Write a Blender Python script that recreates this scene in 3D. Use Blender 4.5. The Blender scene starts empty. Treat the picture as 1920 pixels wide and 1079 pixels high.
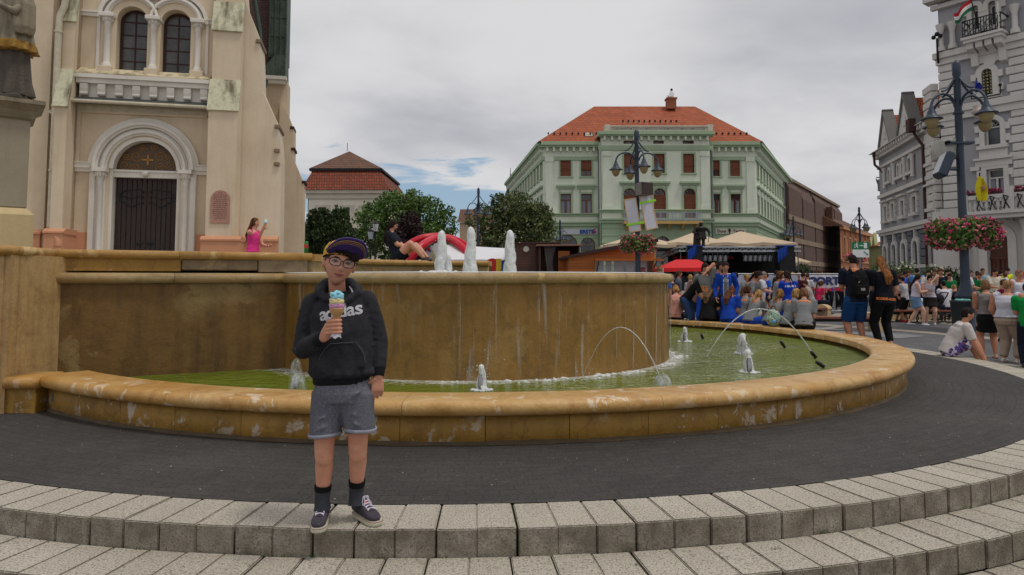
import bpy,bmesh,math,random
from mathutils import Vector,Matrix,Euler,noise
from mathutils.geometry import tessellate_polygon
random.seed(7)
PI=math.pi
R=math.radians
SC=bpy.context.scene
COL=SC.collection
# camera, world, sun, exposure
FPX,CYP,HZ,CAMZ=1290.0,440.0,523.0,1.35
PITCH=math.atan((HZ-CYP)/FPX)
cam_d=bpy.data.cameras.new("camera")
cam=bpy.data.objects.new("camera",cam_d)
COL.objects.link(cam)
cam.location=(0,0,CAMZ)
cam.rotation_euler=(PI/2+PITCH,0,0)
cam_d.sensor_width=36
cam_d.lens=FPX/1920*36
cam_d.shift_y=-(539.5-CYP)/1920
cam_d.clip_start=0.05
cam_d.clip_end=3000
SC.camera=cam
SUN_EL,SUN_AZ=R(68),R(118)
world=bpy.data.worlds.new("World")
SC.world=world
world.use_nodes=True
SC.view_settings.view_transform='Standard'
SC.view_settings.look='None'
SC.view_settings.gamma=1
SC.view_settings.exposure=0.0
SC.render.engine='CYCLES'
SC.cycles.max_bounces=6
SC.cycles.transparent_max_bounces=12
def build_world():
 nt=world.node_tree
 nt.nodes.clear()
 N=nt.nodes.new
 L=nt.links.new
 out=N('ShaderNodeOutputWorld')
 bg=N('ShaderNodeBackground')
 bg.inputs['Strength'].default_value=0.1
 L(bg.outputs[0],out.inputs[0])
 sky=N('ShaderNodeTexSky')
 sky.sky_type='NISHITA'
 sky.sun_disc=False
 sky.sun_elevation=SUN_EL
 sky.sun_rotation=SUN_AZ
 sky.air_density=1.2
 sky.dust_density=1.2
 tc=N('ShaderNodeTexCoord')
 sep=N('ShaderNodeSeparateXYZ')
 L(tc.outputs['Generated'],sep.inputs[0])
 def math_(op,a,b=None,c=None,clamp=False):
  m=N('ShaderNodeMath')
  m.operation=op
  m.use_clamp=clamp
  for i,v in enumerate((a,b,c)):
   if v is None:
    continue
   if isinstance(v,(int,float)):
    m.inputs[i].default_value=v
   else:
    L(v,m.inputs[i])
  return m.outputs[0]
 z=math_('MAXIMUM',sep.outputs[2],0.0)
 dz=math_('ADD',z,0.16)
 px=math_('DIVIDE',sep.outputs[0],dz)
 py=math_('DIVIDE',sep.outputs[1],dz)
 cmb=N('ShaderNodeCombineXYZ')
 L(px,cmb.inputs[0])
 L(py,cmb.inputs[1])
 def nz(scale,detail,rough,off,dist=0.0,vec=cmb.outputs[0],sc=(1,1,1)):
  mp=N('ShaderNodeMapping')
  mp.inputs['Location'].default_value=off
  mp.inputs['Scale'].default_value=sc
  L(vec,mp.inputs[0])
  n=N('ShaderNodeTexNoise')
  n.inputs['Scale'].default_value=scale
  n.inputs['Detail'].default_value=detail
  n.inputs['Roughness'].default_value=rough
  n.inputs['Distortion'].default_value=dist
  L(mp.outputs[0],n.inputs['Vector'])
  return n.outputs['Fac']
 def ramp(v,a,b,ca,cb,interp='EASE'):
  r=N('ShaderNodeValToRGB')
  r.color_ramp.interpolation=interp
  r.color_ramp.elements[0].position=a
  r.color_ramp.elements[1].position=b
  r.color_ramp.elements[0].color=ca
  r.color_ramp.elements[1].color=cb
  L(v,r.inputs[0])
  return r.outputs[0]
 big=nz(0.62,5,0.46,(3.4,1.1,0),0.2)
 fine=nz(1.7,6,0.55,(0.3,7.1,0),0.3)
 mixn=math_('ADD',math_('MULTIPLY',big,0.72),math_('MULTIPLY',fine,0.28))
 cloud=ramp(mixn,0.35,0.59,(4.3,4.38,4.8,1),(6.9,6.9,7.0,1))
 az=math_('ARCTAN2',sep.outputs[0],sep.outputs[1])
 daz=math_('DIVIDE',math_('ADD',az,0.165),0.24)
 el=math_('ARCSINE',sep.outputs[2])
 wob=math_('MULTIPLY',math_('SUBTRACT',fine,0.5),0.35)
 de=math_('DIVIDE',math_('SUBTRACT',el,0.085),0.088)
 d2=math_('ADD',math_('MULTIPLY',daz,daz),math_('MULTIPLY',de,de))
 cv=N('ShaderNodeCombineXYZ')
 L(math_('MULTIPLY',az,3.0),cv.inputs[0])
 L(math_('MULTIPLY',el,14.0),cv.inputs[1])
 streak=nz(2.0,7,0.58,(1.7,0.35,0.0),0.6,cv.outputs[0])
 v=math_('ADD',math_('SUBTRACT',1.15,d2),math_('MULTIPLY',math_('SUBTRACT',streak,0.5),-4.2))
 v=math_('ADD',v,wob)
 gap=ramp(v,0.15,0.75,(0,0,0,1),(1,1,1,1))
 gap=math_('MULTIPLY',gap,0.9)
 mx=N('ShaderNodeMix')
 mx.data_type='RGBA'
 L(gap,mx.inputs[0])
 L(cloud,mx.inputs[6])
 skb=N('ShaderNodeMix')
 skb.data_type='RGBA'
 skb.inputs[0].default_value=0.55
 L(sky.outputs[0],skb.inputs[6])
 skb.inputs[7].default_value=(2.0,3.7,5.9,1)
 L(skb.outputs[2],mx.inputs[7])
 L(mx.outputs[2],bg.inputs[0])
build_world()
sun_d=bpy.data.lights.new("sun",'SUN')
sun_d.energy=1.35
sun_d.angle=R(10)
sun_d.color=(1.0,0.95,0.87)
sun=bpy.data.objects.new("sun",sun_d)
COL.objects.link(sun)
sdir=Vector((math.sin(SUN_AZ)*math.cos(SUN_EL),math.cos(SUN_AZ)*math.cos(SUN_EL),math.sin(SUN_EL)))
sun.rotation_euler=(-sdir).to_track_quat('-Z','Y').to_euler()
# measuring helpers
def P(x,y,Y):
 u=(x-960.0)/FPX
 v=(CYP-y)/FPX
 dy=math.cos(PITCH)-v*math.sin(PITCH)
 dz=math.sin(PITCH)+v*math.cos(PITCH)
 return Vector((u/dy*Y,Y,CAMZ+dz/dy*Y))
class Plane:
 def __init__(self,ox,oy,ang):
  self.o=Vector((ox,oy,0))
  self.ang=ang
  self.u=Vector((math.cos(ang),math.sin(ang),0))
  self.n=Vector((-math.sin(ang),math.cos(ang),0))
 def at(self,x,y,d=0.0):
  r=P(x,y,1.0)-Vector((0,0,CAMZ))
  o=self.o+self.n*d
  t=o.dot(self.n)/r.dot(self.n)
  p=r*t
  return((p-o).dot(self.u),p.z+CAMZ)
 def s(self,x,y=400,d=0.0):
  return self.at(x,y,d)[0]
 def z(self,x,y,d=0.0):
  return self.at(x,y,d)[1]
def gz(x,y):
 t=min(1,max(0,(y-9.0)/26.0))
 return-0.45+0.45*(t*(2-t))
# object helpers
def tag(o,label=None,cat=None,group=None,kind=None):
 if label:
  o['label']=label
 if cat:
  o['category']=cat
 if group:
  o['group']=group
 if kind:
  o['kind']=kind
 return o
def empty(name,loc=(0,0,0),rz=0.0,parent=None):
 o=bpy.data.objects.new(name,None)
 o.empty_display_size=0.3
 COL.objects.link(o)
 o.location=loc
 o.rotation_euler=(0,0,rz)
 o.parent=parent
 return o
def copy_tree(o,parent=None):
 c=o.copy()
 COL.objects.link(c)
 c.parent=parent
 for ch in list(o.children):
  copy_tree(ch,c)
 return c
class MB:
 def __init__(self):
  self.v=[]
  self.f=[]
  self.m=[]
  self.cur=0
  self.smooth=[]
  self.sm=False
  self.marks=[]
 def nx(self):
  self.marks.append((len(self.v),len(self.f)))
 def add(self,vs,fs,sm=None):
  b=len(self.v)
  self.v+=[tuple(p)for p in vs]
  for f in fs:
   self.f.append([b+i for i in f])
   self.m.append(self.cur)
   self.smooth.append(self.sm if sm is None else sm)
 def box(self,x0,x1,y0,y1,z0,z1,M=None):
  vs=[Vector((x,y,z))for z in(z0,z1)for y in(y0,y1)for x in(x0,x1)]
  if M is not None:
   vs=[M@p for p in vs]
  self.add(vs,[(0,2,3,1),(4,5,7,6),(0,1,5,4),(2,6,7,3),(0,4,6,2),(1,3,7,5)],False)
 def cbox(self,x0,x1,y0,y1,z0,z1,c=0.01,M=None):
  bm=bmesh.new()
  bmesh.ops.create_cube(bm,size=1)
  for w in bm.verts:
   w.co=Vector((x0+(w.co.x+.5)*(x1-x0),y0+(w.co.y+.5)*(y1-y0),z0+(w.co.z+.5)*(z1-z0)))
  bmesh.ops.bevel(bm,geom=bm.edges[:],offset=c,segments=1,affect='EDGES')
  self.bm(bm,M,False)
 def bm(self,bm,M=None,sm=None):
  bm.verts.ensure_lookup_table()
  bm.verts.index_update()
  vs=[(M@w.co)if M is not None else w.co.copy()for w in bm.verts]
  self.add(vs,[[w.index for w in f.verts]for f in bm.faces],sm)
  bm.free()
 def prism(self,pts,axis,a,b,M=None,caps=True):
  def mk(p,t):
   if axis=='y':
    return Vector((p[0],t,p[1]))
   if axis=='z':
    return Vector((p[0],p[1],t))
   return Vector((t,p[0],p[1]))
  n=len(pts)
  vs=[mk(p,a)for p in pts]+[mk(p,b)for p in pts]
  if M is not None:
   vs=[M@p for p in vs]
  fs=[(i,(i+1)%n,n+(i+1)%n,n+i)for i in range(n)]
  if caps:
   tri=tessellate_polygon([[Vector((p[0],p[1],0))for p in pts]])
   fs+=[tuple(t)for t in tri]+[tuple(n+i for i in reversed(t))for t in tri]
  self.add(vs,fs,False)
 def lathe(self,prof,n=24,c=(0,0,0),a0=0.0,a1=2*PI,M=None,sm=True,cap=True):
  full=abs(a1-a0-2*PI)<1e-6
  cols=n if full else n+1
  vs=[]
  for i in range(cols):
   a=a0+(a1-a0)*i/n
   ca,sa=math.cos(a),math.sin(a)
   for r,z in prof:
    vs.append(Vector((c[0]+r*ca,c[1]+r*sa,c[2]+z)))
  if M is not None:
   vs=[M@p for p in vs]
  k=len(prof)
  fs=[]
  for i in range(n):
   j=(i+1)%cols
   for q in range(k-1):
    fs.append((i*k+q,j*k+q,j*k+q+1,i*k+q+1))
  self.add(vs,fs,sm)
  if full and cap:
   if prof[0][0]>1e-4:
    self.add([vs[i*k]for i in range(cols)],[tuple(reversed(range(cols)))],False)
   if prof[-1][0]>1e-4:
    self.add([vs[i*k+k-1]for i in range(cols)],[tuple(range(cols))],False)
 def tube(self,pts,rad,n=8,cap=True,sm=True,flat=None,M=None):
  pts=[Vector(p)for p in pts]
  if not isinstance(rad,(list,tuple)):
   rad=[rad]*len(pts)
  vs=[]
  up=None
  for i,p in enumerate(pts):
   t=(pts[min(i+1,len(pts)-1)]-pts[max(i-1,0)])
   if t.length<1e-9:
    t=Vector((0,0,1))
   t.normalize()
   if up is None:
    up=t.orthogonal().normalized()if abs(t.z)>.95 else t.cross(Vector((0,0,1))).normalized()
   up=(up-t*up.dot(t))
   if up.length<1e-6:
    up=t.orthogonal()
   up.normalize()
   w=t.cross(up)
   for q in range(n):
    a=2*PI*q/n
    d=(up*math.cos(a)+w*math.sin(a))*rad[i]
    if flat:
     fa=Vector(flat[0])
     d=d-fa*d.dot(fa)*(1-flat[1])
    vs.append(p+d)
  if M is not None:
   vs=[M@p for p in vs]
  k=len(pts)
  fs=[(i*n+q,i*n+(q+1)%n,(i+1)*n+(q+1)%n,(i+1)*n+q)for i in range(k-1)for q in range(n)]
  self.add(vs,fs,sm)
  if cap:
   self.add(vs[:n],[tuple(reversed(range(n)))],False)
   self.add(vs[-n:],[tuple(range(n))],False)
 def ball(self,c,r,seg=12,rings=8,M=None):
  if not isinstance(r,(list,tuple)):
   r=(r,r,r)
  vs=[Vector((c[0],c[1],c[2]-r[2]))]
  for i in range(1,rings):
   t=PI*i/rings
   for q in range(seg):
    a=2*PI*q/seg
    vs.append(Vector((c[0]+r[0]*math.sin(t)*math.cos(a),c[1]+r[1]*math.sin(t)*math.sin(a),c[2]-r[2]*math.cos(t))))
  vs.append(Vector((c[0],c[1],c[2]+r[2])))
  if M is not None:
   vs=[M@p for p in vs]
  fs=[(0,1+(q+1)%seg,1+q)for q in range(seg)]
  for i in range(rings-2):
   for q in range(seg):
    a=1+i*seg
    fs.append((a+q,a+(q+1)%seg,a+seg+(q+1)%seg,a+seg+q))
  l=len(vs)-1
  a=1+(rings-2)*seg
  fs+=[(a+q,a+(q+1)%seg,l)for q in range(seg)]
  self.add(vs,fs,True)
 def wall(self,outer,holes,y=0.0,depth=0.25):
  polys=[[Vector((a,b,0))for a,b in outer]]+[[Vector((a,b,0))for a,b in h]for h in holes]
  flat=[p for q in polys for p in q]
  tris=tessellate_polygon(polys)
  self.add([Vector((p.x,y,p.y))for p in flat],[tuple(t)for t in tris],False)
  for h in holes:
   n=len(h)
   vs=[Vector((a,y,b))for a,b in h]+[Vector((a,y+depth,b))for a,b in h]
   self.add(vs,[(i,(i+1)%n,n+(i+1)%n,n+i)for i in range(n)],False)
 def build(self,name,mat,parent=None,fix=True):
  if self.marks:
   out=None
   mk=sorted(set([(0,0)]+self.marks+[(len(self.v),len(self.f))]))
   for(a,b),(c,d)in zip(mk,mk[1:]):
    if d>b:
     s=MB()
     s.v,s.m,s.smooth=self.v[a:c],self.m[b:d],self.smooth[b:d]
     s.f=[[i-a for i in f]for f in self.f[b:d]]
     q=s.build(name,mat,parent,fix)
     out=out or q
   return out
  me=bpy.data.meshes.new(name)
  me.from_pydata([tuple(p)for p in self.v],[],self.f)
  mats=mat if isinstance(mat,(list,tuple))else[mat]
  for m in mats:
   me.materials.append(m)
  me.polygons.foreach_set('material_index',self.m)
  me.polygons.foreach_set('use_smooth',self.smooth)
  if fix:
   bm=bmesh.new()
   bm.from_mesh(me)
   bmesh.ops.recalc_face_normals(bm,faces=bm.faces)
   bm.to_mesh(me)
   bm.free()
  me.update()
  o=bpy.data.objects.new(name,me)
  COL.objects.link(o)
  o.parent=parent
  return o
def arch(cx,z0,zs,w,n=12,k=1.0):
 r=w/2
 return[(cx-r,z0),(cx+r,z0)]+[(cx+r*math.cos(PI*i/n),zs+k*r*math.sin(PI*i/n))for i in range(n+1)]
def rect(x0,x1,z0,z1):
 return[(x0,z0),(x1,z0),(x1,z1),(x0,z1)]
def arch_band(mb,cx,zs,r0,r1,y0,y1,n=20,a0=0.0,a1=PI):
 vs=[]
 for i in range(n+1):
  a=a0+(a1-a0)*i/n
  c,s=math.cos(a),math.sin(a)
  for r,y in((r0,y0),(r1,y0),(r1,y1),(r0,y1)):
   vs.append(Vector((cx+r*c,y,zs+r*s)))
 fs=[]
 for i in range(n):
  for q in range(4):
   fs.append((i*4+q,i*4+(q+1)%4,i*4+4+(q+1)%4,i*4+4+q))
 fs+=[(0,1,2,3),(n*4+3,n*4+2,n*4+1,n*4)]
 mb.add(vs,fs,False)
# materials
def lin(c):
 return tuple(((v/255)/12.92 if v/255<=0.04045 else((v/255+0.055)/1.055)**2.4)for v in c)
class Mat:
 def __init__(self,name,color=(128,128,128),rough=0.7,metal=0.0,spec=0.5):
  self.m=bpy.data.materials.new(name)
  self.m.use_nodes=True
  self.nt=self.m.node_tree
  self.b=self.nt.nodes['Principled BSDF']
  self.c=lin(color)
  self.set('Base Color',(*self.c,1))
  self.set('Roughness',rough)
  self.set('Metallic',metal)
  self.set('Specular IOR Level',spec)
  self.colout=None
  self.height=None
 def set(self,k,v):
  self.b.inputs[k].default_value=v
 def N(self,t):
  return self.nt.nodes.new(t)
 def L(self,a,b):
  self.nt.links.new(a,b)
 def coord(self,sc=(1,1,1),rot=(0,0,0),obj=True,loc=(0,0,0)):
  tc=self.N('ShaderNodeTexCoord')
  mp=self.N('ShaderNodeMapping')
  mp.inputs['Scale'].default_value=sc
  mp.inputs['Rotation'].default_value=rot
  mp.inputs['Location'].default_value=loc
  self.L(tc.outputs['Object' if obj else 'Generated'],mp.inputs[0])
  return mp.outputs[0]
 def noise(self,scale,detail=4,rough=0.55,sc=(1,1,1),dist=0.0,loc=(0,0,0)):
  n=self.N('ShaderNodeTexNoise')
  n.inputs['Scale'].default_value=scale
  n.inputs['Detail'].default_value=detail
  n.inputs['Roughness'].default_value=rough
  n.inputs['Distortion'].default_value=dist
  self.L(self.coord(sc,loc=loc),n.inputs['Vector'])
  return n.outputs['Fac']
 def ramp(self,v,a,b,ca=0.0,cb=1.0):
  r=self.N('ShaderNodeValToRGB')
  e=r.color_ramp.elements
  e[0].position,e[1].position=a,b
  f=lambda q:(q,q,q,1)if isinstance(q,(int,float))else(*q,1)
  e[0].color,e[1].color=f(ca),f(cb)
  self.L(v,r.inputs[0])
  return r.outputs[0]
 def math(self,op,a,b=None):
  m=self.N('ShaderNodeMath')
  m.operation=op
  for i,v in enumerate((a,b)):
   if v is None:
    continue
   if isinstance(v,(int,float)):
    m.inputs[i].default_value=v
   else:
    self.L(v,m.inputs[i])
  return m.outputs[0]
 def mixc(self,fac,col,blend='MIX'):
  mx=self.N('ShaderNodeMix')
  mx.data_type='RGBA'
  mx.blend_type=blend
  if isinstance(fac,(int,float)):
   mx.inputs[0].default_value=fac
  else:
   self.L(fac,mx.inputs[0])
  if self.colout is None:
   mx.inputs[6].default_value=(*self.c,1)
  else:
   self.L(self.colout,mx.inputs[6])
  if isinstance(col,tuple):
   mx.inputs[7].default_value=(*lin(col),1)
  else:
   self.L(col,mx.inputs[7])
  self.colout=mx.outputs[2]
  self.L(self.colout,self.b.inputs['Base Color'])
  return self
 def var(self,scale,amt,col=(0,0,0),sc=(1,1,1),a=0.4,b=0.7,detail=5,rough=.6,dist=0.0,loc=(0,0,0)):
  f=self.noise(scale,detail,rough,sc,dist,loc)
  self.mixc(self.math('MULTIPLY',self.ramp(f,a,b),amt),col)
  return self
 def island(self,amt,col):
  g=self.N('ShaderNodeNewGeometry')
  return self.mixc(self.math('MULTIPLY',g.outputs['Random Per Island'],amt),col)
 def bump(self,h,dist=0.01,strength=1.0):
  bn=self.N('ShaderNodeBump')
  bn.inputs['Distance'].default_value=dist
  bn.inputs['Strength'].default_value=strength
  if self.height is not None:
   self.L(self.height,bn.inputs['Normal'])
  self.L(h,bn.inputs['Height'])
  self.height=bn.outputs[0]
  self.L(self.height,self.b.inputs['Normal'])
  return self
 def bnoise(self,scale,dist,detail=6,rough=.6,sc=(1,1,1)):
  return self.bump(self.noise(scale,detail,rough,sc),dist)
def plain(name,color,rough=0.7,metal=0.0,var=0.25,vs=6.0,spec=0.4,bump=0.0):
 m=Mat(name,color,rough,metal,spec)
 dark=tuple(int(c*0.72)for c in color)
 m.var(vs,var,dark,a=.35,b=.7)
 if bump:
  m.bnoise(vs*6,bump)
 return m.m
_cloth={}
def cloth(color,rough=0.9):
 key=tuple(color)
 if key not in _cloth:
  m=Mat("cloth_%02x%02x%02x"%key,color,rough,0,0.2)
  m.var(9,0.35,tuple(int(c*.7)for c in color),a=.4,b=.7)
  m.bnoise(10,0.022,3,.5)
  _cloth[key]=m.m
 return _cloth[key]
# site materials
def mat_paving():
 m=Mat("dark_paving",(84,81,81),0.82,0,0.35)
 uv=m.N('ShaderNodeUVMap')
 br=m.N('ShaderNodeTexBrick')
 br.inputs['Scale'].default_value=1
 br.inputs['Brick Width'].default_value=0.2
 br.inputs['Row Height'].default_value=0.1
 br.inputs['Mortar Size'].default_value=0.004
 br.inputs['Mortar Smooth'].default_value=0.4
 br.inputs['Color1'].default_value=(0.048,0.044,0.042,1)
 br.inputs['Color2'].default_value=(0.060,0.055,0.052,1)
 br.inputs['Mortar'].default_value=(0.04,0.036,0.032,1)
 nz=m.N('ShaderNodeTexNoise')
 nz.inputs['Scale'].default_value=1.2
 m.L(uv.outputs[0],nz.inputs['Vector'])
 vm=m.N('ShaderNodeVectorMath')
 vm.operation='MULTIPLY_ADD'
 m.L(nz.outputs['Color'],vm.inputs[0])
 vm.inputs[1].default_value=(.05,.05,0)
 m.L(uv.outputs[0],vm.inputs[2])
 m.L(vm.outputs[0],br.inputs['Vector'])
 m.colout=br.outputs['Color']
 m.L(m.colout,m.b.inputs['Base Color'])
 m.var(0.7,0.5,(88,84,80),a=.48,b=.72)
 m.var(0.35,0.6,(48,46,46),a=.5,b=.7,loc=(4,1,0))
 m.var(3,0.35,(58,52,48),a=.5,b=.8)
 m.var(90,0.55,(128,116,100),a=.60,b=.72,detail=3)
 m.var(45,0.7,(36,34,34),a=.50,b=.64,detail=4)
 m.var(9,0.4,(90,84,76),a=.55,b=.7)
 m.bump(m.math('MULTIPLY',br.outputs['Fac'],-1),0.003)
 m.bnoise(55,0.01)
 return m.m
def mat_concrete(name="granite_concrete",base=(188,180,165),moss=True):
 m=Mat(name,base,0.85,0,0.3)
 m.var(1.1,0.5,(150,142,128),a=.4,b=.7)
 m.var(85,0.85,(96,88,77),a=.5,b=.62,detail=3,rough=.7)
 m.var(120,0.6,(226,220,208),a=.54,b=.64,detail=3)
 m.var(24,0.5,(84,76,66),a=.66,b=.72,detail=3)
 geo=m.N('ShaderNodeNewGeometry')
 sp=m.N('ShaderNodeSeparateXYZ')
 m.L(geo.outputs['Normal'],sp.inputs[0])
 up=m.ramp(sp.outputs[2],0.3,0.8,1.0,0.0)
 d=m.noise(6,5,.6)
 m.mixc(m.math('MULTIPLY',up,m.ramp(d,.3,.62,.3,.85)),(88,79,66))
 m.island(.22,(140,130,112))
 m.bnoise(60,0.006,4,.7)
 return m.m
def mat_ochre(name,base,vein,pale,pale_amt,dark,streak=1.0,patch_scale=5.0,slab=0.0):
 m=Mat(name,base,0.62,0,0.45)
 m.var(1.3,0.75,vein,a=.38,b=.66,dist=.8)
 m.var(3.6,0.8,dark,a=.5,b=.78,dist=1.2)
 if streak:
  m.var(2.2,0.55*streak,dark,sc=(3.2,3.2,.35),a=.44,b=.72)
  m.var(5.0,0.3*streak,vein,sc=(2.4,2.4,.3),a=.5,b=.7)
 if pale_amt:
  f1=m.noise(patch_scale,6,.62,(1,1,.7),.5)
  f2=m.noise(0.9,2,.5,loc=(3,1,2))
  f=m.math('MULTIPLY',m.ramp(f1,.57,.60),m.ramp(f2,.42,.55))
  m.mixc(m.math('MULTIPLY',f,pale_amt),pale)
 m.var(28,0.3,dark,a=.5,b=.75,detail=6)
 if pale_amt>.8:
  vo=m.N('ShaderNodeTexVoronoi')
  vo.feature='DISTANCE_TO_EDGE'
  vo.inputs['Scale'].default_value=3.2
  mv=m.N('ShaderNodeVectorMath')
  nn_=m.N('ShaderNodeTexNoise')
  nn_.inputs['Scale'].default_value=3
  m.L(m.coord(),nn_.inputs['Vector'])
  mv.operation='MULTIPLY_ADD'
  m.L(nn_.outputs['Color'],mv.inputs[0])
  mv.inputs[1].default_value=(.5,.5,.5)
  m.L(m.coord((1,1,.7)),mv.inputs[2])
  m.L(mv.outputs[0],vo.inputs['Vector'])
  m.mixc(m.math('MULTIPLY',m.ramp(vo.outputs['Distance'],.0,.028,1.0,0.0),.55),dark)
 m.island(.3,vein)
 m.bnoise(9,0.012,7,.62)
 m.bnoise(60,0.003)
 return m.m
M_PAV=mat_paving()
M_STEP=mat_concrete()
M_BASIN=mat_ochre("ochre_stone_basin",(148,112,44),(174,132,56),(200,190,178),0.9,(104,72,34),0.8,6.0)
M_DRUM=mat_ochre("ochre_stone_drum",(132,98,40),(152,114,54),(170,138,84),0.35,(72,54,24),0.9,1.6)
M_WALL=mat_ochre("ochre_stone_wall",(104,76,34),(126,92,42),(166,148,100),0.5,(58,42,20),1.3,1.2)
M_RIM=mat_ochre("polished_rim_stone",(206,170,112),(178,126,50),(226,212,188),0.8,(146,92,36),0.0,5.0)
M_RIM.node_tree.nodes["Principled BSDF"].inputs["Roughness"].default_value=.42
M_LIP=mat_ochre("lip_stone",(172,150,112),(158,128,78),(212,180,118),0.6,(116,92,58),0.0,4.0)
M_PIER=mat_ochre("pale_pier_stone",(190,160,112),(176,140,88),(206,186,150),0.3,(128,98,62),1.1,2.0)
M_FOAM=Mat("white_water_foam",(236,238,238),0.35,0,0.5)
M_FOAM.set('Transmission Weight',0.08)
M_FOAM.bnoise(26,0.02,5,.7,(1,1,.4))
M_FOAM=M_FOAM.m
def ann(mb,cx,cy,r0,r1,a0,a1,z,n=96,uv=None):
 zf=z if callable(z)else(lambda x,y:z)
 vs=[]
 for i in range(n+1):
  a=a0+(a1-a0)*i/n
  for r in(r0,r1):
   x,y=cx+r*math.cos(a),cy+r*math.sin(a)
   vs.append(Vector((x,y,zf(x,y))))
 mb.add(vs,[(2*i,2*i+1,2*i+3,2*i+2)for i in range(n)],False)
FCX,FCY=-0.61,12.26
RA,RB,RC2=8.04,8.45,6.58
DCX,DCY,DR=-0.60,10.82,2.97
def set_uv(o,fn):
 me=o.data
 uv=me.uv_layers.new(name="UVMap")
 for lp in me.loops:
  uv.data[lp.index].uv=fn(me.vertices[lp.vertex_index].co)
def build_ground():
 ys=[-30,-10,0,5,9]+[9+i*1.3 for i in range(1,21)]+[50,80,140,300,900,2200]
 xs=[-2000,-300,-60,-20,-8,0,8,14,20,30,60,120,400,2000]
 mb=MB()
 vs=[Vector((x,y,gz(x,y)))for y in ys for x in xs]
 n=len(xs)
 mb.add(vs,[(j*n+i,j*n+i+1,(j+1)*n+i+1,(j+1)*n+i)for j in range(len(ys)-1)for i in range(n-1)],False)
 m=Mat("square_paving",(98,97,99),0.85,0,0.3)
 br=m.N('ShaderNodeTexBrick')
 br.inputs['Brick Width'].default_value=0.2
 br.inputs['Row Height'].default_value=0.1
 br.inputs['Scale'].default_value=1
 br.inputs['Mortar Size'].default_value=0.005
 br.inputs['Color1'].default_value=(0.10,0.098,0.105,1)
 br.inputs['Color2'].default_value=(0.135,0.132,0.138,1)
 br.inputs['Mortar'].default_value=(0.07,0.068,0.068,1)
 m.L(m.coord(rot=(0,0,.5)),br.inputs['Vector'])
 m.colout=br.outputs['Color']
 m.L(m.colout,m.b.inputs['Base Color'])
 m.var(0.35,0.5,(78,78,80),a=.4,b=.65)
 m.var(2.5,0.35,(130,128,126),a=.5,b=.75)
 m.bnoise(50,0.006)
 o=mb.build('ground',m.m)
 tag(o,kind='structure')
build_ground()
def flat_band(name,pts_in,mat,lift=0.004):
 mb=MB()
 mb.add([Vector((x,y,gz(x,y)+lift))for x,y in pts_in],[tuple(range(len(pts_in)))],False)
 return tag(mb.build(name,mat),kind='structure')
M_BAND=mat_concrete("pale_band_paving",(158,152,140))
M_GREYB=plain("mid_grey_band",(128,128,130),0.85,0,.35,3,bump=.003)
for(r0,r1,a0,a1,m_)in((9.75,10.35,R(-30),R(62),M_BAND),(13.9,14.5,R(-20),R(75),M_BAND),(12.0,13.2,R(28),R(78),M_GREYB),(17.5,20.5,R(20),R(80),M_BAND)):
 mb=MB()
 ann(mb,FCX,FCY,r0,r1,a0,a1,lambda x,y:gz(x,y)+.008,70)
 tag(mb.build('pavement_band',m_),kind='structure')
mb=MB()
for k in range(2):
 a=R(40+16*k)
 c,s=math.cos(a),math.sin(a)
 pts=[]
 for rr,w in((8.9,-.14),(9.73,-.14),(10.37,-.14),(12,-.15),(13.88,-.17),(13.88,.17),(12,.15),(10.37,.14),(9.73,.14),(8.9,.14)):
  pts.append((FCX+rr*c-w*s,FCY+rr*s+w*c))
 mb.add([Vector((x,y,gz(x,y)+.012))for x,y in pts],[(0,1,8,9),(1,2,7,8),(2,3,6,7),(3,4,5,6)],False)
tag(mb.build('pavement_stripe',M_BAND),kind='structure')
mb=MB()
for k in range(6):
 ann(mb,FCX,FCY,6.2+k*(RA-6.2)/6,6.2+(k+1)*(RA-6.2)/6,R(-180),R(180),0.0,200)
o=mb.build('pavement',M_PAV)
set_uv(o,lambda c:(math.atan2(c.y-FCY,c.x-FCX)*7.4,math.hypot(c.x-FCX,c.y-FCY)))
tag(o,kind='structure')
mb=MB()
mb.lathe([(RB-.05,-.6),(RB-.05,-.02),(6.0,-.02)],160,(FCX,FCY,0),cap=False)
mb.lathe([(RB+.37,-.62),(RB+.37,-.18),(RB-.1,-.18)],160,(FCX,FCY,0),cap=False)
mb.lathe([(RB+.79,-.64),(RB+.79,-.34),(RB+.3,-.34)],160,(FCX,FCY,0),cap=False)
M_MOSS_SHADE=plain("moss_soil_and_gap_shade",(52,50,28),0.95,0,.6,9)
tag(mb.build('step_bedding',M_MOSS_SHADE),kind='structure')
def step_ring(r0,r1,ztop,w,seed,h=0.165):
 rnd=random.Random(seed)
 mb=MB()
 n=int(2*PI*r1/w)
 off=rnd.random()
 for i in range(n):
  a0=(i+off)*2*PI/n
  am=a0+PI/n
  deg=math.degrees(am)%360
  if 75<deg<180:
   continue
  g=0.0055+rnd.random()*.003
  dz=rnd.uniform(-.003,.003)
  dr=rnd.uniform(-.006,.006)
  tw=rnd.uniform(-.0006,.0006)
  bm=bmesh.new()
  co=[]
  for z in(ztop-h,ztop+dz):
   for r in(r0+.002,r1+dr):
    for s in(-1,1):
     a=am+tw+s*(PI/n-g/2/r)
     co.append((FCX+r*math.cos(a),FCY+r*math.sin(a),z))
  v=[bm.verts.new(c)for c in co]
  for f in((0,1,3,2),(4,6,7,5),(0,4,5,1),(2,3,7,6),(0,2,6,4),(1,5,7,3)):
   bm.faces.new([v[k]for k in f])
  bmesh.ops.recalc_face_normals(bm,faces=bm.faces)
  bmesh.ops.bevel(bm,geom=bm.edges[:],offset=.006,segments=2,affect='EDGES')
  mb.bm(bm,None,False)
 o=mb.build('kerb_steps',M_STEP,fix=False)
 tag(o,kind='structure')
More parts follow.
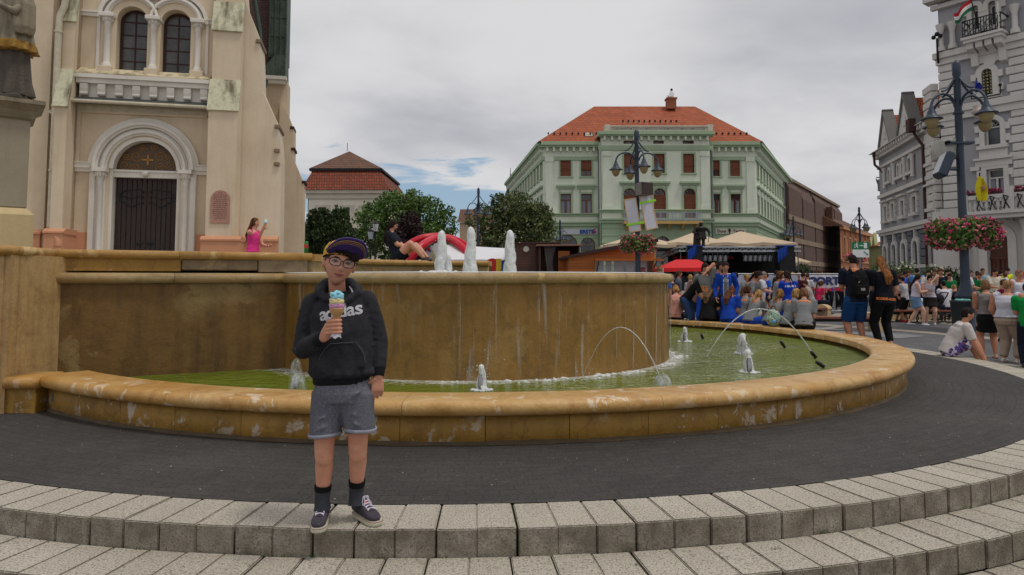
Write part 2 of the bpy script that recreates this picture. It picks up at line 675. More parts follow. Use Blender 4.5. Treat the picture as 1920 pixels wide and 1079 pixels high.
step_ring(RA,RB,0.0,0.222,1)
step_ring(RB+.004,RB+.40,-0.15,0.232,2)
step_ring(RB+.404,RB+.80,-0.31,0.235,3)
mb=MB()
rnd=random.Random(5)
for k in range(90):
 a=R(rnd.uniform(-128,-40))
 r=RB+rnd.choice([.012,.41])+rnd.uniform(0,.25)*(rnd.random()<.2)
 z=-.15 if r<RB+.4 else-.31
 cx,cy=FCX+r*math.cos(a),FCY+r*math.sin(a)
 for q in range(rnd.randint(5,16)):
  x,y=cx+rnd.uniform(-.03,.03),cy+rnd.uniform(-.008,.008)
  h,dx=rnd.uniform(.008,.028),rnd.uniform(-.014,.014)
  mb.add([(x-.0016,y,z),(x+.0016,y,z),(x+dx,y-.006,z+h)],[(0,1,2)])
tag(mb.build('joint_grass',plain("joint_grass",(74,92,30),.8),fix=False),kind='stuff')
mb=MB()
for k in range(230):
 a=R(rnd.uniform(-135,20))
 r=rnd.uniform(6.62,8.0)
 x,y,s=FCX+r*math.cos(a),FCY+r*math.sin(a),rnd.uniform(.003,.010)
 t=rnd.random()*3
 mb.add([(x+s*math.cos(t+q)*rnd.uniform(.4,1),y+s*math.sin(t+q),.004+.003*rnd.random())for q in(0,1.6,3.1,4.7)],[(0,1,2,3)])
tag(mb.build('litter',plain("litter_pale",(196,186,160),.8,var=.6,vs=3),fix=False),kind='stuff')
# fountain (one built structure)
fountain=empty('fountain',(FCX,FCY,0))
tag(fountain,'large ochre stone fountain with a round drum and a wide curved basin of green water','fountain')
FI=fountain.matrix_world.inverted()
def fbuild(mb,name,mat,fix=True):
 mb.v=[(v[0]-FCX,v[1]-FCY,v[2])for v in mb.v]
 o=mb.build(name,mat,fountain,fix)
 if 'foam' in name or 'wash' in name:
  o['kind']='stuff'
 return o
A0,A1=R(-129),R(150)
def slabs(mb,cx,cy,prof,a0,a1,n_slab,seg,gap,rnd):
 for i in range(n_slab):
  b0=a0+(a1-a0)*i/n_slab
  b1=a0+(a1-a0)*(i+1)/n_slab-gap
  dz=rnd.uniform(-.002,.002)
  dr=rnd.uniform(-.003,.003)
  pr=[(r+dr,z+dz)for r,z in prof]
  mb.lathe(pr+[pr[0]],seg,(cx,cy,0),b0,b1,cap=False)
  for b in(b0,b1):
   vs=[Vector((cx+r*math.cos(b),cy+r*math.sin(b),z))for r,z in pr]
   mb.add(vs,[tuple(range(len(vs)))],False)
rnd=random.Random(11)
mb=MB()
slabs(mb,FCX,FCY,[(RC2-.3,-.05),(RC2,-.05),(RC2,.27),(RC2-.3,.27)],A0,A1,46,5,.0008,rnd)
mb.sm=False
fbuild(mb,'basin_wall',M_BASIN)
mb=MB()
n_=420
vs=[]
for i in range(n_+1):
 a=A0+(A1-A0)*i/n_
 w_=.018+.016*noise.noise(Vector((i*.21,0,0)))+.008*noise.noise(Vector((i*.9,3,0)))
 for r_,z_ in((RC2-.01,.03+w_*.5),(RC2+.004,.02+w_*.5),(RC2+max(.006,w_),.002)):
  vs.append(Vector((FCX+r_*math.cos(a),FCY+r_*math.sin(a),z_)))
mb.add(vs,[(3*i+q,3*i+q+1,3*i+q+4,3*i+q+3)for i in range(n_)for q in(0,1)],True)
fbuild(mb,'foot_mortar',plain("grimy_mortar",(92,78,58),.95,0,.7,5,bump=.004))
mb=MB()
mb.box(-5.12,-4.80,7.02,7.5,-.05,.27)
fbuild(mb,'basin_return',M_BASIN)
def nose(r0,r1,z0,z1,k=7):
 h=(z1-z0)/2
 pts=[(r0,z0+.02),(r1-h*.9,z0)]
 for i in range(k+1):
  a=-PI/2+PI*i/k
  pts.append((r1-h*.9+h*.9*math.cos(a),z0+h+h*math.sin(a)))
 pts+=[(r0+.03,z1),(r0,z1-.025)]
 return pts
mb=MB()
slabs(mb,FCX,FCY,nose(6.17,6.685,.245,.365),A0-R(.6),A1,15,14,.0005,rnd)
fbuild(mb,'basin_rim',M_RIM)
mb=MB()
pr=nose(0,.5,.245,.365)
vs=[Vector((x,7.43-p[0],p[1]))for x in(-5.08,-4.78)for p in pr]
k=len(pr)
mb.add(vs,[(i,(i+1)%k,k+(i+1)%k,k+i)for i in range(k)]+[tuple(range(k)),tuple(range(2*k-1,k-1,-1))],True)
fbuild(mb,'basin_rim_return',M_RIM)
mb=MB()
mb.lathe([(6.17,.34),(6.25,.24),(6.25,-.1)],120,(FCX,FCY,0),A0,A1,cap=False)
fbuild(mb,'basin_lining',M_WALL)
mb=MB()
a=R(-128)
M4=Matrix.Translation((FCX+RC2*math.cos(a),FCY+RC2*math.sin(a),.15))@Matrix.Rotation(a+PI/2,4,'Z')
mb.cbox(-.02,.025,-.006,.012,-.04,.04,.003,M4)
fbuild(mb,'inspection_plate',plain("grey_plate",(112,108,104),.5,.3))
mb=MB()
mb.lathe([(DR,-.1),(DR,1.30)],120,(DCX,DCY,0),cap=False)
fbuild(mb,'drum',M_DRUM)
mb=MB()
slabs(mb,DCX,DCY,nose(DR-.32,DR+.085,1.295,1.42),R(-150),R(120),8,20,.0006,rnd)
fbuild(mb,'drum_rim',M_LIP)
WL=Plane(-5.50,7.70,math.atan2(9.0-7.70,-2.90+5.50))
LW=2.90
MW=Matrix.Translation(WL.o)@Matrix.Rotation(WL.ang,4,'Z')
mb=MB()
mb.box(0,LW,0,.25,-.1,1.30,MW)
fbuild(mb,'screen_wall',M_WALL)
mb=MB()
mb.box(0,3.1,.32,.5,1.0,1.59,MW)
fbuild(mb,'dark_gap_filler',M_MOSS_SHADE)  # added filler closing the slot; the dark soil colour stands in for its shade
mb=MB()
for(s0,s1)in((0,1.55),(1.554,LW+.02)):
 pr=nose(0,.30,1.295,1.42)
 vs=[MW@Vector((x,.22-p[0],p[1]))for x in(s0,s1)for p in pr]
 k=len(pr)
 mb.add(vs,[(i,(i+1)%k,k+(i+1)%k,k+i)for i in range(k)]+[tuple(range(k)),tuple(range(2*k-1,k-1,-1))],True)
fbuild(mb,'screen_wall_lip',M_LIP)
mb=MB()
mb.cbox(.02,1.62,.06,.4,1.44,1.60,.006,MW)
fbuild(mb,'upper_wall',M_BASIN)
mb=MB()
mb.cbox(1.626,2.52,.075,.4,1.455,1.60,.012,MW)
mb.nx()
mb.cbox(2.524,3.14,.05,.45,1.43,1.60,.01,MW)
fbuild(mb,'upper_wall_worn_slab',mat_ochre("worn_slab",(150,130,100),(124,104,78),(190,160,110),.6,(78,66,54),.2,4))
mb=MB()
for(s0,s1)in((-.05,1.60),(1.604,3.19)):
 pr=nose(0,.36,1.59,1.69)
 vs=[MW@Vector((x,.36-p[0],p[1]))for x in(s0,s1)for p in pr]
 k=len(pr)
 mb.add(vs,[(i,(i+1)%k,k+(i+1)%k,k+i)for i in range(k)]+[tuple(range(k)),tuple(range(2*k-1,k-1,-1))],True)
M_CAP=mat_ochre("wall_cap_stone",(176,140,84),(172,124,52),(214,190,140),.7,(110,78,40),.0,4)
fbuild(mb,'upper_wall_cap',M_CAP)
mb=MB()
mb.lathe([(2.34,1.3),(2.34,1.60),(2.9,1.60),(2.9,1.05)],60,(DCX,DCY-.1,0),R(86),R(208),cap=False)
fbuild(mb,'back_wall',M_LIP)
mb=MB()
slabs(mb,DCX,DCY-.1,[(2.28,1.60),(2.25,1.625),(2.25,1.665),(2.29,1.69),(2.9,1.69),(2.95,1.60)],R(86),R(208),6,16,.002,rnd)
fbuild(mb,'back_wall_cap',M_CAP)
mb=MB()
mb.prism([(-2.98,9.22),(-2.66,9.22),(-2.52,9.95),(-2.62,10.7),(-3.2,10.7)],'z',1.3,1.585)
fbuild(mb,'back_wall_return',M_LIP)
mb=MB()
mb.prism([(-3.0,9.20),(-2.63,9.18),(-2.47,9.95),(-2.58,10.72),(-3.2,10.72)],'z',1.586,1.672)
fbuild(mb,'back_wall_return_cap',M_CAP)
pf=[(-9.0,6.97),(-5.09,6.97),(-5.27,7.88),(-5.27,8.3),(-9.0,8.3)]
mb=MB()
mb.prism([(-9.0,6.975),(-5.09-.06,6.975),(-5.09-.06,8.3),(-9.0,8.3)],'z',-.1,1.60)
fbuild(mb,'pier_block',M_PIER)
mb=MB()
n=5
for i in range(n):
 y0,y1=6.99+.9*i/n,6.99+.9*(i+1)/n-.003
 x0,x1=-5.09-.18*i/n,-5.09-.18*(i+1)/n
 mb.prism([(x0,y0),(x1,y1),(x1-.3,y1),(x0-.3,y0)],'z',-.1,1.60)
fbuild(mb,'pier_cladding',M_PIER)
mb=MB()
pr=nose(0,.2,1.585,1.69)
k=len(pr)
path=[(-9.0,6.975,0,-1),(-5.12,6.975,.75,-.75),(-5.30,8.05,1,0)]
vs=[]
for(x,y,nx,ny)in path:
 for p in pr:
  d=p[0]-.13
  vs.append(Vector((x+nx*d,y+ny*d,p[1])))
mb.add(vs,[(j*k+i,j*k+(i+1)%k,(j+1)*k+(i+1)%k,(j+1)*k+i)for j in range(2)for i in range(k)]+[tuple(range(2*k,3*k))],True)
mb.box(-9.0,-5.25,7.06,8.3,1.6,1.675)
fbuild(mb,'pier_cap',M_CAP)
m=Mat("green_fountain_water",(112,126,30),0.12,0,0.35)
m.var(0.8,0.5,(76,92,18),a=.4,b=.65,dist=.5)
tc=m.coord()
sx=m.N('ShaderNodeSeparateXYZ')
m.L(tc,sx.inputs[0])
dx,dy=m.math('SUBTRACT',sx.outputs[0],DCX-FCX),m.math('SUBTRACT',sx.outputs[1],DCY-FCY)
rr=m.math('SQRT',m.math('ADD',m.math('MULTIPLY',dx,dx),m.math('MULTIPLY',dy,dy)))
near=m.ramp(m.math('SUBTRACT',rr,DR-.1),0.0,0.75,1.0,0.0)
fo=m.noise(7,8,.72,dist=.8)
foam=m.ramp(m.math('ADD',m.math('MULTIPLY',near,.46),m.math('MULTIPLY',fo,.80)),.62,.76)
fo2=m.ramp(m.noise(7,7,.72,(1,1.8,1),1.5,(4,2,0)),.53,.63)
big=m.ramp(m.noise(.55,2,.5,loc=(1.5,0,0)),.45,.6)
xr=m.ramp(sx.outputs[0],.5,2.6)
foam2=m.math('MULTIPLY',m.math('MULTIPLY',fo2,big),m.math('MULTIPLY',xr,.8))
m.mixc(m.math('MAXIMUM',foam,foam2),(214,216,205))
m.bnoise(6,0.09,3,.5,(1,1.3,1))
m.bnoise(20,0.035,4,.6)
mb=MB()
mb.lathe([(6.26,.2),(5.2,.2),(4.2,.2),(2.0,.2),(.01,.2)],96,(FCX,FCY,0),cap=False)
o=mb.build('basin_water',m.m)
o.data.transform(Matrix.Translation((-FCX,-FCY,0)))
o.parent=fountain
mb=MB()
mb.lathe([(DR-.1,1.405),(.01,1.405)],64,(DCX,DCY,0),cap=False)
fbuild(mb,'upper_pool_water',plain("upper_pool_water",(120,128,96),.08))
m=Mat("running_water_film",(206,208,205),0.25,0,.6)
m.bnoise(10,0.02,4,.6,(3,3,.3))
f=m.noise(3.2,6,.62,(3.2,3.2,.16),.4)
g=m.noise(.8,3,.5,loc=(0,3,0))
al=m.math('MULTIPLY',m.ramp(f,.55,.70,0.0,.7),m.ramp(g,.42,.62))
m.L(al,m.b.inputs['Alpha'])
mb=MB()
mb.lathe([(DR+.012,.2),(DR+.016,.7),(DR+.03,1.30)],90,(DCX,DCY,0),R(-160),R(60),cap=False)
fbuild(mb,'water_film',m.m)
m=Mat("thick_water_film",(206,208,205),0.25,0,.6)
m.bnoise(10,0.03,4,.6,(3,3,.3))
f=m.noise(2.6,6,.6,(3.5,3.5,.12),.3)
al=m.ramp(f,.40,.66,0.03,.75)
m.L(al,m.b.inputs['Alpha'])
mb=MB()
mb.lathe([(DR+.03,.2),(DR+.035,.7),(DR+.06,1.26),(DR+.10,1.34),(DR+.09,1.40),(DR+.03,1.427)],40,(DCX,DCY,0),R(-18),R(28),cap=False)
fbuild(mb,'water_film',m.m)
mb=MB()
for a0_,a1_,k0 in((R(-150),R(-92),0),(R(-92),R(-20),1)):
 mb.lathe([(DR+.02,1.4235),(DR-.04,1.432),(DR-.25,1.424)],60,(DCX,DCY,0),a0_,a1_,cap=False)
fbuild(mb,'lip_wash',M_FOAM)
def foam_column(name,x,y,z0,h,r0,r1,seed,rough=.18,split=False):
 bm=bmesh.new()
 n,k=28,40
 vs=[]
 for j in range(k+1):
  t=j/k
  r=(r0+(r1-r0)*(1-(1-t)**1.0)*1.0)if t<.8 else r1*math.sqrt(max(0,1-((t-.8)/.2)**2))*1.0+.001
  if t<.8:
   r=r0+(r1-r0)*(t/.8)**.8
  row=[]
  for i in range(n):
   a=2*PI*i/n
   p=Vector((math.cos(a),math.sin(a),0))
   d=noise.fractal(Vector((p.x*1.3+seed,p.y*1.3,t*3.2*h/.6+seed)),.8,2.1,4)
   fl=noise.noise(Vector((p.x*3+seed,p.y*3,t*1.5)))
   rr_=r*(1+rough*1.6*d+rough*.7*fl)
   sw=noise.noise(Vector((seed,t*2,0)))*r0*.35
   row.append(bm.verts.new((x+p.x*rr_+sw,y+p.y*rr_,z0+h*t)))
  vs.append(row)
 for j in range(k):
  for i in range(n):
   bm.faces.new((vs[j][i],vs[j][(i+1)%n],vs[j+1][(i+1)%n],vs[j+1][i]))
 bm.faces.new(vs[k])
 mb=MB()
 mb.bm(bm,None,True)
 rnd=random.Random(seed)
 for q in range(26):
  a,rr_=rnd.uniform(0,2*PI),r0*rnd.uniform(.9,1.9)
  s=rnd.uniform(.006,.018)*(1+r0*3)
  mb.ball((x+rr_*math.cos(a),y+rr_*math.sin(a),z0+s*.3),(s*1.6,s*1.6,s),6,4)
 return fbuild(mb,name,M_FOAM)
for x,top,sd in((828,432,3),(882,425,8),(956,431,15)):
 b=P(x,515,10.8)
 t=P(x,top,10.8)
 foam_column('foam_jet',b.x,10.8,1.40,t.z-1.40,.118,.062,sd,.14)
q=P(842,515,10.75)
foam_column('foam_jet',q.x,10.72,1.40,.33,.055,.03,22,.25)
mb=MB()
rnd=random.Random(4)
for k in range(70):
 x=-1.14+rnd.gauss(0,.11)
 mb.ball((x,10.5+rnd.gauss(0,.1),1.42+rnd.uniform(0,.04)),(rnd.uniform(.01,.04),rnd.uniform(.01,.03),rnd.uniform(.01,.03)),7,5)
fbuild(mb,'foam_splash',M_FOAM)
M_CHROME=Mat("nozzle_metal",(150,150,150),.25,.9).m
M_NOZ=plain("black_nozzle",(34,32,32),.5)
for(px,py,top,rad,sd)in((903,729,683,.045,31),(1284,640,613,.055,32),(1393,662,625,.075,33),(1404,696,655,.06,34),(559,726,700,.045,35),(1241,722,704,.05,36)):
 Y=1.15*FPX/(py-HZ)
 b=P(px,py,Y)
 t=P(px,top,Y)
 h=t.z-.2
 mb=MB()
 mb.lathe([(rad*.5,0),(rad*.55,h*.5),(rad*.42,h*.52),(rad*.42,h*.62)],14,(b.x-.01,Y-rad*.75,.2))
 fbuild(mb,'nozzle',M_CHROME)
 if sd<35:
  foam_column('foam_jet',b.x,Y,.2,h,rad*1.15,rad*.6,sd,.3)
m=Mat("clear_splash_water",(200,205,205),.08,0,.6)
m.bnoise(20,.03,4,.6,(1,1,.4))
f=m.noise(14,5,.65,(1,1,.4))
m.L(m.ramp(f,.45,.7,.12,.75),m.b.inputs['Alpha'])
M_SPL=m.m
for(px,py,top,r)in((559,728,698,.09),(1241,724,700,.1),(556,700,672,.07),(1393,664,640,.13)):
 Y=1.15*FPX/(py-HZ)
 b=P(px,py,Y)
 h=P(px,top,Y).z-.2
 mb=MB()
 mb.lathe([(r*1.1,0),(r,h*.3),(r*.8,h*.7),(r*.4,h*.95),(.01,h)],24,(b.x,Y-.02,.2),cap=False)
 fbuild(mb,'splash',M_SPL)
for(px,py,qx,qy,dx)in((1318,636,1315,627,0),(1472,652,1464,641,0),(1530,671,1521,660,0),(1545,688,1531,679,0)):
 Y=1.15*FPX/(py-HZ)
 a,b=P(px,py,Y),P(qx,qy,Y)
 mb=MB()
 mb.tube([a,a.lerp(b,.35),a.lerp(b,.4),b,b+(b-a)*.12],[.028,.02,.028,.024,.012],10)
 fbuild(mb,'nozzle',M_NOZ)
def jet_arc(p0,p1,apex_z,r0,r1,seed):
 n=54
 z0,z1=p0.z,p1.z
 a_,b_=math.sqrt(apex_z-z0),math.sqrt(apex_z-z1)
 pts,rads=[],[]
 for i in range(n+1):
  t=i/n
  q=t*(a_+b_)-a_
  z=apex_z-q*q
  p=p0.lerp(p1,t)
  w=t*.012
  pts.append((p.x+noise.noise(Vector((seed,t*13,0)))*w,p.y+noise.noise(Vector((seed,t*9,5)))*w,z+noise.noise(Vector((seed,t*15,9)))*w))
  rads.append((r0+(r1-r0)*t)*(1+.7*t*noise.noise(Vector((seed,t*25,2)))))
 mb=MB()
 mb.tube(pts,rads,8)
 m=M_JET
 fbuild(mb,'water_jet',m)
m=Mat("thrown_water",(222,224,222),.12,0,.6)
m.set('Transmission Weight',.35)
m.bnoise(40,.01,3,.6)
M_JET=m.m
jet_arc(P(1241,716,7.62),P(1093,708,8.05),.80,.0075,.003,1)
jet_arc(P(1523,664,10.5),P(1325,670,10.1),.90,.0115,.0055,2)
mb=MB()
rnd=random.Random(19)
for px,py,Y,n,s in((828,440,10.8,30,.1),(882,436,10.8,36,.1),(956,440,10.8,30,.1),(1100,700,8.0,16,.1),(1330,665,10.1,30,.14),(1400,645,10.5,30,.2),(903,700,7.3,40,.1),(1240,700,7.6,30,.12),(1284,625,13,30,.2)):
 c=P(px,py,Y)
 for _ in range(n):
  r_=rnd.uniform(.002,.006)*(1+Y/20)
  mb.ball((c.x+rnd.gauss(0,s),c.y+rnd.gauss(0,s),max(.21,c.z+rnd.gauss(0,s*.8))),r_,5,4)
fbuild(mb,'foam_droplets',M_JET)
mb=MB()
rnd=random.Random(9)
for k in range(260):
 a=R(rnd.uniform(-150,25))
 if a<R(-98)or noise.noise(Vector((math.degrees(a)*.12,3,0)))<-.05 and rnd.random()<.8:
  continue
 r=DR+.02+abs(rnd.gauss(0,.08))
 s=rnd.uniform(.004,.015)*(1.2 if a>R(-60)else .9)
 mb.ball((DCX+r*math.cos(a),DCY+r*math.sin(a),.2),(s*rnd.uniform(1.4,4),s*rnd.uniform(1.4,4),s*rnd.uniform(.5,1.6)),6,4)
fbuild(mb,'foam_splash',M_FOAM)
mb=MB()
mb.prism([(-40,8.0),(-5.6,8.0),(-3.0,9.4),(-3.0,13.2),(-.9,13.7),(-.9,16),(-8.6,34),(-40,40)],'z',-.2,1.10)
mt=plain("terrace_paving",(150,140,126),.85,0,.4,2,bump=.004)
tag(mb.build('terrace',mt),kind='structure')
# buildings: materials
def stucco(name,color,stain=(150,140,120),amt=.35,bump=.004):
 m=Mat(name,color,.9,0,.25)
 m.var(.5,amt,stain,a=.42,b=.72)
 m.var(1.6,amt*.8,stain,sc=(1,1,.22),a=.5,b=.78)
 m.var(14,.15,tuple(int(c*.8)for c in color),a=.4,b=.7)
 m.var(3.0,.25,tuple(int(c*.75)for c in color),sc=(2.5,2.5,.12),a=.55,b=.75,loc=(3,1,0))
 m.bnoise(40,bump)
 return m.m
def tiles(name,color,dark,w=.22,h=.3,swap=False):
 m=Mat(name,color,.75,0,.3)
 br=m.N('ShaderNodeTexBrick')
 br.inputs['Scale'].default_value=1
 br.inputs['Brick Width'].default_value=w
 br.inputs['Row Height'].default_value=h
 br.inputs['Mortar Size'].default_value=.03
 br.inputs['Color1'].default_value=(*lin(color),1)
 br.inputs['Color2'].default_value=(*lin(tuple(int(c*.82)for c in color)),1)
 br.inputs['Mortar'].default_value=(*lin(dark),1)
 uv=m.coord()
 s=m.N('ShaderNodeSeparateXYZ')
 m.L(uv,s.inputs[0])
 c=m.N('ShaderNodeCombineXYZ')
 m.L(m.math('ADD',s.outputs[0],m.math('MULTIPLY',s.outputs[1],.7)),c.inputs[0])
 m.L(s.outputs[2],c.inputs[1])
 m.L(c.outputs[0],br.inputs['Vector'])
 m.colout=br.outputs['Color']
 m.L(m.colout,m.b.inputs['Base Color'])
 m.var(.8,.55,dark,a=.42,b=.75)
 m.var(5,.35,(214,120,84),a=.55,b=.75)
 m.bump(m.math('MULTIPLY',br.outputs['Fac'],-1),.04)
 return m.m
def glass(name="window_glass",color=(40,46,54),rough=.08):
 m=Mat(name,color,rough,0,.8)
 m.var(.9,.5,(92,100,110),a=.45,b=.7)
 return m.m
M_GLASS=glass()
M_CREAM=stucco("cream_render",(220,202,175),(188,168,139),.55)
M_CREAM2=stucco("cream_render_pale",(225,209,185),(194,175,148),.55)
M_PEACH=stucco("peach_plinth",(206,150,116),(180,128,98),.4)
M_WHITE=stucco("white_trim",(228,222,212),(190,182,168),.45)
M_COPPER=None
m=Mat("slope_slab_stained",(206,202,172),.7,0,.3)
m.var(2.0,.4,(184,186,156),sc=(1,1,.3),a=.42,b=.62)
m.var(1.1,.9,(96,82,58),sc=(1.2,1,.25),a=.52,b=.64,loc=(2.2,0,0))
m.var(7,.4,(110,104,84),a=.5,b=.7)
m.bnoise(20,.01)
M_SLAB=m.m
M_GUTTER=plain("painted_gutter",(206,196,172),.5,.1,.5,5)
M_DKMETAL=plain("dark_metal",(40,42,46),.5,.5)
M_LEAD=plain("weathered_lead",(66,84,74),.6,.3,.6,4)
# church
CH=Plane(*P(270,500,26.0).xy,R(12))
church=empty('church',(CH.o.x,CH.o.y,1.10),CH.ang)
tag(church,'tall cream church with a white arched portal, twin arched windows and sloped buttresses','church')
CZ=1.10
S=CH.s
Zc=lambda x,y,d=0.0:CH.z(x,y,d)-CZ
def cz(mb,name,mat,parent=church,fix=True):
 return mb.build(name,mat,parent,fix)
xl,xr=S(128,400),S(392,400)
ztop=17.5
dcx,dw=S(269,400),S(321,400)-S(215,400)
zs_door=Zc(269,318)
win=[(S(247,80),S(274,80)-S(219,80)),(S(329,80),S(355,80)-S(302,80))]
wz0=[Zc(247,137),Zc(329,143)]
wzs=[Zc(247,38),Zc(329,44)]
holes=[arch(dcx,-.05,zs_door,dw+.5,16)]
holes[0]=[(x,max(z,0.02))for x,z in holes[0]]
for i in(0,1):
 holes.append(arch(win[i][0],wz0[0]-.1,wzs[0],win[0][1]+.06,14))
mb=MB()
mb.wall(rect(xl,xr,0,ztop),holes,0,.75)
mb.box(xl,xr,.9,9.0,0,ztop)
cz(mb,'wall',M_CREAM)
mb=MB()
mb.box(xl,S(150,300),-.10,0,Zc(150,316)+.1,Zc(150,212))
mb.nx()
mb.box(S(386,300),xr,-.10,0,Zc(386,322)+.1,Zc(386,216))
mb.box(xl,S(388),-.10,0,Zc(150,212),Zc(150,200))
cz(mb,'wall_strip',M_CREAM)
mb=MB()
mb.box(xl-1,dcx-1.4,-.06,0,0,Zc(150,436))
mb.nx()
mb.box(dcx+1.4,xr,-.06,0,0,Zc(370,440))
cz(mb,'plinth',M_PEACH)
portal=MB()
r_in=dw/2+.12
for k,(ra_,rb_,y0,y1)in enumerate(((r_in,r_in+.14,-.02,.72),(r_in+.14,r_in+.19,.03,.5),(r_in+.19,r_in+.43,-.10,.4),(r_in+.43,r_in+.48,-.03,.3),(r_in+.48,r_in+.74,-.20,.15),(r_in+.74,r_in+.84,-.14,.1))):
 arch_band(portal,dcx,zs_door,ra_,rb_,y0,y1,36)
for rr_,yy,tr in((r_in+.31,-.12,.07),(r_in+.61,-.22,.08)):
 pts=[(dcx+rr_*math.cos(PI*i/36),yy,zs_door+rr_*math.sin(PI*i/36))for i in range(37)]
 portal.tube(pts,tr,8)
cz(portal,'portal_arch',M_WHITE)
mb=MB()
for s in(-1,1):
 mb.nx()
 a=dcx+s*(r_in+.02)
 b=dcx+s*(r_in+.22)
 mb.box(min(a,b),max(a,b),.06,.72,0,zs_door)
 a,b=dcx+s*(r_in+.22),dcx+s*(r_in+.76)
 mb.box(min(a,b),max(a,b),-.09,.1,0,zs_door-.06)
 a,b=dcx+s*(r_in+.56),dcx+s*(r_in+.74)
 mb.box(min(a,b),max(a,b),-.16,-.09,.0,zs_door-.25)
cz(mb,'portal_jamb',M_WHITE)
for s in(-1,1):
 mb=MB()
 cxx=dcx+s*(r_in+.38)
 mb.lathe([(.17,0),(.17,.18),(.13,.25),(.105,.32),(.10,zs_door-.62),(.12,zs_door-.58),(.10,zs_door-.54),(.11,zs_door-.45),(.19,zs_door-.22),(.2,zs_door-.14)],16,(cxx,-.12,0))
 mb.box(cxx-.24,cxx+.24,-.36,.1,zs_door-.16,zs_door-.02)
 for q in range(10):
  a=q*PI/5
  mb.ball((cxx+.16*math.cos(a),-.12+.16*math.sin(a),zs_door-.28),(.05,.05,.09),6,5)
 cz(mb,'portal_column',M_WHITE)
mb=MB()
for a,b in((xl-.05,dcx-r_in-.6),(dcx+r_in+.6,xr)):
 mb.nx()
 mb.box(a,b,-.16,-.0,zs_door-.02,zs_door+.16)
 mb.box(a,b,-.11,-.0,zs_door-.16,zs_door-.02)
 mb.box(a,b,-.19,-.0,zs_door+.16,zs_door+.20)
cz(mb,'impost_band',M_WHITE)
mb=MB()
mb.box(dcx-r_in-.02,dcx+r_in+.02,.12,.6,zs_door-.30,zs_door-.04)
mb.box(dcx-r_in-.02,dcx+r_in+.02,.07,.12,zs_door-.10,zs_door-.02)
mb.ball((dcx,.06,zs_door-.16),.12)
cz(mb,'lintel',M_WHITE)
mb=MB()
pts=[(dcx+r_in*math.cos(PI*i/24),zs_door-.03+r_in*math.sin(PI*i/24))for i in range(25)]
mb.prism(pts,'y',.35,.5)
m=Mat("mosaic_ground",(78,56,36),.5)
m.var(20,.5,(120,88,44),a=.5,b=.6)
tym=cz(mb,'tympanum',m.m)
mb=MB()
zc0=zs_door+.42
def spiral(cx,cz_,r,turns,dirn,a0):
 pts=[]
 for i in range(26):
  t=i/25
  a=a0+dirn*t*turns*2*PI
  q=r*(1-t*.85)
  pts.append((cx+q*math.cos(a),.345,cz_+q*math.sin(a)))
 return pts
for s in(-1,1):
 for(ox,oz,rr_)in((.42,.55,.22),(.42,.12,.2),(.82,.2,.2),(.2,.9,.14),(.75,.52,.14)):
  mb.tube(spiral(dcx+s*ox,zs_door+oz,rr_,1.6,s,0),.014,4)
mb.box(dcx-.03,dcx+.03,.32,.35,zc0-.2,zc0+.2)
mb.box(dcx-.2,dcx+.2,.32,.349,zc0-.03,zc0+.03)
mb.build('gilt_scroll',plain("gilt",(168,122,52),.4,.4),tym)
m=Mat("old_dark_oak",(46,32,27),.6)
m.var(3,.6,(26,19,16),sc=(7,7,.4),a=.4,b=.65)
m.var(16,.5,(92,62,44),a=.55,b=.72)
m.bnoise(12,.01,sc=(4,4,.4))
M_OAK=m.m
M_IRON=plain("wrought_iron",(44,46,48),.5,.6)
zd=zs_door-.30
for s in(-1,1):
 mb=MB()
 n=6
 for i in range(n):
  a=dcx+s*(.01+(dw/2+.06)*i/n)
  b=dcx+s*(.01+(dw/2+.06)*(i+1)/n-.012)
  mb.cbox(min(a,b),max(a,b),.34,.44,.03,zd,.01)
 leaf=cz(mb,'door',M_OAK)
 mb=MB()
 for zz,fl in((zd-.75,1),(.6,-1)):
  mb.nx()
  x0=dcx+s*(dw/2-.02)
  for q in(-1,0,1):
   pts=[]
   for i in range(10):
    t=i/9
    pts.append((x0-s*t*dw*.42,.325,zz+q*(.10+.22*math.sin(t*2.6))*1.0+.04*math.sin(t*9)))
   mb.tube(pts,[.03*(1-.6*i/9)for i in range(10)],5,flat=((0,1,0),.4))
   mb.ball((pts[-1][0],.325,pts[-1][2]),(.05,.02,.05),7,5)
 mb.build('hinge',M_IRON,leaf)
 mb=MB()
 mb.cbox(*sorted((dcx+s*.08,dcx+s*.3)),.3,.335,zd*.38,zd*.38+.09,.01)
 mb.build('handle',M_IRON,leaf)
 if s>0:
  mb=MB()
  for i in range(46):
   mb.ball((dcx,.325,.1+i*(zd-.2)/46),.016,5,4)
  mb.build('stud_row',plain("brass_studs",(120,96,60),.4,.6),leaf)
mb=MB()
mb.box(dcx-1.8,dcx+1.8,-.6,.5,-.0,.02)
cz(mb,'doorstep',M_WHITE)
lz=Zc(270,196)
lx0,lx1=S(152,180),xr-.02
mb=MB()
mb.box(lx0,lx1,-.20,0,lz+.05,lz+.62)
mb.box(lx0-.04,lx1,-.42,0,lz+.62,lz+.80)
mb.box(lx0-.08,lx1,-.52,0,lz+.80,lz+.94)
cz(mb,'console_frieze',M_WHITE)
for i in range(8):
 cx=lx0+.22+i*(lx1-lx0-.4)/7.05
 mb=MB()
 mb.prism([(-.21,lz+.15),(-.33,lz+.17),(-.36,lz+.28),(-.40,lz+.42),(-.40,lz+.60),(-.2,lz+.60)],'x',cx-.13,cx+.13)
 mb.tube([(cx-.13,-.33,lz+.24),(cx+.13,-.33,lz+.24)],.065,10)
 cz(mb,'console',M_WHITE)
mb=MB()
mb.prism([(-.50,lz+.945),(-.50,lz+.99),(0,lz+1.30),(0,lz+.945)],'x',lx0-.05,lx1)
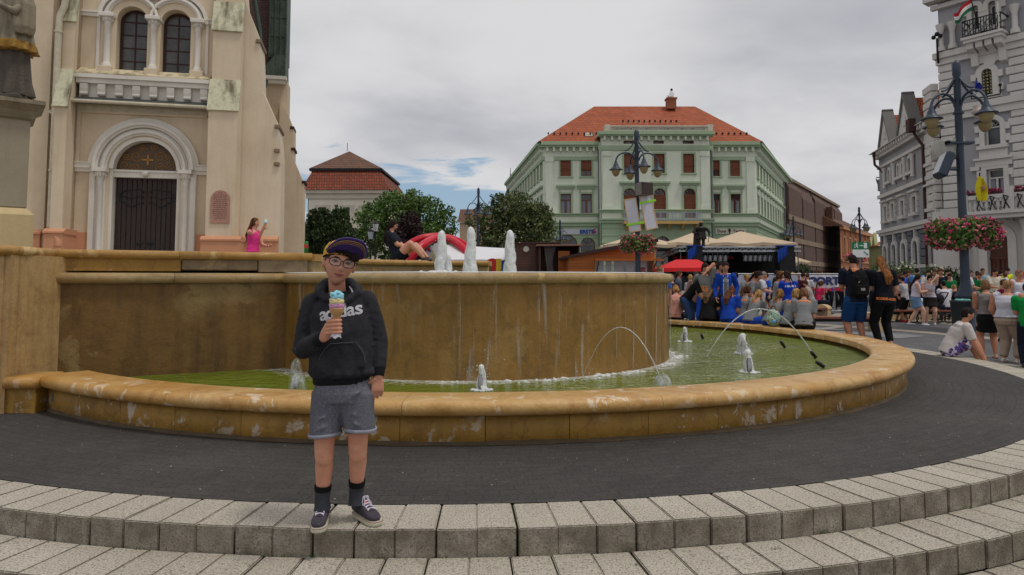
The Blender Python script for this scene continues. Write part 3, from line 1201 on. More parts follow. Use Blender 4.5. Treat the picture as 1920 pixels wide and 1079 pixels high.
m=Mat("weathered_sill_slabs",(206,190,158),.8)
m.var(2.5,.8,(128,118,84),a=.45,b=.6)
m.var(3.2,.8,(84,104,98),a=.60,b=.68,loc=(3,0,0))
m.bnoise(15,.015)
cz(mb,'window_ledge',m.m)
mb=MB()
mb.prism([(-.62,lz-.10),(-.62,lz-.06),(-.18,lz+.14),(-.18,lz-.10)],'x',lx0-.55,lx1+.02)
m=Mat("slate_ledge",(62,66,64),.7)
m.var(8,.6,(98,104,92),a=.5,b=.7)
m.bnoise(30,.02)
cz(mb,'slate_ledge',m.m)
mb=MB()
mb.tube([(lx0-.6,-.66,lz-.13),(lx1,-.66,lz-.16)],.07,10)
mb.box(lx0-.5,lx1,-.14,0,lz-.36,lz-.12)
mb.box(lx0-.5,lx1,-.2,0,lz-.22,lz-.12)
cz(mb,'gutter',M_GUTTER)
M_LEADGLASS=Mat("leaded_glass",(52,52,54),.25,0,.6)
M_LEADGLASS.var(1.4,.7,(112,110,106),a=.4,b=.7)
M_LEADGLASS.var(3.5,.4,(36,34,34),a=.45,b=.7)
M_LEADGLASS.var(120,.4,(30,28,26),a=.5,b=.52)
M_LEADGLASS=M_LEADGLASS.m
M_RUST=plain("rusty_frame",(62,34,28),.7)
wz0=[wz0[0]]*2
wzs=[wzs[0]]*2
for i in(0,1):
 cx,ww=win[i][0],win[0][1]-.02
 fr=MB()
 r=ww/2
 arch_band(fr,cx,wzs[i],r-.06,r+.03,.40,.50,20)
 fr.box(cx-r-.03,cx-r+.06,.40,.50,wz0[i],wzs[i])
 fr.box(cx+r-.06,cx+r+.03,.40,.50,wz0[i],wzs[i])
 fr.box(cx-r+.06,cx+r-.06,.40,.50,wz0[i],wz0[i]+.07)
 fr.box(cx-.022,cx+.022,.405,.47,wz0[i]+.07,wzs[i]+r-.05)
 hh=(wzs[i]-wz0[i])/4
 for q in range(1,5):
  fr.box(cx-r+.06,cx+r-.06,.412,.46,wz0[i]+q*hh-.02+.05,wz0[i]+q*hh+.02+.05)
 f=cz(fr,'window',M_RUST)
 mb=MB()
 mb.prism(arch(cx,wz0[i]+.01,wzs[i],ww-.04,16),'y',.44,.45)
 mb.build('pane',M_LEADGLASS,f)
mb=MB()
for i in(0,1):
 cx=win[i][0]
 r=win[0][1]/2+.03
 for rr_,rb_,y0 in((r,r+.20,.05),(r+.20,r+.26,.1),(r+.26,r+.46,-.08),(r+.46,r+.52,.0),(r+.52,r+.66,-.14)):
  e=0.0
  a0_,a1_=0,PI
  if rr_>(win[1][0]-win[0][0])/2-.02:
   q=math.acos(min(1,((win[1][0]-win[0][0])/2)/rb_))
   if i==0:
    a0_=q
   else:
    a1_=PI-q
  arch_band(mb,cx,wzs[i],rr_,rb_,y0,.2,26,a0_,a1_)
 for rr_,yy,tr in((r+.36,-.1,.06),):
  mb.tube([(cx+rr_*math.cos(PI*k/24),yy,wzs[i]+rr_*math.sin(PI*k/24))for k in range(25)],tr,8)
cz(mb,'window_arch',M_WHITE)
midx=(win[0][0]+win[1][0])/2
outer=[win[0][0]-win[0][1]/2-.32,midx,win[1][0]+win[0][1]/2+.32]
for k,cx in enumerate(outer):
 mb=MB()
 zb=wz0[0]-.15
 zt=wzs[0]
 mb.lathe([(.17,.0),(.17,.10),(.13,.16),(.115,.22),(.105,zt-zb-.62),(.13,zt-zb-.58),(.11,zt-zb-.52),(.2,zt-zb-.26),(.21,zt-zb-.16)],14,(cx,-.06,zb+.30))
 mb.cbox(cx-.26,cx+.26,-.32,.3,zt-.16+.15,zt+.12+.03,.02)
 for q in range(8):
  a=q*PI/4
  mb.ball((cx+.15*math.cos(a),-.06+.15*math.sin(a),zt-.06),(.06,.06,.1),6,5)
 cz(mb,'window_column',M_WHITE)
 mb=MB()
 mb.cbox(cx-.24,cx+.24,-.3,.3,zb-.22,zb+.30,.02)
 cz(mb,'column_base',M_CREAM)
mb=MB()
for s in(-1,1):
 mb.nx()
 a=outer[0 if s<0 else 2]+s*.27
 b=a+s*.1
 mb.box(min(a,b),max(a,b),-.06,.02,wz0[0],wzs[0]+.1)
for a,b in((xl+.2,outer[0]-.25),(outer[2]+.25,xr)):
 mb.nx()
 mb.box(a,b,-.10,0,wzs[0]+.02,wzs[0]+.16)
 mb.box(a,b,-.15,0,wzs[0]+.16,wzs[0]+.22)
cz(mb,'window_surround',M_WHITE)
def buttress(x0,x1,prof,name='buttress',mat=M_CREAM):
 mb=MB()
 mb.prism(prof,'x',x0,x1)
 return cz(mb,name,mat)
def slope_slab(x0,x1,ya,za,yb,zb):
 d=Vector((yb-ya,zb-za)).normalized()
 nrm=Vector((-d.y,d.x))
 if nrm.x>0:
  nrm=-nrm
 t=.09
 e=.04
 p=[(ya-d.x*e,za-d.y*e),(yb,zb),(yb+nrm.x*t,zb+nrm.y*t),(ya-d.x*e+nrm.x*t,za-d.y*e+nrm.y*t)]
 mb=MB()
 mb.prism([(a,b)for a,b in p],'x',x0-.05,x1+.05)
 cz(mb,'sloped_slab',M_SLAB)
d1=-.55
bx0,bx1=S(390,400,d1),S(444,400,d1)
s1t,s1b=Zc(420,152,d1),Zc(420,212,d1)
s2t,s2b=Zc(420,0,d1),Zc(420,58,d1)
buttress(bx0,bx1,[(0,0),(-.95,0),(-.95,s1b),(-.55,s1t),(-.55,s2b),(-.22,s2t),(-.22,ztop),(0,ztop)])
slope_slab(bx0,bx1,-.95,s1b,-.55,s1t)
slope_slab(bx0,bx1,-.55,s2b,-.22,s2t)
ppl=Zc(420,447,-1.05)
mb=MB()
mb.box(S(376,460,-1.1),S(450,460,-1.1),-1.12,0,0,ppl-.12)
mb.prism([(-1.12,ppl-.12),(-1.17,ppl-.10),(-1.17,ppl-.04),(-.97,ppl+.08),(0,ppl+.08),(0,ppl-.12)],'x',S(375,460,-1.1),S(451,460,-1.1))
cz(mb,'buttress_plinth',M_PEACH)
mb=MB()
pcx=S(413,390,-.97)
pz0,pzt=Zc(413,419,-.97),Zc(413,374,-.97)
pw=S(431,390,-.97)-S(395,390,-.97)
mb.prism(arch(pcx,pz0,pzt,pw,14),'y',-1.0,-.95)
m=Mat("red_marble",(168,122,104),.35)
m.var(6,.5,(190,150,134),a=.5,b=.6,dist=2)
plq=cz(mb,'plaque',m.m)
mb=MB()
rnd=random.Random(3)
for i in range(13):
 z=pzt+.22-i*(pzt+.22-pz0-.1)/13
 w=pw*(.32 if i==0 else .8)*rnd.uniform(.7,1)/2
 x=pcx-w
 while x<pcx+w:
  l=rnd.uniform(.03,.10)
  mb.box(x,min(x+l,pcx+w),-1.006,-1.001,z,z+.028)
  x+=l+.025
mb.build('inscription',plain("engraved",(126,88,74),.6),plq)
e1=S(462,300,-.2)
ol=[(S(444,300,.1),0),(S(524,460,.1),0),(S(524,440,.1),Zc(524,300,.1)),(S(522,240,.1),Zc(522,236,.1)),(S(505,200,.1),Zc(505,200,.1)),(S(490,165,.1),Zc(489,165,.1)),(S(487,78,.1),Zc(487,74,.1)),(S(470,30,.1),Zc(472,30,.1)),(S(458,0,.1),Zc(457,0,.1)),(S(452,0,.1),Zc(440,-60,.1)),(S(444,0,.1),Zc(440,-60,.1))]
mb=MB()
mb.prism(ol,'y',.1,1.5)
cz(mb,'raking_buttress',M_CREAM2)
mb=MB()
for(px,py)in((523,238),(522,283),(522,308),(488,78)):
 mb.nx()
 x,z=CH.at(px,py,.1)
 z-=CZ
 mb.cbox(x-.16,x+.05,.0,1.56,z-.08,z+.07,.02)
cz(mb,'drip_stone',plain('drip_stone_brown',(140,120,98),.8))
mb=MB()
mb.box(S(450,460,-.15),S(520,460,-.15),-.18,1.7,0,Zc(480,449,-.15)-.1)
mb.prism([(-.18,0),(-.24,.02),(-.24,.10),(-.0,.22),(1.7,.22),(1.7,0)],'x',S(450,460,-.15),S(521,460,-.15))
v=mb.v
zz=Zc(480,449,-.15)-.1
for i in range(len(v)-12,len(v)):
 v[i]=(v[i][0],v[i][1],v[i][2]+zz)
cz(mb,'buttress_plinth',M_PEACH)
D2=5.0
mb=MB()
mb.box(S(485,300,D2),S(536,300,D2),D2,D2+1.2,0,Zc(520,152,D2))
cz(mb,'nave_wall',M_CREAM)
D3=4.6
ol=[(S(524,300,D3),0),(S(569,460,D3),0),(S(570,330,D3),Zc(571,345,D3)),(S(551,290,D3),Zc(551,300,D3)),(S(551,250,D3),Zc(550,244,D3)),(S(539,215,D3),Zc(538,213,D3)),(S(524,213,D3),Zc(538,190,D3))]
mb=MB()
mb.prism(ol,'y',D3,D3+.9)
cz(mb,'raking_buttress',M_CREAM)
mb=MB()
for(px,py)in((549,240),(551,280),(571,342)):
 mb.nx()
 x,z=CH.at(px,py,D3)
 z-=CZ
 mb.cbox(x-.12,x+.06,D3-.04,D3+.95,z-.07,z+.07,.02)
cz(mb,'drip_stone',M_RUST)
mb=MB()
x0,x1=S(478,100,D2),S(518,100,D2)
zb=Zc(510,146,D2)
mb.prism([(x0,zb),(x1,zb),(x1,zb+14),(x0-3,zb+14),(x0-1.0,zb+3)],'y',D2+.3,D2+.7)
m=Mat("purple_slates",(92,66,68),.6)
br=m.N('ShaderNodeTexBrick')
for k_,v_ in(('Scale',1),('Brick Width',.2),('Row Height',.11),('Mortar Size',.012)):
 br.inputs[k_].default_value=v_
br.inputs['Color1'].default_value=(*lin((104,74,76)),1)
br.inputs['Color2'].default_value=(*lin((80,58,62)),1)
br.inputs['Mortar'].default_value=(*lin((40,30,34)),1)
s_=m.N('ShaderNodeSeparateXYZ')
m.L(m.coord(),s_.inputs[0])
c_=m.N('ShaderNodeCombineXYZ')
m.L(s_.outputs[0],c_.inputs[0])
m.L(s_.outputs[2],c_.inputs[1])
m.L(c_.outputs[0],br.inputs['Vector'])
m.colout=br.outputs['Color']
m.L(m.colout,m.b.inputs['Base Color'])
m.var(1.5,.4,(70,66,60))
cz(mb,'slate_roof',m.m)
m=Mat("green_copper",(70,84,74),.6,.2)
m.var(2,.8,(44,62,52),a=.4,b=.62)
m.var(1.2,.4,(128,142,112),sc=(4,4,.3),a=.55,b=.7)
m.bnoise(10,.02)
M_VERD=m.m
mb=MB()
xa,xb=S(505,100,D2-.2),S(536,100,D2-.2)
mb.box(xa,xb,D2-.2,D2+1.4,zb+.9,zb+14)
mb.prism([(xa-.45,zb),(xb+.02,zb),(xb,zb+1.0),(xa+.25,zb+1.0)],'y',D2-.35,D2+1.0)
for i in range(4):
 x=xa+(xb-xa)*(i+.0)/3
 mb.box(x-.03,x+.03,D2-.27,D2-.2,zb+.9,zb+14)
for i in range(14):
 mb.box(xa,xb,D2-.225,D2-.2,zb+1.0+i*.9,zb+1.04+i*.9)
cz(mb,'copper_corner',M_VERD)
mb=MB()
mb.box(S(487,150,D2),xb+.06,D2-.38,D2,zb-.16,zb)
mb.box(S(487,150,D2),xb,D2-.28,D2,zb-.34,zb-.16)
cz(mb,'eaves_cornice',M_WHITE)
mb=MB()
for i in range(1):
 pts=[CH.at(px,py,1.7)for px,py in((477,0),(487,60),(488,100),(489,148),(497,152))]
 mb.tube([(a,1.75,b-CZ)for a,b in pts],.09,8)
pts=[CH.at(px,py,1.8)for px,py in((500,150),(497,162),(489,172))]
mb.tube([(a,1.85,b-CZ)for a,b in pts],.07,8)
cz(mb,'roof_edge',M_LEAD)
d1=-.9
bx1l,bx0l=S(126,300,0),S(40,300,0)
wl0=S(-90,300,-.25)
mb=MB()
mb.box(wl0,S(110,300,-.25)-.35,-.35,6,0,ztop)
cz(mb,'wall',M_CREAM)
sb1t,sb1b=Zc(128,136,-.3),Zc(120,202,-.8)
sb2t,sb2b=Zc(140,-30,-.3),Zc(128,40,-.6)
X0,X1=S(112,300,-.4),S(128,300,-.4)+.12
buttress(X0,X1,[(0,0),(-1.0,0),(-1.0,sb1b),(-.6,sb1t),(-.6,sb2b),(-.28,sb2t),(-.28,ztop),(0,ztop)])
slope_slab(X0,X1,-1.0,sb1b,-.6,sb1t)
slope_slab(X0,X1,-.6,sb2b,-.28,sb2t)
buttress(X1,xl+.05,[(0,0),(-.3,0),(-.3,ztop),(0,ztop)],'wall_strip')
pz=Zc(90,434,-.6)
mb=MB()
for(a,b,d)in((wl0,X0-.5,-.5),(X0-.12,X1+.1,-1.14)):
 mb.nx()
 mb.box(a,b,d,0,0,pz-.12)
 mb.prism([(d,pz-.12),(d-.05,pz-.1),(d-.05,pz-.04),(d+.16,pz+.08),(0,pz+.08),(0,pz-.12)],'x',a-.03,b+.03)
cz(mb,'buttress_plinth',M_PEACH)
mb=MB()
path=[(126,-20),(121,12),(112,32),(110,60),(108,200),(104,320),(98,428)]
pts=[]
for px,py in path:
 a,b=CH.at(px,py,-.75)
 pts.append(Vector((a,-.75,b-CZ)))
x_ref=pts[3].x
for p in pts[3:]:
 p.x=x_ref
mb.tube(pts,.115,12)
for p in pts[3:-1]:
 mb.lathe([(.14,-.04),(.14,.04)],12,p)
dp=cz(mb,'downpipe',M_GUTTER)
mb=MB()
q=pts[-1]
mb.tube([q,q+Vector((0,0,-.1)),q+Vector((.1,-.12,-.22)),q+Vector((.36,-.3,-.34)),q+Vector((.42,-.32,-.5)),Vector((q.x+.42,q.y-.32,0))],.125,12)
mb.lathe([(.15,-.05),(.15,.05)],12,q+Vector((.42,-.32,-.62)))
mb.build('pipe_shoe',M_PEACH,dp)
mb=MB()
a,b=CH.at(134,198,-.66)
mb.tube([(lx0-.55,-.66,lz-.14),(lx0-.5,-.66,lz-.42),(lx0-.75,-.7,lz-.62),(x_ref,-.74,lz-.72)],.065,8)
mb.build('pipe_branch',M_GUTTER,dp)
# statue on its pedestal
st_p=P(6,400,10.2)
M_OLDST=mat_ochre("old_grey_stone",(128,118,100),(150,138,112),(160,152,136),.4,(58,52,44),.8,4)
M_PEDST=stucco("pedestal_stone",(158,148,128),(124,116,100),.6)
ped=empty('statue_pedestal',(st_p.x,10.2,1.1),R(38))
tag(ped,'tall grey stone pedestal with a moulded cap behind the pier wall','pedestal')
capz=P(40,192,10.2).z-1.1
sh0=P(30,392,10.2).z-1.1
mb=MB()
mb.cbox(-.27,.27,-.27,.27,sh0,capz-.28,.02)
mb.build('shaft',M_PEDST,ped)
mb=MB()
def sq_prof(mb,prof,M=None):
 for(w0,z0),(w1,z1)in zip(prof,prof[1:]):
  vs=[(s*w,t*w,z)for w,z in((w0,z0),(w1,z1))for s,t in((-1,-1),(1,-1),(1,1),(-1,1))]
  mb.add(vs,[(i,(i+1)%4,4+(i+1)%4,4+i)for i in range(4)],False)
 mb.add([(s*prof[-1][0],t*prof[-1][0],prof[-1][1])for s,t in((-1,-1),(1,-1),(1,1),(-1,1))],[(0,1,2,3)],False)
sq_prof(mb,[(.27,capz-.30),(.33,capz-.27),(.29,capz-.24),(.33,capz-.16),(.42,capz-.08),(.44,capz-.07),(.44,capz-.01),(.38,capz)])
mb.build('cap',M_OLDST,ped)
mb=MB()
sq_prof(mb,[(.36,0),(.36,sh0-.1),(.27,sh0)])
mb.build('base',stucco("yellow_base_stone",(202,182,138),(164,142,104),.6),ped)
statue=empty('saint_statue',(st_p.x,10.2,1.1+capz),R(0))
tag(statue,'weathered stone figure of a robed saint with gilded hem standing on the grey pedestal','statue')
def robe(prof,seed,folds=9,amp=.12,sx=1.0,sy=.8,n=64,k=46,cx=0,cy=0,lean=0):
 bm=bmesh.new()
 rows=[]
 for j in range(k+1):
  t=j/k
  q=t*(len(prof)-1)
  i0=min(int(q),len(prof)-2)
  f=q-i0
  r=prof[i0][0]*(1-f)+prof[i0+1][0]*f
  z=prof[i0][1]*(1-f)+prof[i0+1][1]*f
  row=[]
  for i in range(n):
   a=2*PI*i/n
   d=math.sin(a*folds+2.2*noise.noise(Vector((seed,z*1.2,0))))*amp*(1-t*.6)
   d+=.5*amp*noise.noise(Vector((math.cos(a)*2+seed,math.sin(a)*2,z*1.6)))
   rr_=r*(1+d)
   row.append(bm.verts.new((cx+lean*z+rr_*math.cos(a)*sx,cy+rr_*math.sin(a)*sy,z)))
  rows.append(row)
 for j in range(k):
  for i in range(n):
   bm.faces.new((rows[j][i],rows[j][(i+1)%n],rows[j+1][(i+1)%n],rows[j+1][i]))
 bm.faces.new(rows[k])
 bm.faces.new(list(reversed(rows[0])))
 return bm
mb=MB()
mb.cbox(-.3,.3,-.26,.26,0,.08,.02)
mb.bm(robe([(.27,.08),(.22,.3),(.19,.8),(.17,.98)],3,8,.16,1.0,.85,cx=.06),None,True)
mb.build('lower_robe',plain("dark_weathered_stone",(92,84,74),.85,0,.6,4,bump=.02),statue)
mb=MB()
mb.bm(robe([(.30,.78),(.27,.84),(.23,1.1),(.21,1.4),(.20,1.62),(.1,1.72)],5,11,.13,1.0,.9,cx=.03),None,True)
mb.bm(robe([(.13,1.0),(.16,1.1),(.15,1.45),(.10,1.6)],9,6,.16,.9,.9,n=36,cx=.24,cy=-.08),None,True)
mb.tube([(.22,-.05,1.5),(.2,-.24,1.3),(.02,-.28,1.38)],[.09,.07,.045],10)
mb.ball((0,-.28,1.40),(.06,.045,.05))
for q in range(4):
 mb.tube([(-.03,-.3,1.38+q*.02),(-.09,-.31,1.39+q*.022),(-.12,-.29,1.385+q*.022)],.012,6)
mb.ball((0,0,1.86),(.095,.11,.13),14,10)
mb.lathe([(.055,1.68),(.055,1.8)],12,(0,0,0))
mb.ball((0,-.10,1.79),(.05,.05,.08),8,6)
mb.build('surplice',M_OLDST,statue)
mb=MB()
mb.bm(robe([(.315,.76),(.305,.80),(.285,.90)],5,11,.13,1.0,.9,k=6,cx=.03),None,True)
mb.build('gilded_hem',plain("gilding",(150,112,36),.65,.2,.9,14),statue)
# green bank building
M_GPALE=stucco("pale_green_render",(224,230,212),(190,199,176),.35)
M_GMID=stucco("mid_green_trim",(168,187,156),(142,160,132),.35)
M_GBASE=stucco("green_banded_base",(174,194,162),(146,166,138),.4)
M_TILE=tiles("orange_roof_tiles",(196,104,62),(128,64,42))
M_SHUT=Mat("brown_roller_shutter",(124,66,40),.6)
M_SHUT.bump(M_SHUT.ramp(M_SHUT.noise(1,0,0,(.01,.01,16)),.45,.55),.02)
M_SHUT=M_SHUT.m
M_WOODF=plain("brown_window_frame",(128,66,36),.5)
M_CURT=plain("net_curtain",(150,152,160),.9)
M_OFFW=stucco("off_white_render",(214,206,188),(180,170,150),.4)
M_GREY=plain("grey_paint",(120,124,128),.5)
M_BLUE=plain("blue_lettering",(20,74,160),.5,var=.1)
M_RED=plain("red_paint",(196,30,36),.5,var=.1)
def text_mb(body,size,name,mat,parent,M,extrude=.01,bold=0.0,align='CENTER',sx=1.0):
 cu=bpy.data.curves.new("tmp",'FONT')
 cu.body=body
 cu.size=size
 cu.align_x=align
 cu.align_y='CENTER'
 cu.extrude=extrude
 cu.offset=bold
 cu.resolution_u=3
 ob=bpy.data.objects.new("tmp",cu)
 COL.objects.link(ob)
 dg=bpy.context.evaluated_depsgraph_get()
 me=bpy.data.meshes.new_from_object(ob.evaluated_get(dg))
 bpy.data.objects.remove(ob)
 me.transform(Matrix.Diagonal((sx,1,1,1)))
 me.transform(M)
 me.materials.clear()
 me.materials.append(mat)
 me.name=name
 o=bpy.data.objects.new(name,me)
 COL.objects.link(o)
 o.parent=parent
 return o
UPR=Matrix.Rotation(PI/2,4,'X')
class House:
 def __init__(self,root,plane,z0,M=None):
  self.root,self.pl,self.z0=root,plane,z0
  W=Matrix.Translation(plane.o)@Matrix.Rotation(plane.ang,4,'Z')
  R0=Matrix.Translation(root.location)@Matrix.Rotation(root.rotation_euler.z,4,'Z')
  self.M=R0.inverted()@W
 def s(self,x,y=400,d=0.0):
  return self.pl.at(x,y,d)[0]
 def z(self,x,y,d=0.0):
  return self.pl.at(x,y,d)[1]
 def put(self,mb,name,mat,parent=None,fix=True):
  mb.v=[tuple(self.M@Vector(v))for v in mb.v]
  return mb.build(name,mat,parent or self.root,fix)
def sash(H,x0,x1,z0,z1,kind,trim=None,y=.18,arched=False,name='window',fw=.07,hood=True,tw=.16):
 cx=(x0+x1)/2
 mb=MB()
 mb.box(x0,x0+fw,y,y+.1,z0,z1)
 mb.box(x1-fw,x1,y,y+.1,z0,z1)
 mb.box(x0+fw,x1-fw,y,y+.1,z0,z0+fw)
 if not arched:
  mb.box(x0+fw,x1-fw,y,y+.1,z1-fw,z1)
 zt=z0+(z1-z0)*.68
 if kind in('cross','half'):
  mb.box(cx-fw*.6,cx+fw*.6,y,y+.09,z0+fw,zt)
  mb.box(x0+fw,x1-fw,y,y+.09,zt,zt+fw)
 if arched:
  r=(x1-x0)/2
  arch_band(mb,cx,z1,r-fw,r,y,y+.1,14)
  mb.box(x0+fw,x1-fw,y,y+.09,z1-fw,z1)
  for k in range(1,4):
   a=PI*k/4
   mb.tube([(cx+.2*r*math.cos(a),y+.04,z1+.2*r*math.sin(a)),(cx+.97*r*math.cos(a),y+.04,z1+.97*r*math.sin(a))],fw*.4,4)
 f=H.put(mb,name,H.frame)
 mb=MB()
 mb.box(x0,x1,y+.12,y+.13,z0,z1)
 if arched:
  r=(x1-x0)/2
  mb.prism([(cx+r*math.cos(PI*i/12),z1+r*math.sin(PI*i/12))for i in range(13)],'y',y+.121,y+.13)
 H.put(mb,'pane',M_GLASS,f)
 if kind in('shut','half','closed'):
  zb=z0 if kind!='half' else z0+(z1-z0)*.34
  mb=MB()
  mb.box(x0+.03,x1-.03,y-.05,y-.01,zb,z1)
  H.put(mb,'shutter',M_SHUT,f)
 if kind=='cross':
  mb=MB()
  mb.box(x0+fw,cx-.12,y+.105,y+.115,z0+fw,zt)
  mb.box(cx+.14,x1-fw,y+.105,y+.115,z0+fw,zt)
  H.put(mb,'curtain',M_CURT,f)
 return f
def surround(mb,x0,x1,z0,z1,t=.16,y=-.06):
 mb.box(x0-t,x0,y,.02,z0,z1+t)
 mb.box(x1,x1+t,y,.02,z0,z1+t)
 mb.box(x0,x1,y,.02,z1,z1+t)
 mb.box(x0-t-.06,x1+t+.06,y-.08,.02,z0-.14,z0)
YG=70.0
gL,gR=P(1020,400,YG),P(1418,400,YG)
bank=empty('bank_building',(gL.x,YG,0),0)
tag(bank,'three storey pale green corner building with orange tiled roof and brown shuttered windows','building')
GP=Plane(gL.x,YG,0)
H=House(bank,GP,0)
H.frame=M_WOODF
Wd=gR.x-gL.x
z_cor=H.z(1100,283)
z_top=H.z(1100,268)
z_b1,z_b2=H.z(1100,404),H.z(1100,419)
pj0,pj1=H.s(1127,400,-1.6),H.s(1334,400,-1.6)
cols=[(H.s(1051),H.s(1071)),(H.s(1090),H.s(1110)),(H.s(1338.5),H.s(1351.5)),(H.s(1370.5),H.s(1389.5))]
zu0,zu1=H.z(1061,331),H.z(1061,297)
zm0,zm1=H.z(1061,400.5),H.z(1061,364)
gar=[(H.s(1064),H.s(1088)-H.s(1051)),(H.s(1102),H.s(1116)-H.s(1089)),(H.s(1352),H.s(1366)-H.s(1340)),(H.s(1391),H.s(1404)-H.s(1378))]
zg=H.z(1064,459)
holes=[rect(a,b,zu0,zu1)for a,b in cols]+[rect(a,b,zm0,zm1)for a,b in cols]
holes+=[arch(c,.6,zg,w,12)for c,w in gar]
mb=MB()
mb.wall(rect(0,Wd,z_b2,z_top),holes[:8],0,.25)
H.put(mb,'wall',M_GPALE)
mb=MB()
mb.wall(rect(0,Wd,-.2,z_b2),holes[8:],0,.25)
for i in range(9):
 z=.5+i*(z_b2-.6)/9
 mb.box(0,Wd,-.05,0,z,z+.03)
H.put(mb,'base_wall',M_GBASE)
kinds_u=['shut','half','half','shut']
for i,(a,b)in enumerate(cols):
 sash(H,a,b,zu0,zu1,kinds_u[i])
 sash(H,a,b,zm0,zm1,'cross')
for c,w in gar:
 sash(H,c-w/2,c+w/2,.6,zg,'cross',arched=True)
mb=MB()
for(a,b)in cols:
 mb.nx()
 surround(mb,a,b,zu0,zu1)
 mb.nx()
 surround(mb,a,b,zm0,zm1)
 zh=H.z(1061,349)
 mb.box(a-.42,b+.42,-.3,.0,zh-.1,zh+.1)
 mb.box(a-.32,b+.32,-.2,.0,zh-.3,zh-.1)
 for s in(a-.18,b+.06):
  mb.box(s,s+.12,-.12,0,zh-.75,zh-.3)
H.put(mb,'window_surround',M_GMID)
def strings(mb,x0,x1,y,zc,zt,b1,b2,dent=None):
 mb.box(x0,x1,y-.12,y,zc-1.0,zc-.62)
 mb.box(x0-.0,x1+.0,y-.55,y,zc+(zt-zc)*.35,zt-.35)
 mb.box(x0,x1,y-.75,y,zt-.35,zt)
 mb.box(x0,x1,y-.1,y,b1-.12,b1+.10)
 mb.box(x0,x1,y-.25,y,b1+.10,b1+.20)
 mb.box(x0,x1,y-.18,y,b2-.3,b2)
 mb.box(x0,x1,y-.3,y,b2,b2+.14)
def dentils(mb,x0,x1,y,zc,zt,step=.62):
 n=int((x1-x0)/step)
 for i in range(n):
  x=x0+(i+.5)*(x1-x0)/n
  mb.box(x-.1,x+.1,y-.48,y,zc-.12,zc+(zt-zc)*.36)
def pilaster(mb,x,y,w,z0,z1):
 mb.box(x-w/2,x+w/2,y-.12,y,z0,z1)
 mb.box(x-w/2-.07,x+w/2+.07,y-.2,y,z1-.5,z1)
 mb.box(x-w/2-.1,x+w/2+.1,y-.2,y,z0,z0+.4)
mb=MB()
strings(mb,-.3,Wd+.3,0,z_cor,z_top,z_b1,z_b2)
H.put(mb,'cornice',M_GMID)
mb=MB()
dentils(mb,0,pj0-.2,0,z_cor,z_top)
dentils(mb,pj1+.2,Wd,0,z_cor,z_top)
H.put(mb,'dentil_course',M_GPALE)
mb=MB()
for x in(.55,Wd-.55):
 mb.nx()
 pilaster(mb,x,0,.75,z_b1+.2,z_cor-.65)
H.put(mb,'pilaster',M_GPALE)
yp=-1.6
zp_t=H.z(1230,248.5,yp)
zp_c=H.z(1230,262,yp)
zb1p,zb2p=H.z(1230,397,yp),H.z(1230,413,yp)
pc=[(H.s(1170,310,yp),H.s(1190.5,310,yp)),(H.s(1226,310,yp),H.s(1246,310,yp)),(H.s(1281,310,yp),H.s(1301.5,310,yp))]
pzu0,pzu1=H.z(1290,325,yp),H.z(1290,289,yp)
par=[(H.s(x,380,yp),H.s(1305,380,yp)-H.s(1282,380,yp))for x in(1180.5,1237.5,1293.5)]
pza0,pzas=H.z(1290,409,yp),H.z(1290,365,yp)
att=[(H.s(a,266,yp),H.s(b,266,yp))for a,b in((1169,1191),(1225,1245),(1280,1301))]
az0,az1=H.z(1290,270,yp),H.z(1290,264,yp)
pg=[(H.s(1181,455,yp),1.45),(H.s(1243,455,yp),1.45),(H.s(1300,455,yp),1.45)]
zpg=H.z(1243,457,yp)
mb=MB()
mb.wall(rect(pj0,pj1,zb2p,zp_t),[rect(a,b,pzu0,pzu1)for a,b in pc]+[arch(c,pza0,pzas,w,12)for c,w in par]+[rect(a,b,az0,az1)for a,b in att],yp,.25)
mb.box(pj0,pj0+.05,yp,0,zb2p,zp_t)
mb.box(pj1-.05,pj1,yp,0,zb2p,zp_t)
mb.box(pj0,pj1,yp+.3,6,z_top-.2,zp_t)
H.put(mb,'wall',M_GPALE)
mb=MB()
mb.wall(rect(pj0,pj1,-.2,zb2p),[arch(c,.6,zpg,w,12)for c,w in pg],yp,.25)
mb.box(pj0,pj0+.05,yp,0,0,zb2p)
mb.box(pj1-.05,pj1,yp,0,0,zb2p)
for i in range(9):
 z=.5+i*(zb2p-.6)/9
 mb.box(pj0-.01,pj1+.01,yp-.05,yp,z,z+.03)
H.put(mb,'base_wall',M_GBASE)
for i,(a,b)in enumerate(pc):
 sash(H,a,b,pzu0,pzu1,('half','half','shut')[i],y=yp+.18)
for(c,w)in par:
 f=sash(H,c-w/2,c+w/2,pza0,pzas,'closed',arched=True,y=yp+.18)
for(c,w)in pg:
 sash(H,c-w/2,c+w/2,.6,zpg,'cross',arched=True,y=yp+.18)
for a,b in att:
 sash(H,a,b,az0,az1,'plain',y=yp+.18)
mb=MB()
for(a,b)in pc:
 mb.nx()
 surround(mb,a,b,pzu0,pzu1,.17,yp-.06)
for k,(c,w)in enumerate(par):
 mb.nx()
 arch_band(mb,c,pzas,w/2,w/2+.18,yp-.08,yp+.02,16)
 mb.box(c-w/2-.18,c-w/2,yp-.08,yp,pza0,pzas)
 mb.box(c+w/2,c+w/2+.18,yp-.08,yp,pza0,pzas)
 zh=H.z(1290,343,yp)
 mb.box(c-1.0,c+1.0,yp-.35,yp,zh-.1,zh+.1)
 mb.box(c-.88,c+.88,yp-.2,yp,zh-.25,zh-.1)
 for s in(-.72,.6):
  mb.box(c+s,c+s+.12,yp-.15,yp,zh-.8,zh-.25)
H.put(mb,'window_surround',M_GMID)
mb=MB()
strings(mb,pj0-.25,pj1+.25,yp,zp_c,zp_t,zb1p,zb2p)
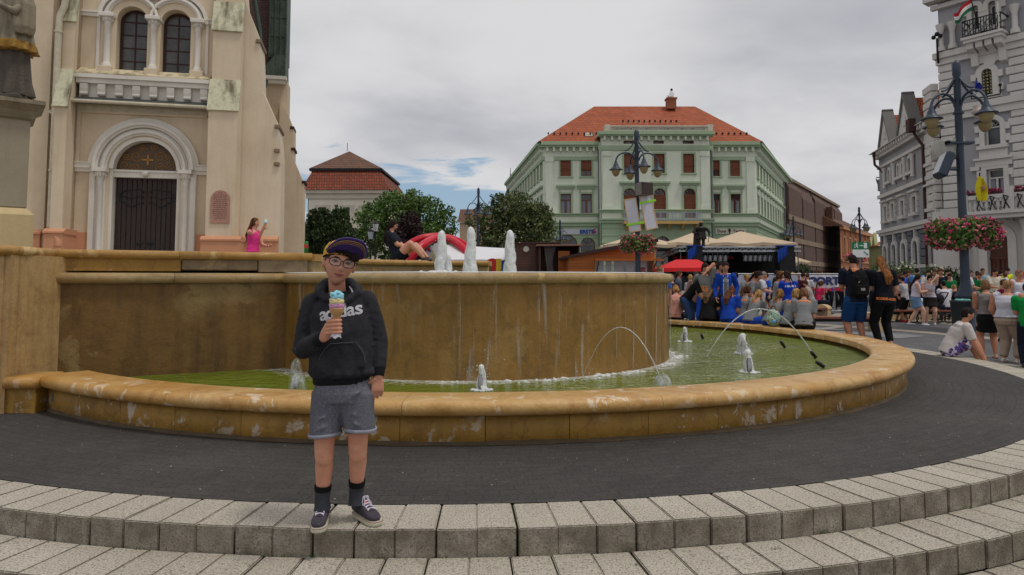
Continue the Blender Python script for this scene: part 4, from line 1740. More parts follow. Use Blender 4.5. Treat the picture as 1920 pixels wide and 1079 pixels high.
mb.box(pj0-.25,pj0,yp,0,zp_t-.3,zp_t)
mb.box(pj0,pj1,yp-.1,yp,H.z(1230,281,yp)-.1,H.z(1230,281,yp)+.12)
H.put(mb,'cornice',M_GMID)
mb=MB()
dentils(mb,pj0,pj1,yp,zp_c,zp_t,.72)
H.put(mb,'dentil_course',M_GPALE)
mb=MB()
for x in(pj0+.6,pj1-.6):
 mb.nx()
 pilaster(mb,x,yp,.8,zb1p+.2,H.z(1230,284,yp))
H.put(mb,'pilaster',M_GPALE)
mb=MB()
qx0,qx1=H.s(1134,245,yp),H.s(1332,245,yp)
qz1=H.z(1230,238.5,yp)
mb.box(qx0,qx1,yp-.6,yp+.5,zp_t,qz1-.12)
mb.box(qx0-.1,qx1+.1,yp-.7,yp+.6,qz1-.12,qz1)
for x in(qx0,qx1-.4):
 mb.box(x-.05,x+.45,yp-.72,yp+.6,zp_t,qz1+.12)
par_o=H.put(mb,'parapet',M_OFFW)
text_mb("CURA PARENTUM DEDICATA MDCCCXCI FILIORUM PIETATE AMPLIATA MDCCCCXIII",.30,'inscription',M_GREY,par_o,Matrix.Translation(((qx0+qx1)/2,yp-.61,(zp_t+qz1-.12)/2))@UPR,.005,0.003,sx=.80)
bz=H.z(1240,418,yp-1.2)
bx0_,bx1_=H.s(1171,418,yp-1.2),H.s(1318,418,yp-1.2)
mb=MB()
mb.box(bx0_,bx1_,yp-1.2,yp,bz-.1,bz+.16)
for k in range(6):
 x=bx0_+.4+k*(bx1_-bx0_-.8)/5
 mb.prism([(yp-1.0,bz-.1),(yp,bz-.1),(yp,bz-.7)],'x',x-.12,x+.12)
bal=H.put(mb,'balcony',plain("ochre_balcony",(206,170,104),.8))
mb=MB()
n=58
for k in range(n+1):
 x=bx0_+.05+(bx1_-bx0_-.1)*k/n
 t=.045 if k%9==0 else .018
 mb.box(x-t,x+t,yp-1.15,yp-1.1,bz+.16,bz+1.05+(.1 if k%9==0 else 0))
for z in(.25,1.0):
 mb.box(bx0_,bx1_,yp-1.16,yp-1.09,bz+z,bz+z+.05)
 mb.box(bx0_,bx0_+.05,yp-1.16,yp,bz+z,bz+z+.05)
 mb.box(bx1_-.05,bx1_,yp-1.16,yp,bz+z,bz+z+.05)
H.put(mb,'railing',plain("light_railing",(170,178,190),.5,.3),bal)
fx0,fx1=H.s(1051,436),H.s(1120,436)
fz0,fz1=H.z(1085,440),H.z(1085,430)
mb=MB()
mb.box(fx0,fx1,-.16,0,fz0,fz1)
fas=H.put(mb,'sign',plain("white_fascia",(196,200,204),.5))
text_mb("ERSTE",.52,'lettering',M_BLUE,fas,Matrix.Translation((H.s(1100,436),-.2,(fz0+fz1)/2-.02))@UPR,.015,.025,sx=1.05)
mb=MB()
sx_=H.s(1114,436)
mb.box(sx_-.18,sx_+.18,-.2,-.16,fz0+.1,fz0+.36)
mb.ball((sx_,-.18,fz0+.5),(.09,.03,.09),8,6)
H.put(mb,'emblem',M_RED,fas)
fx0,fx1=H.s(1341,434),H.s(1398,434)
mb=MB()
fz0,fz1=H.z(1370,439),H.z(1370,429)
mb.box(fx0,fx1,-.16,0,fz0,fz1)
fas=H.put(mb,'sign',plain("cafe_fascia",(202,200,186),.5))
M_BRN=plain("brown_lettering",(92,62,44),.5)
text_mb("Duna",.42,'lettering',M_BRN,fas,Matrix.Translation((H.s(1352,434),-.18,(fz0+fz1)/2))@UPR,.01,.006)
text_mb("Terasz",.42,'lettering',M_BRN,fas,Matrix.Translation((H.s(1384,434),-.18,(fz0+fz1)/2))@UPR,.01,.006)
mb=MB()
x=H.s(1367,434)
mb.lathe([(.04,0),(.05,.12),(.13,.3),(.16,.42),(.06,.55)],8,(x,-.2,fz0+.02))
H.put(mb,'emblem',M_BRN,fas)
for side in(-1,1):
 if side<0:
  PA,PB=P(1020,400,YG),P(956,400,100.0)
  PB.x=(P(955,350,100).x)
 else:
  PA,PB=P(1418,400,YG),P(1480,400,98.7)
 W_len=(Vector((PB.x,PB.y))-Vector((PA.x,PA.y))).length
 if side<0:
  pl=Plane(PB.x,PB.y,math.atan2(PA.y-PB.y,PA.x-PB.x))
 else:
  pl=Plane(PA.x,PA.y,math.atan2(PB.y-PA.y,PB.x-PA.x))
 HS=House(bank,pl,0)
 HS.frame=M_WOODF
 nw=13
 us,ms,gs=[],[],[]
 for k in range(nw):
  x=1.6+(W_len-3.0)*k/(nw-1)
  us.append((x-.55,x+.55))
 mb=MB()
 mb.wall(rect(0,W_len,z_b2,z_top),[rect(a,b,zu0,zu1)for a,b in us]+[rect(a,b,zm0,zm1)for a,b in us],0,.25)
 HS.put(mb,'wall',M_GPALE)
 mb=MB()
 mb.wall(rect(0,W_len,-.2,z_b2),[arch((a+b)/2,.6,zg-.3,1.3,10)for a,b in us],0,.25)
 for i in range(9):
  z=.5+i*(z_b2-.6)/9
  mb.box(0,W_len,-.05,0,z,z+.03)
 HS.put(mb,'base_wall',M_GBASE)
 for a,b in us:
  for z0_,z1_,e in((zu0,zu1,0),(zm0,zm1,0),(.6,zg+.4,.1)):
   mb=MB()
   c=(a+b)/2
   zz=z0_+(z1_-z0_)*.68
   mb.box(c-.04,c+.04,.1,.18,z0_,z1_)
   mb.box(a-e,c-.04,.1,.18,zz,zz+.08)
   mb.box(c+.04,b+e,.1,.18,zz,zz+.08)
   mb.box(a-e,a-e+.07,.1,.17,z0_,z1_)
   mb.box(b+e-.07,b+e,.1,.17,z0_,z1_)
   f=HS.put(mb,'window',M_WOODF)
   mb=MB()
   mb.box(a-e,b+e,.2,.22,z0_,z1_)
   HS.put(mb,'pane',M_GLASS,f)
 mb=MB()
 strings(mb,0,W_len,0,z_cor,z_top,z_b1,z_b2)
 HS.put(mb,'cornice',M_GMID)
 mb=MB()
 for a,b in us:
  mb.nx()
  surround(mb,a,b,zu0,zu1)
  mb.nx()
  surround(mb,a,b,zm0,zm1)
  zh=H.z(1061,349)
  mb.box(a-.42,b+.42,-.3,.0,zh-.1,zh+.1)
 HS.put(mb,'window_surround',M_GMID)
 mb=MB()
 dentils(mb,0,W_len,0,z_cor,z_top,.8)
 HS.put(mb,'dentil_course',M_GPALE)
 if side>0:
  mb=MB()
  bz2=H.z(1061,419)
  mb.box(W_len*.55,W_len*.75,-1.2,0,bz2-.1,bz2+.1)
  for k in range(24):
   x=W_len*.55+W_len*.2*k/23
   mb.box(x-.03,x+.03,-1.15,-1.1,bz2+.1,bz2+1.1)
  mb.box(W_len*.55,W_len*.75,-1.17,-1.08,bz2+1.05,bz2+1.12)
  HS.put(mb,'balcony',M_GREY)
mb=MB()
for px,d in((1123,-.3),(1336,-.3)):
 mb.nx()
 x=H.s(px,400,d)
 mb.tube([(x,d,0),(x,d,z_top)],.08,6)
H.put(mb,'rain_pipe',M_GREY)
e=.6
zr=z_top+.02
f0,f1=(-e,-e),(Wd+e,-e)
lb=P(955,350,100.0)
rb=P(1480,345,98.7)
b0=(lb.x-gL.x-e,30.0)
b1=(rb.x-gL.x+e,28.7)
rz=P(1200,200,78.0).z
rl,rr_=P(1114,200,78.0),P(1303,202,78.0)
r0=(rl.x-gL.x,8.0)
r1=(rr_.x-gL.x,8.0)
k0,k1=(r0[0]-1.5,32.0),(r1[0]+7,32.0)
v=[(*f0,zr),(*f1,zr),(*b1,zr),(*b0,zr),(*r0,rz),(*r1,rz),(*k1,rz),(*k0,rz)]
mb=MB()
mb.add(v,[(0,1,5,4),(1,2,6,5),(3,0,4,7),(4,5,6,7),(2,3,7,6)],False)
roof=H.put(mb,'roof',M_TILE)
mb=MB()
cxp=(pj0+pj1)/2
pr=[H.s(x,236,-1.2)for x in(1156,1286)]
pa=P(1204,200,76.0)
zpr=H.z(1220,238.5,-1.2)
ax=pa.x-gL.x
mb.add([(pr[0],-1.3,zpr),(pr[1],-1.3,zpr),(ax,6.9,rz-.25),(pr[0],2,zpr),(pr[1],2,zpr)],[(0,1,2),(0,2,3),(1,4,2)],False)
H.put(mb,'gable_roof',M_TILE,roof)
mb=MB()
mb.box(pr[0]-.1,pr[1]+.1,-1.45,-1.2,zpr-.25,zpr)
mb.box(pj0+.5,pj1-.5,-1.0,3,zp_t,zpr-.05)
H.put(mb,'gutter',M_DKMETAL,roof)
mb=MB()
for k in range(34):
 t=(k+.5)/34
 x=f0[0]+(f1[0]-f0[0])*t
 if pj0-.5<x<pj1+.5:
  continue
 mb.box(x*.93+Wd*.035-.08,x*.93+Wd*.035+.08,.75,.95,zr+1.05,zr+1.22)
for k in range(11):
 x=pr[0]+(pr[1]-pr[0])*(k+.5)/11
 mb.box(x*.86+ax*.14-.08,x*.86+ax*.14+.08,-.2,0,zpr+.75,zpr+.95)
H.put(mb,'snow_guard',M_DKMETAL,roof)
slope=Vector((0,r0[1]-f0[1],rz-zr)).normalized()
for(px,py)in((1073,259),(1103,258),(1357,260)):
 c=P(px,py,71.3)
 MM=Matrix.Translation((c.x-gL.x,1.0,c.z+.1))@Matrix.Rotation(math.atan2(slope.z,slope.y),4,'X')
 mb=MB()
 mb.cbox(-.5,.5,-.62,.62,-.08,.16,.03,MM)
 sk=H.put(mb,'skylight',M_DKMETAL,roof)
 mb=MB()
 mb.box(-.38,.38,-.5,.5,.165,.175,MM)
 H.put(mb,'pane',plain("skylight_pane",(176,156,138),.2),sk)
cc=P(1258,200,77.0)
mb=MB()
mb.box(cc.x-gL.x-.5,cc.x-gL.x+.5,6.5,7.5,rz-.6,rz+.5)
mb.box(cc.x-gL.x-.6,cc.x-gL.x+.6,6.4,7.6,rz+.5,rz+.66)
H.put(mb,'chimney',plain("brick_chimney",(150,92,70),.9),roof)
sw=empty('rooftop_figure',(cc.x,77.0,rz+.66))
tag(sw,'small white seated figure with a dark head on the chimney of the green building','figure')
mb=MB()
mb.ball((0,0,.22),(.34,.26,.24),12,8)
mb.tube([(0,0,.3),(.04,0,.6),(.1,0,.85)],[.24,.2,.1],10)
mb.tube([(-.2,-.15,.15),(-.42,-.2,.3),(-.44,-.2,.05)],.09,8)
mb.tube([(.15,0,.7),(.34,-.1,.5),(.2,-.15,.35)],.07,8)
mb.build('body',plain("white_plaster",(226,226,224),.8),sw)
mb=MB()
mb.ball((.1,0,1.0),(.14,.14,.17),10,8)
mb.build('head',plain("dark_head",(40,30,26),.8),sw)
# white house with a broken roof
YH=60.0
hl,hr=P(577,400,YH),P(722,400,YH)
house=empty('old_house',(hl.x,YH,0),0)
tag(house,'pale old house with a rusty two-stage tiled roof beside the church','house')
H=House(house,Plane(hl.x,YH,0),0)
H.frame=M_GREY
Wd=hr.x-hl.x
ze=H.z(650,357)
zk=H.z(650,319,1.2)
zpk=H.z(655,284,6)
mb=MB()
wins=[(H.s(597),H.s(612)),(H.s(647),H.s(656)),(H.s(679),H.s(690))]
hol=[rect(a,b,H.z(600,440),H.z(600,389))for a,b in wins]
mb.wall(rect(0,Wd,0,ze),hol,0,.3)
mb.box(0,.05,0,12,0,ze)
mb.box(Wd-.05,Wd,0,12,0,ze)
H.put(mb,'wall',stucco("house_render",(238,231,214),(200,188,162),.4))
mb=MB()
mb.box(-.35,Wd+.35,-.35,.0,ze-.3,ze)
mb.box(-.15,Wd+.15,-.15,0,ze-.75,ze-.3)
H.put(mb,'cornice',M_OFFW)
mb=MB()
for a,b in wins:
 mb.nx()
 mb.box(a-.3,a,-.08,0,H.z(600,440),H.z(600,385))
 mb.box(b,b+.3,-.08,0,H.z(600,440),H.z(600,385))
 mb.box(a,b,-.08,0,H.z(600,389),H.z(600,385))
H.put(mb,'window_surround',M_OFFW)
for i,(a,b)in enumerate(wins):
 sash(H,a,b,H.z(600,440),H.z(600,389),'cross' if i!=1 else 'plain')
kx0,kx1=H.s(587,319,1.2),H.s(712,319,1.2)
px_=H.s(655,284,6)
lo=[(-.5,-.5),(Wd+.5,-.5),(Wd+.5,12.5),(-.5,12.5)]
mid=[(kx0,1.2),(kx1,1.2),(kx1,10.8),(kx0,10.8)]
m1=tiles("old_rusty_tiles",(150,74,48),(84,48,38))
m2=tiles("old_brown_tiles",(128,88,66),(78,58,48))
mb=MB()
v=[(*p,ze)for p in lo]+[(*p,zk)for p in mid]
mb.add(v,[(i,(i+1)%4,4+(i+1)%4,4+i)for i in range(4)],False)
H.put(mb,'lower_roof',m1)
mb=MB()
e=.25
up=[(kx0-e,1.2-e),(kx1+e,1.2-e),(kx1+e,10.8+e),(kx0-e,10.8+e)]
mb.add([(*p,zk+.12)for p in up]+[(px_,6,zpk)],[(0,1,4),(1,2,4),(2,3,4),(3,0,4)],False)
H.put(mb,'upper_roof',m2)
mb=MB()
mb.box(kx0-e-.03,kx1+e+.03,1.2-e-.03,10.8,zk-.1,zk+.1)
mb.tube([(px_-.2,6,zpk),(px_-.2,6,zpk+.8)],.03,5)
H.put(mb,'roof_flashing',M_DKMETAL)
# town hall
TT=P(1855,400,38.0)
tang=math.atan2(-.809,.587)
TP=Plane(TT.x,TT.y,tang)
hall=empty('town_hall',(TT.x,TT.y,0),tang)
tag(hall,'ornate grey and white town hall with a tall tower, balconies and orange roof','town hall')
H=House(hall,TP,0)
H.frame=plain("white_window_frame",(214,212,206),.5)
M_TG=stucco("grey_render",(158,157,161),(140,138,140),.35)
M_TDG=stucco("dark_grey_rustication",(110,112,118),(84,86,92),.5)
M_TW=stucco("white_stucco_trim",(210,206,201),(186,180,172),.4)
s_l=H.s(1770,300)
s_r=4.6
zt_top=26.0
z_main=H.z(1855,198)
z_upper=H.z(1855,88)
z_balc=H.z(1855,392)
wA=(H.s(1861.5,245),H.s(1875,245)-H.s(1845,245))
wAz0,wAzs=H.z(1861,273),H.z(1861,237)
wB=(H.s(1867,330),H.s(1880,330)-H.s(1848,330))
wBz0,wBz1=H.z(1867,372),H.z(1867,317)
wC=(H.s(1852,155),H.s(1862,155)-H.s(1842,155))
wCz0,wCzs=H.z(1852,180),H.z(1852,138)
wD=[(H.s(1829.5,30),H.s(1836,30)-H.s(1823,30)),(H.s(1862,30),H.s(1869,30)-H.s(1855,30))]
wDz0,wDzs=H.z(1830,58),H.z(1830,17)
mb=MB()
hol=[arch(wA[0],wAz0,wAzs,wA[1],12),rect(wB[0]-wB[1]/2,wB[0]+wB[1]/2,wBz0,wBz1),arch(wC[0],wCz0,wCzs,wC[1],12)]
hol+=[arch(c,wDz0,wDzs,w,10)for c,w in wD]
dr=(H.s(1878,470),H.s(1896,470)-H.s(1857,470))
dz=H.z(1876,437)
mb.wall(rect(s_l,s_r,z_balc,zt_top),hol,0,.35)
mb.box(s_l+.02,s_r,.6,7,z_balc,zt_top)
mb.box(s_l,s_l+.05,0,7,0,zt_top)
H.put(mb,'wall',M_TG)
mb=MB()
mb.wall(rect(s_l-.6,s_r,-.3,z_balc),[arch(dr[0],-.2,dz-.4,dr[1],16,.8)],-.5,.35)
mb.box(s_l-.6,s_l-.55,-.5,3,-.3,z_balc)
H.put(mb,'porch_wall',M_TW)
mb=MB()
mb.box(s_l+.02,s_r,.62,7,-.3,z_balc)
mb.box(s_r-.05,s_r,-.5,.62,-.3,z_balc)
mb.box(s_r-.05,s_r,0,.6,z_balc,zt_top)
H.put(mb,'side_wall',M_TG)
mb=MB()
x0,x1=dr[0]-dr[1]/2,dr[0]+dr[1]/2
mb.box(x0,x1,-.14,-.05,-.2,dz+1.2)
for(a,b)in((x0+.1,dr[0]-.03),(dr[0]+.03,x1-.1)):
 mb.cbox(a,b,-.24,-.14,-.2,dz*.62,.03)
 for k in range(3):
  z=.3+k*dz*.2
  mb.cbox(a+.15,b-.15,-.28,-.22,z,z+dz*.15,.03)
mb.box(x0,x1,-.26,-.14,dz*.62,dz*.66)
H.put(mb,'door',plain("brown_portal_door",(92,52,36),.5))
mb=MB()
arch_band(mb,dr[0],dz-.4,dr[1]/2,dr[1]/2+.4,-.62,-.48,20)
mb.box(x0-.4,x0,-.62,-.48,-.2,dz-.4)
mb.box(x1,x1+.4,-.62,-.48,-.2,dz-.4)
H.put(mb,'portal_surround',M_TW)
mb=MB()
for c in(x0-1.0,x1+1.0):
 mb.nx()
 mb.lathe([(.34,0),(.34,.8),(.26,1.0),(.25,z_balc-1.2),(.36,z_balc-.9),(.36,z_balc-.7)],14,(c,-.85,0))
H.put(mb,'column',M_TW)
mb=MB()
mb.box(s_l-.8,x0-.25,-1.1,-.5,-.3,1.0)
mb.nx()
mb.box(x1+.25,s_r,-1.1,-.5,-.3,1.0)
H.put(mb,'plinth',plain("pink_stone_plinth",(176,148,132),.8))
bd=-.55
lx_a,lz_a=H.pl.at(1812,412,-.5)
lx_b,lz_b=H.pl.at(1897,411,-.5)
txt="VÁROSHÁZA"
for i,ch in enumerate(txt):
 if ch!=' ':
  t=i/(len(txt)-1)
  x=lx_a+(lx_b-lx_a)*t
  z=lz_a+.36*math.sin(PI*t)
  text_mb(ch,.62,'lettering',M_GREY,hall,H.M@Matrix.Translation((x,-.53,z))@UPR@Matrix.Rotation((.5-t)*.5,4,'Z'),.02,.0)
mb=MB()
by=-1.7
zbf=H.z(1855,400,by)
bl,br_=H.s(1802,395,by),s_r
mb.box(bl,br_,by,-.5,zbf-.28,zbf-.05)
mb.box(bl-.15,br_,by-.15,-.5,zbf-.05,zbf+.12)
ztp=H.z(1855,365,by)
mb.box(bl,br_,by-.02,by+.28,ztp-.22,ztp)
for x in(bl+.15,bl+2.3,bl+4.4):
 mb.box(x-.2,x+.2,by-.06,by+.3,zbf+.12,ztp+.06)
n=18
for k in range(n):
 x=bl+.4+(br_-bl-.6)*k/n
 mb.lathe([(.07,0),(.05,.1),(.11,.35),(.05,.6),(.07,ztp-zbf-.34)],8,(x,by+.12,zbf+.12))
bal=H.put(mb,'balcony',M_TW)
for a,b in((.3,1.9),(2.5,4.2)):
 mb=MB()
 rnd=random.Random(a)
 mb.cbox(bl+a,bl+b,by-.02,by+.28,ztp+.01,ztp+.14,.02)
 tr=H.put(mb,'flower_trough',M_RUST,bal)
 mb=MB()
 for q in range(90):
  mb.ball((rnd.uniform(bl+a,bl+b),by+rnd.uniform(-.1,.3),ztp+rnd.uniform(.12,.3)),rnd.uniform(.03,.07),5,4)
 H.put(mb,'flowers',plain("trough_flowers_%d"%int(a*10),(150,48,80),.8,0,.9,3),tr)
mb=MB()
for k in range(7):
 x=bl+.8+k*.62
 mb.tube([(x,by-.1,zbf+.2),(x+.1,by-.1,zbf+.55),(x,by-.1,zbf+.9)],.035,5)
 mb.tube([(x,by-.1,zbf+.9),(x+.22,by-.1,zbf+.82),(x+.1,by-.1,zbf+.55),(x+.26,by-.1,zbf+.2)],.03,5)
H.put(mb,'iron_ornament',M_IRON,bal)
mb=MB()
for z,d,t in((z_main,.35,.5),(z_upper,.4,.45),(z_balc,.15,.3)):
 mb.nx()
 mb.box(s_l-.25,s_r,-d,0,z-.1,z+t*.55)
 mb.box(s_l-.15,s_r,-d*.6,0,z-t,z-.1)
mb.box(s_l-.1,s_r,-.12,0,H.z(1855,100)-.1,H.z(1855,100)+.15)
mb.box(s_l-.5,s_r,-.8,0,H.z(1780,2),H.z(1780,2)+.6)
mb.box(s_l-.3,s_r,-.3,0,H.z(1780,14),H.z(1780,14)+.25)
H.put(mb,'cornice',M_TW)
mb=MB()
qb=MB()
z=z_balc+.2
k=0
while z<z_upper-.6:
 w=.95 if k%2 else .75
 mb.cbox(s_l-.08,s_l+w,-.12,.01,z,z+.42,.04)
 mb.cbox(s_l-.1,s_l+.02,-.1,.8 if k%2 else .6,z,z+.42,.04)
 w=.6 if k%2 else .45
 qb.cbox(H.s(1914,200)-w,H.s(1914,200)+.5,-.12,.01,z,z+.42,.04)
 z+=.47
 k+=1
H.put(mb,'quoins',M_TW)
H.put(qb,'quoins',M_TW)
mb=MB()
for px in(1767,1789,1907):
 mb.nx()
 x=H.s(px,50)
 mb.lathe([(.24,0),(.24,.2),(.15,.34),(.14,H.z(1855,22)-z_upper-.9),(.22,H.z(1855,22)-z_upper-.6),(.25,H.z(1855,22)-z_upper-.4)],12,(x,-.3,z_upper+.3))
H.put(mb,'column',M_TW)
def tw_window(c,w,z0,z1,arched,t=.24,blocks=True):
 mb=MB()
 if arched:
  arch_band(mb,c,z1,w/2,w/2+t,-.14,.0,16)
 else:
  mb.box(c-w/2-t,c+w/2+t,-.14,0,z1,z1+t)
 mb.box(c-w/2-t,c-w/2,-.14,0,z0,z1)
 mb.box(c+w/2,c+w/2+t,-.14,0,z0,z1)
 mb.box(c-w/2-t-.12,c+w/2+t+.12,-.3,0,z0-.2,z0)
 if blocks:
  for q in(.15,.75):
   zz=z0+(z1-z0)*q
   for s in(-1,1):
    a,b=c+s*(w/2+t),c+s*(w/2+t+.22)
    mb.box(min(a,b),max(a,b),-.17,0,zz,zz+.36)
 H.put(mb,'window_surround',M_TW)
 sash(H,c-w/2,c+w/2,z0,z1,'cross' if not arched else 'plain2',arched=arched,y=.18,fw=.08)
tw_window(wA[0],wA[1],wAz0,wAzs,True)
tw_window(wB[0],wB[1],wBz0,wBz1,False)
tw_window(wC[0],wC[1],wCz0,wCzs,True,.3)
for c,w in wD:
 tw_window(c,w,wDz0,wDzs,True,.25)
mb=MB()
a0_,a1_=wA[0]-wA[1]/2-.3,wA[0]+wA[1]/2+.3
mb.box(a0_,a1_,-.12,0,H.z(1861,298),wAz0-.2)
mb.box(a0_-.25,a1_+.25,-.32,0,H.z(1861,300),H.z(1861,296))
mb.box(a0_-.2,a1_+.2,-.16,0,H.z(1861,312),H.z(1861,300))
mb.box(a0_-.45,a0_,-.18,0,H.z(1861,318),H.z(1861,310))
H.put(mb,'window_apron',M_TW)
mb=MB()
for i in range(8):
 for q in range(3):
  mb.lathe([(.09,0),(.07,.07),(.045,.13),(.01,.16)],8,(wC[0]-.18+.18*q,-.02,wCz0+.15+i*(wCzs+.2-wCz0)/8))
H.put(mb,'carillon_bells',plain("bronze_bells",(150,140,110),.35,.7))
mb=MB()
for q in(-1,1):
 mb.tube([(wC[0],-.3,wCz0-.1),(wC[0]+q*.7,-.35,wCz0-.1),(wC[0]+q*.7,-.35,wCz0+.35)],.035,6)
 mb.ball((wC[0]+q*.7,-.35,wCz0+.4),.09,6,5)
mb.tube([(wC[0],-.3,wCz0+.2),(wC[0],-.3,wCz0-1.5)],.06,6)
for q in range(5):
 mb.box(wC[0]-.2,wC[0]+.2,-.33,-.28,wCz0-1.4+q*.22,wCz0-1.36+q*.22)
H.put(mb,'iron_ornament',M_IRON)
ux0,ux1=H.s(1806,62,-1),H.s(1878,52,-1)
uz=H.z(1840,66,-1)
mb=MB()
mb.box(ux0,ux1,-1.1,0,uz-.28,uz)
mb.box(ux0-.08,ux1+.08,-1.2,0,uz-.1,uz+.04)
for k in range(4):
 x=ux0+.25+k*(ux1-ux0-.5)/3
 dpt=1.55 if k in(0,3)else .95
 mb.prism([(-.95,uz-.28),(0,uz-.28),(0,uz-dpt),(-.3,uz-dpt+.1),(-.4,uz-.75),(-.9,uz-.6)],'x',x-.17,x+.17)
pnl0,pnl1=ux0+.4,ux1-.4
mb.box(pnl0,pnl1,-.14,0,uz-1.35,uz-.6)
arch_band(mb,(pnl0+pnl1)/2,uz-1.3,0.05,.3,-.16,0,12,PI,2*PI)
ub=H.put(mb,'upper_balcony',M_TW)
mb=MB()
for k in range(15):
 x=ux0+(ux1-ux0)*k/14
 mb.tube([(x,-1.08,uz),(x,-1.08-(.12 if k%2 else 0),uz+.5),(x,-1.08,uz+1.0)],.028,5)
 if k%2:
  mb.tube([(x-.12,-1.1,uz+.2),(x+.1,-1.12,uz+.4),(x-.1,-1.12,uz+.6),(x+.12,-1.1,uz+.8)],.022,4)
for z in(.06,.95):
 mb.box(ux0,ux1,-1.12,-1.06,uz+z,uz+z+.05)
 for x in(ux0,ux1):
  mb.box(x-.03,x+.03,-1.1,0,uz+z,uz+z+.05)
H.put(mb,'railing',M_IRON,ub)
mb=MB()
x=ux1-.1
mb.tube([(x,-1.1,uz),(x,-1.1,uz+1.6)],.05,6)
mb.lathe([(.08,0),(.2,.12),(.22,.45),(.1,.5)],6,(x,-1.1,uz+1.6))
H.put(mb,'lantern',plain("lantern_glass",(214,214,200),.3))
mb=MB()
mb.lathe([(.3,0),(.05,.35)],8,(x,-1.1,uz+2.1))
H.put(mb,'lantern_cap',M_IRON)
mb=MB()
lx,lz=H.pl.at(1761,105,-.3)
mb.tube([(s_l,-.2,lz-.4),(lx,-.5,lz-.2),(lx,-.5,lz+1.0)],.06,6)
for q in(-1,0,1):
 mb.ball((lx+q*.18,-.5,lz+1.1+.15*(q==0)),.13,8,6)
H.put(mb,'corner_lamp',M_IRON)
flag1=empty('national_flag',(hall.location.x,hall.location.y,0),tang)
tag(flag1,'red, white and green flag flying from the top balcony of the tower','flag')
Hf=House(flag1,TP,0)
a,az_=H.pl.at(1820,6,-2.0)
b_,bz_=H.pl.at(1787,34,-2.4)
for k,cm in enumerate(((176,40,50),(222,218,214),(42,104,70))):
 mb=MB()
 rows=[]
 for i in range(13):
  t=i/12
  p=Vector((a+(b_-a)*t,-2.0-.4*t+.12*math.sin(t*9),az_+(bz_-az_)*t+.1*math.sin(t*7)))
  for e_ in(k,k+1):
   rows.append(p+Vector((.03*e_,0,-.20*e_+.2)))
 mb.add(rows,[(2*i,2*i+1,2*i+3,2*i+2)for i in range(12)],True)
 Hf.put(mb,'stripe',cloth(cm))
mb=MB()
mb.tube([(a,-1.0,az_-1.2),(a,-2.0,az_+.3)],.03,6)
Hf.put(mb,'flagpole',M_IRON)
def hanging_flag(name,label,cm,p_top,w,h,pl,seed,emblem=None):
 root=empty(name,p_top)
 tag(root,label,'flag')
 mb=MB()
 k=10
 vs=[]
 for j in range(k+1):
  t=j/k
  for i in range(7):
   u=i/6
   ww=w*(.25+.75*math.sin(min(1,t*1.5)*PI/2))*(1-.5*max(0,t-.6))
   vs.append(Vector(((u-.5)*ww,.12*math.sin(u*9+seed+t*2),-h*t-.25*w*u*(1-t))))
 mb.add(vs,[(j*7+i,j*7+i+1,(j+1)*7+i+1,(j+1)*7+i)for j in range(k)for i in range(6)],True)
 mb.build('cloth',cloth(cm),root)
 mb=MB()
 mb.tube([(-w*.1,0,.15),(w*.5,.6,-h*.65)],.03,6)
 mb.build('flagpole',M_IRON,root)
 if emblem:
  mb=MB()
  mb.ball((0,-.13,-h*.5),(w*.2,.03,h*.12),10,8)
  mb.build('emblem',cloth(emblem),root)
pf=P(1839,330,34.0)
hanging_flag('city_flag','yellow flag hanging over the white balcony above the town hall door',(214,196,40),pf,.5,1.25,TP,1,(160,110,90))
pf=P(1833,152,35.5)
hanging_flag('blue_flag','small blue flag on the tower wall beside the bells',(44,60,140),pf,.5,.6,TP,3)
wn=Vector((TT.x,TT.y,0))+TP.u*(s_l-.1)+TP.n*1.2
near=P(1757,400,wn.y)
wdir=Vector((.23,.97)).normalized()
WPn=Vector((near.x,near.y))
WLn=15.6
far=WPn+wdir*WLn
WP=Plane(far.x,far.y,math.atan2(-wdir.y,-wdir.x))
H2=House(hall,WP,0)
H2.frame=H.frame
zc_t=H2.z(1700,257)
zc_b=H2.z(1700,270)
zband=H2.z(1700,425)
zmb=H2.z(1700,352)
xe=H2.s(1651)
xr2=WLn
uppers=[(1668,.5),(1686,.42),(1694,.42),(1707.5,.7),(1743.5,.7)]
mids=[(1661.5,.62),(1675.5,.62),(1694,.66),(1716.5,.7),(1749,.7)]
grs=[(1663,.8),(1679.5,.85),(1698,.85),(1720,.9),(1751,.9)]
holes,uw,mw,gw=[],[],[],[]
for px,w in uppers:
 c=H2.s(px,300)
 z1_=zc_b-1.4
 uw.append((c,w,zmb+.9,z1_))
 holes.append(arch(c,zmb+.9,z1_,w,8))
for px,w in mids:
 c=H2.s(px,380)
 mw.append((c,w,zband+.75,zmb-.8))
 holes.append(rect(c-w/2,c+w/2,zband+.75,zmb-.8))
mb=MB()
mb.wall(rect(xe,xr2,zband,zc_t),holes,0,.3)
mb.box(xe,xe+.05,0,6,0,zc_t)
H2.put(mb,'wing_wall',M_TG)
gh=[]
for px,w in grs:
 c=H2.s(px,470)
 gw.append((c,w,.9,zband-1.5))
 gh.append(arch(c,.9,zband-1.5,w,8))
mb=MB()
mb.wall(rect(xe,xr2,-.3,zband),gh,0,.3)
z=.4
while z<zband-.3:
 xs_=[xe]+[q for c,w,_,_ in gw for q in(c-w/2-.28,c+w/2+.28)]+[xr2]
 for a_,b_ in zip(xs_[::2],xs_[1::2]):
  if b_>a_:
   mb.cbox(a_,b_,-.1,.01,z,z+.42,.03)
 z+=.47
H2.put(mb,'wing_base',M_TDG)
mb=MB()
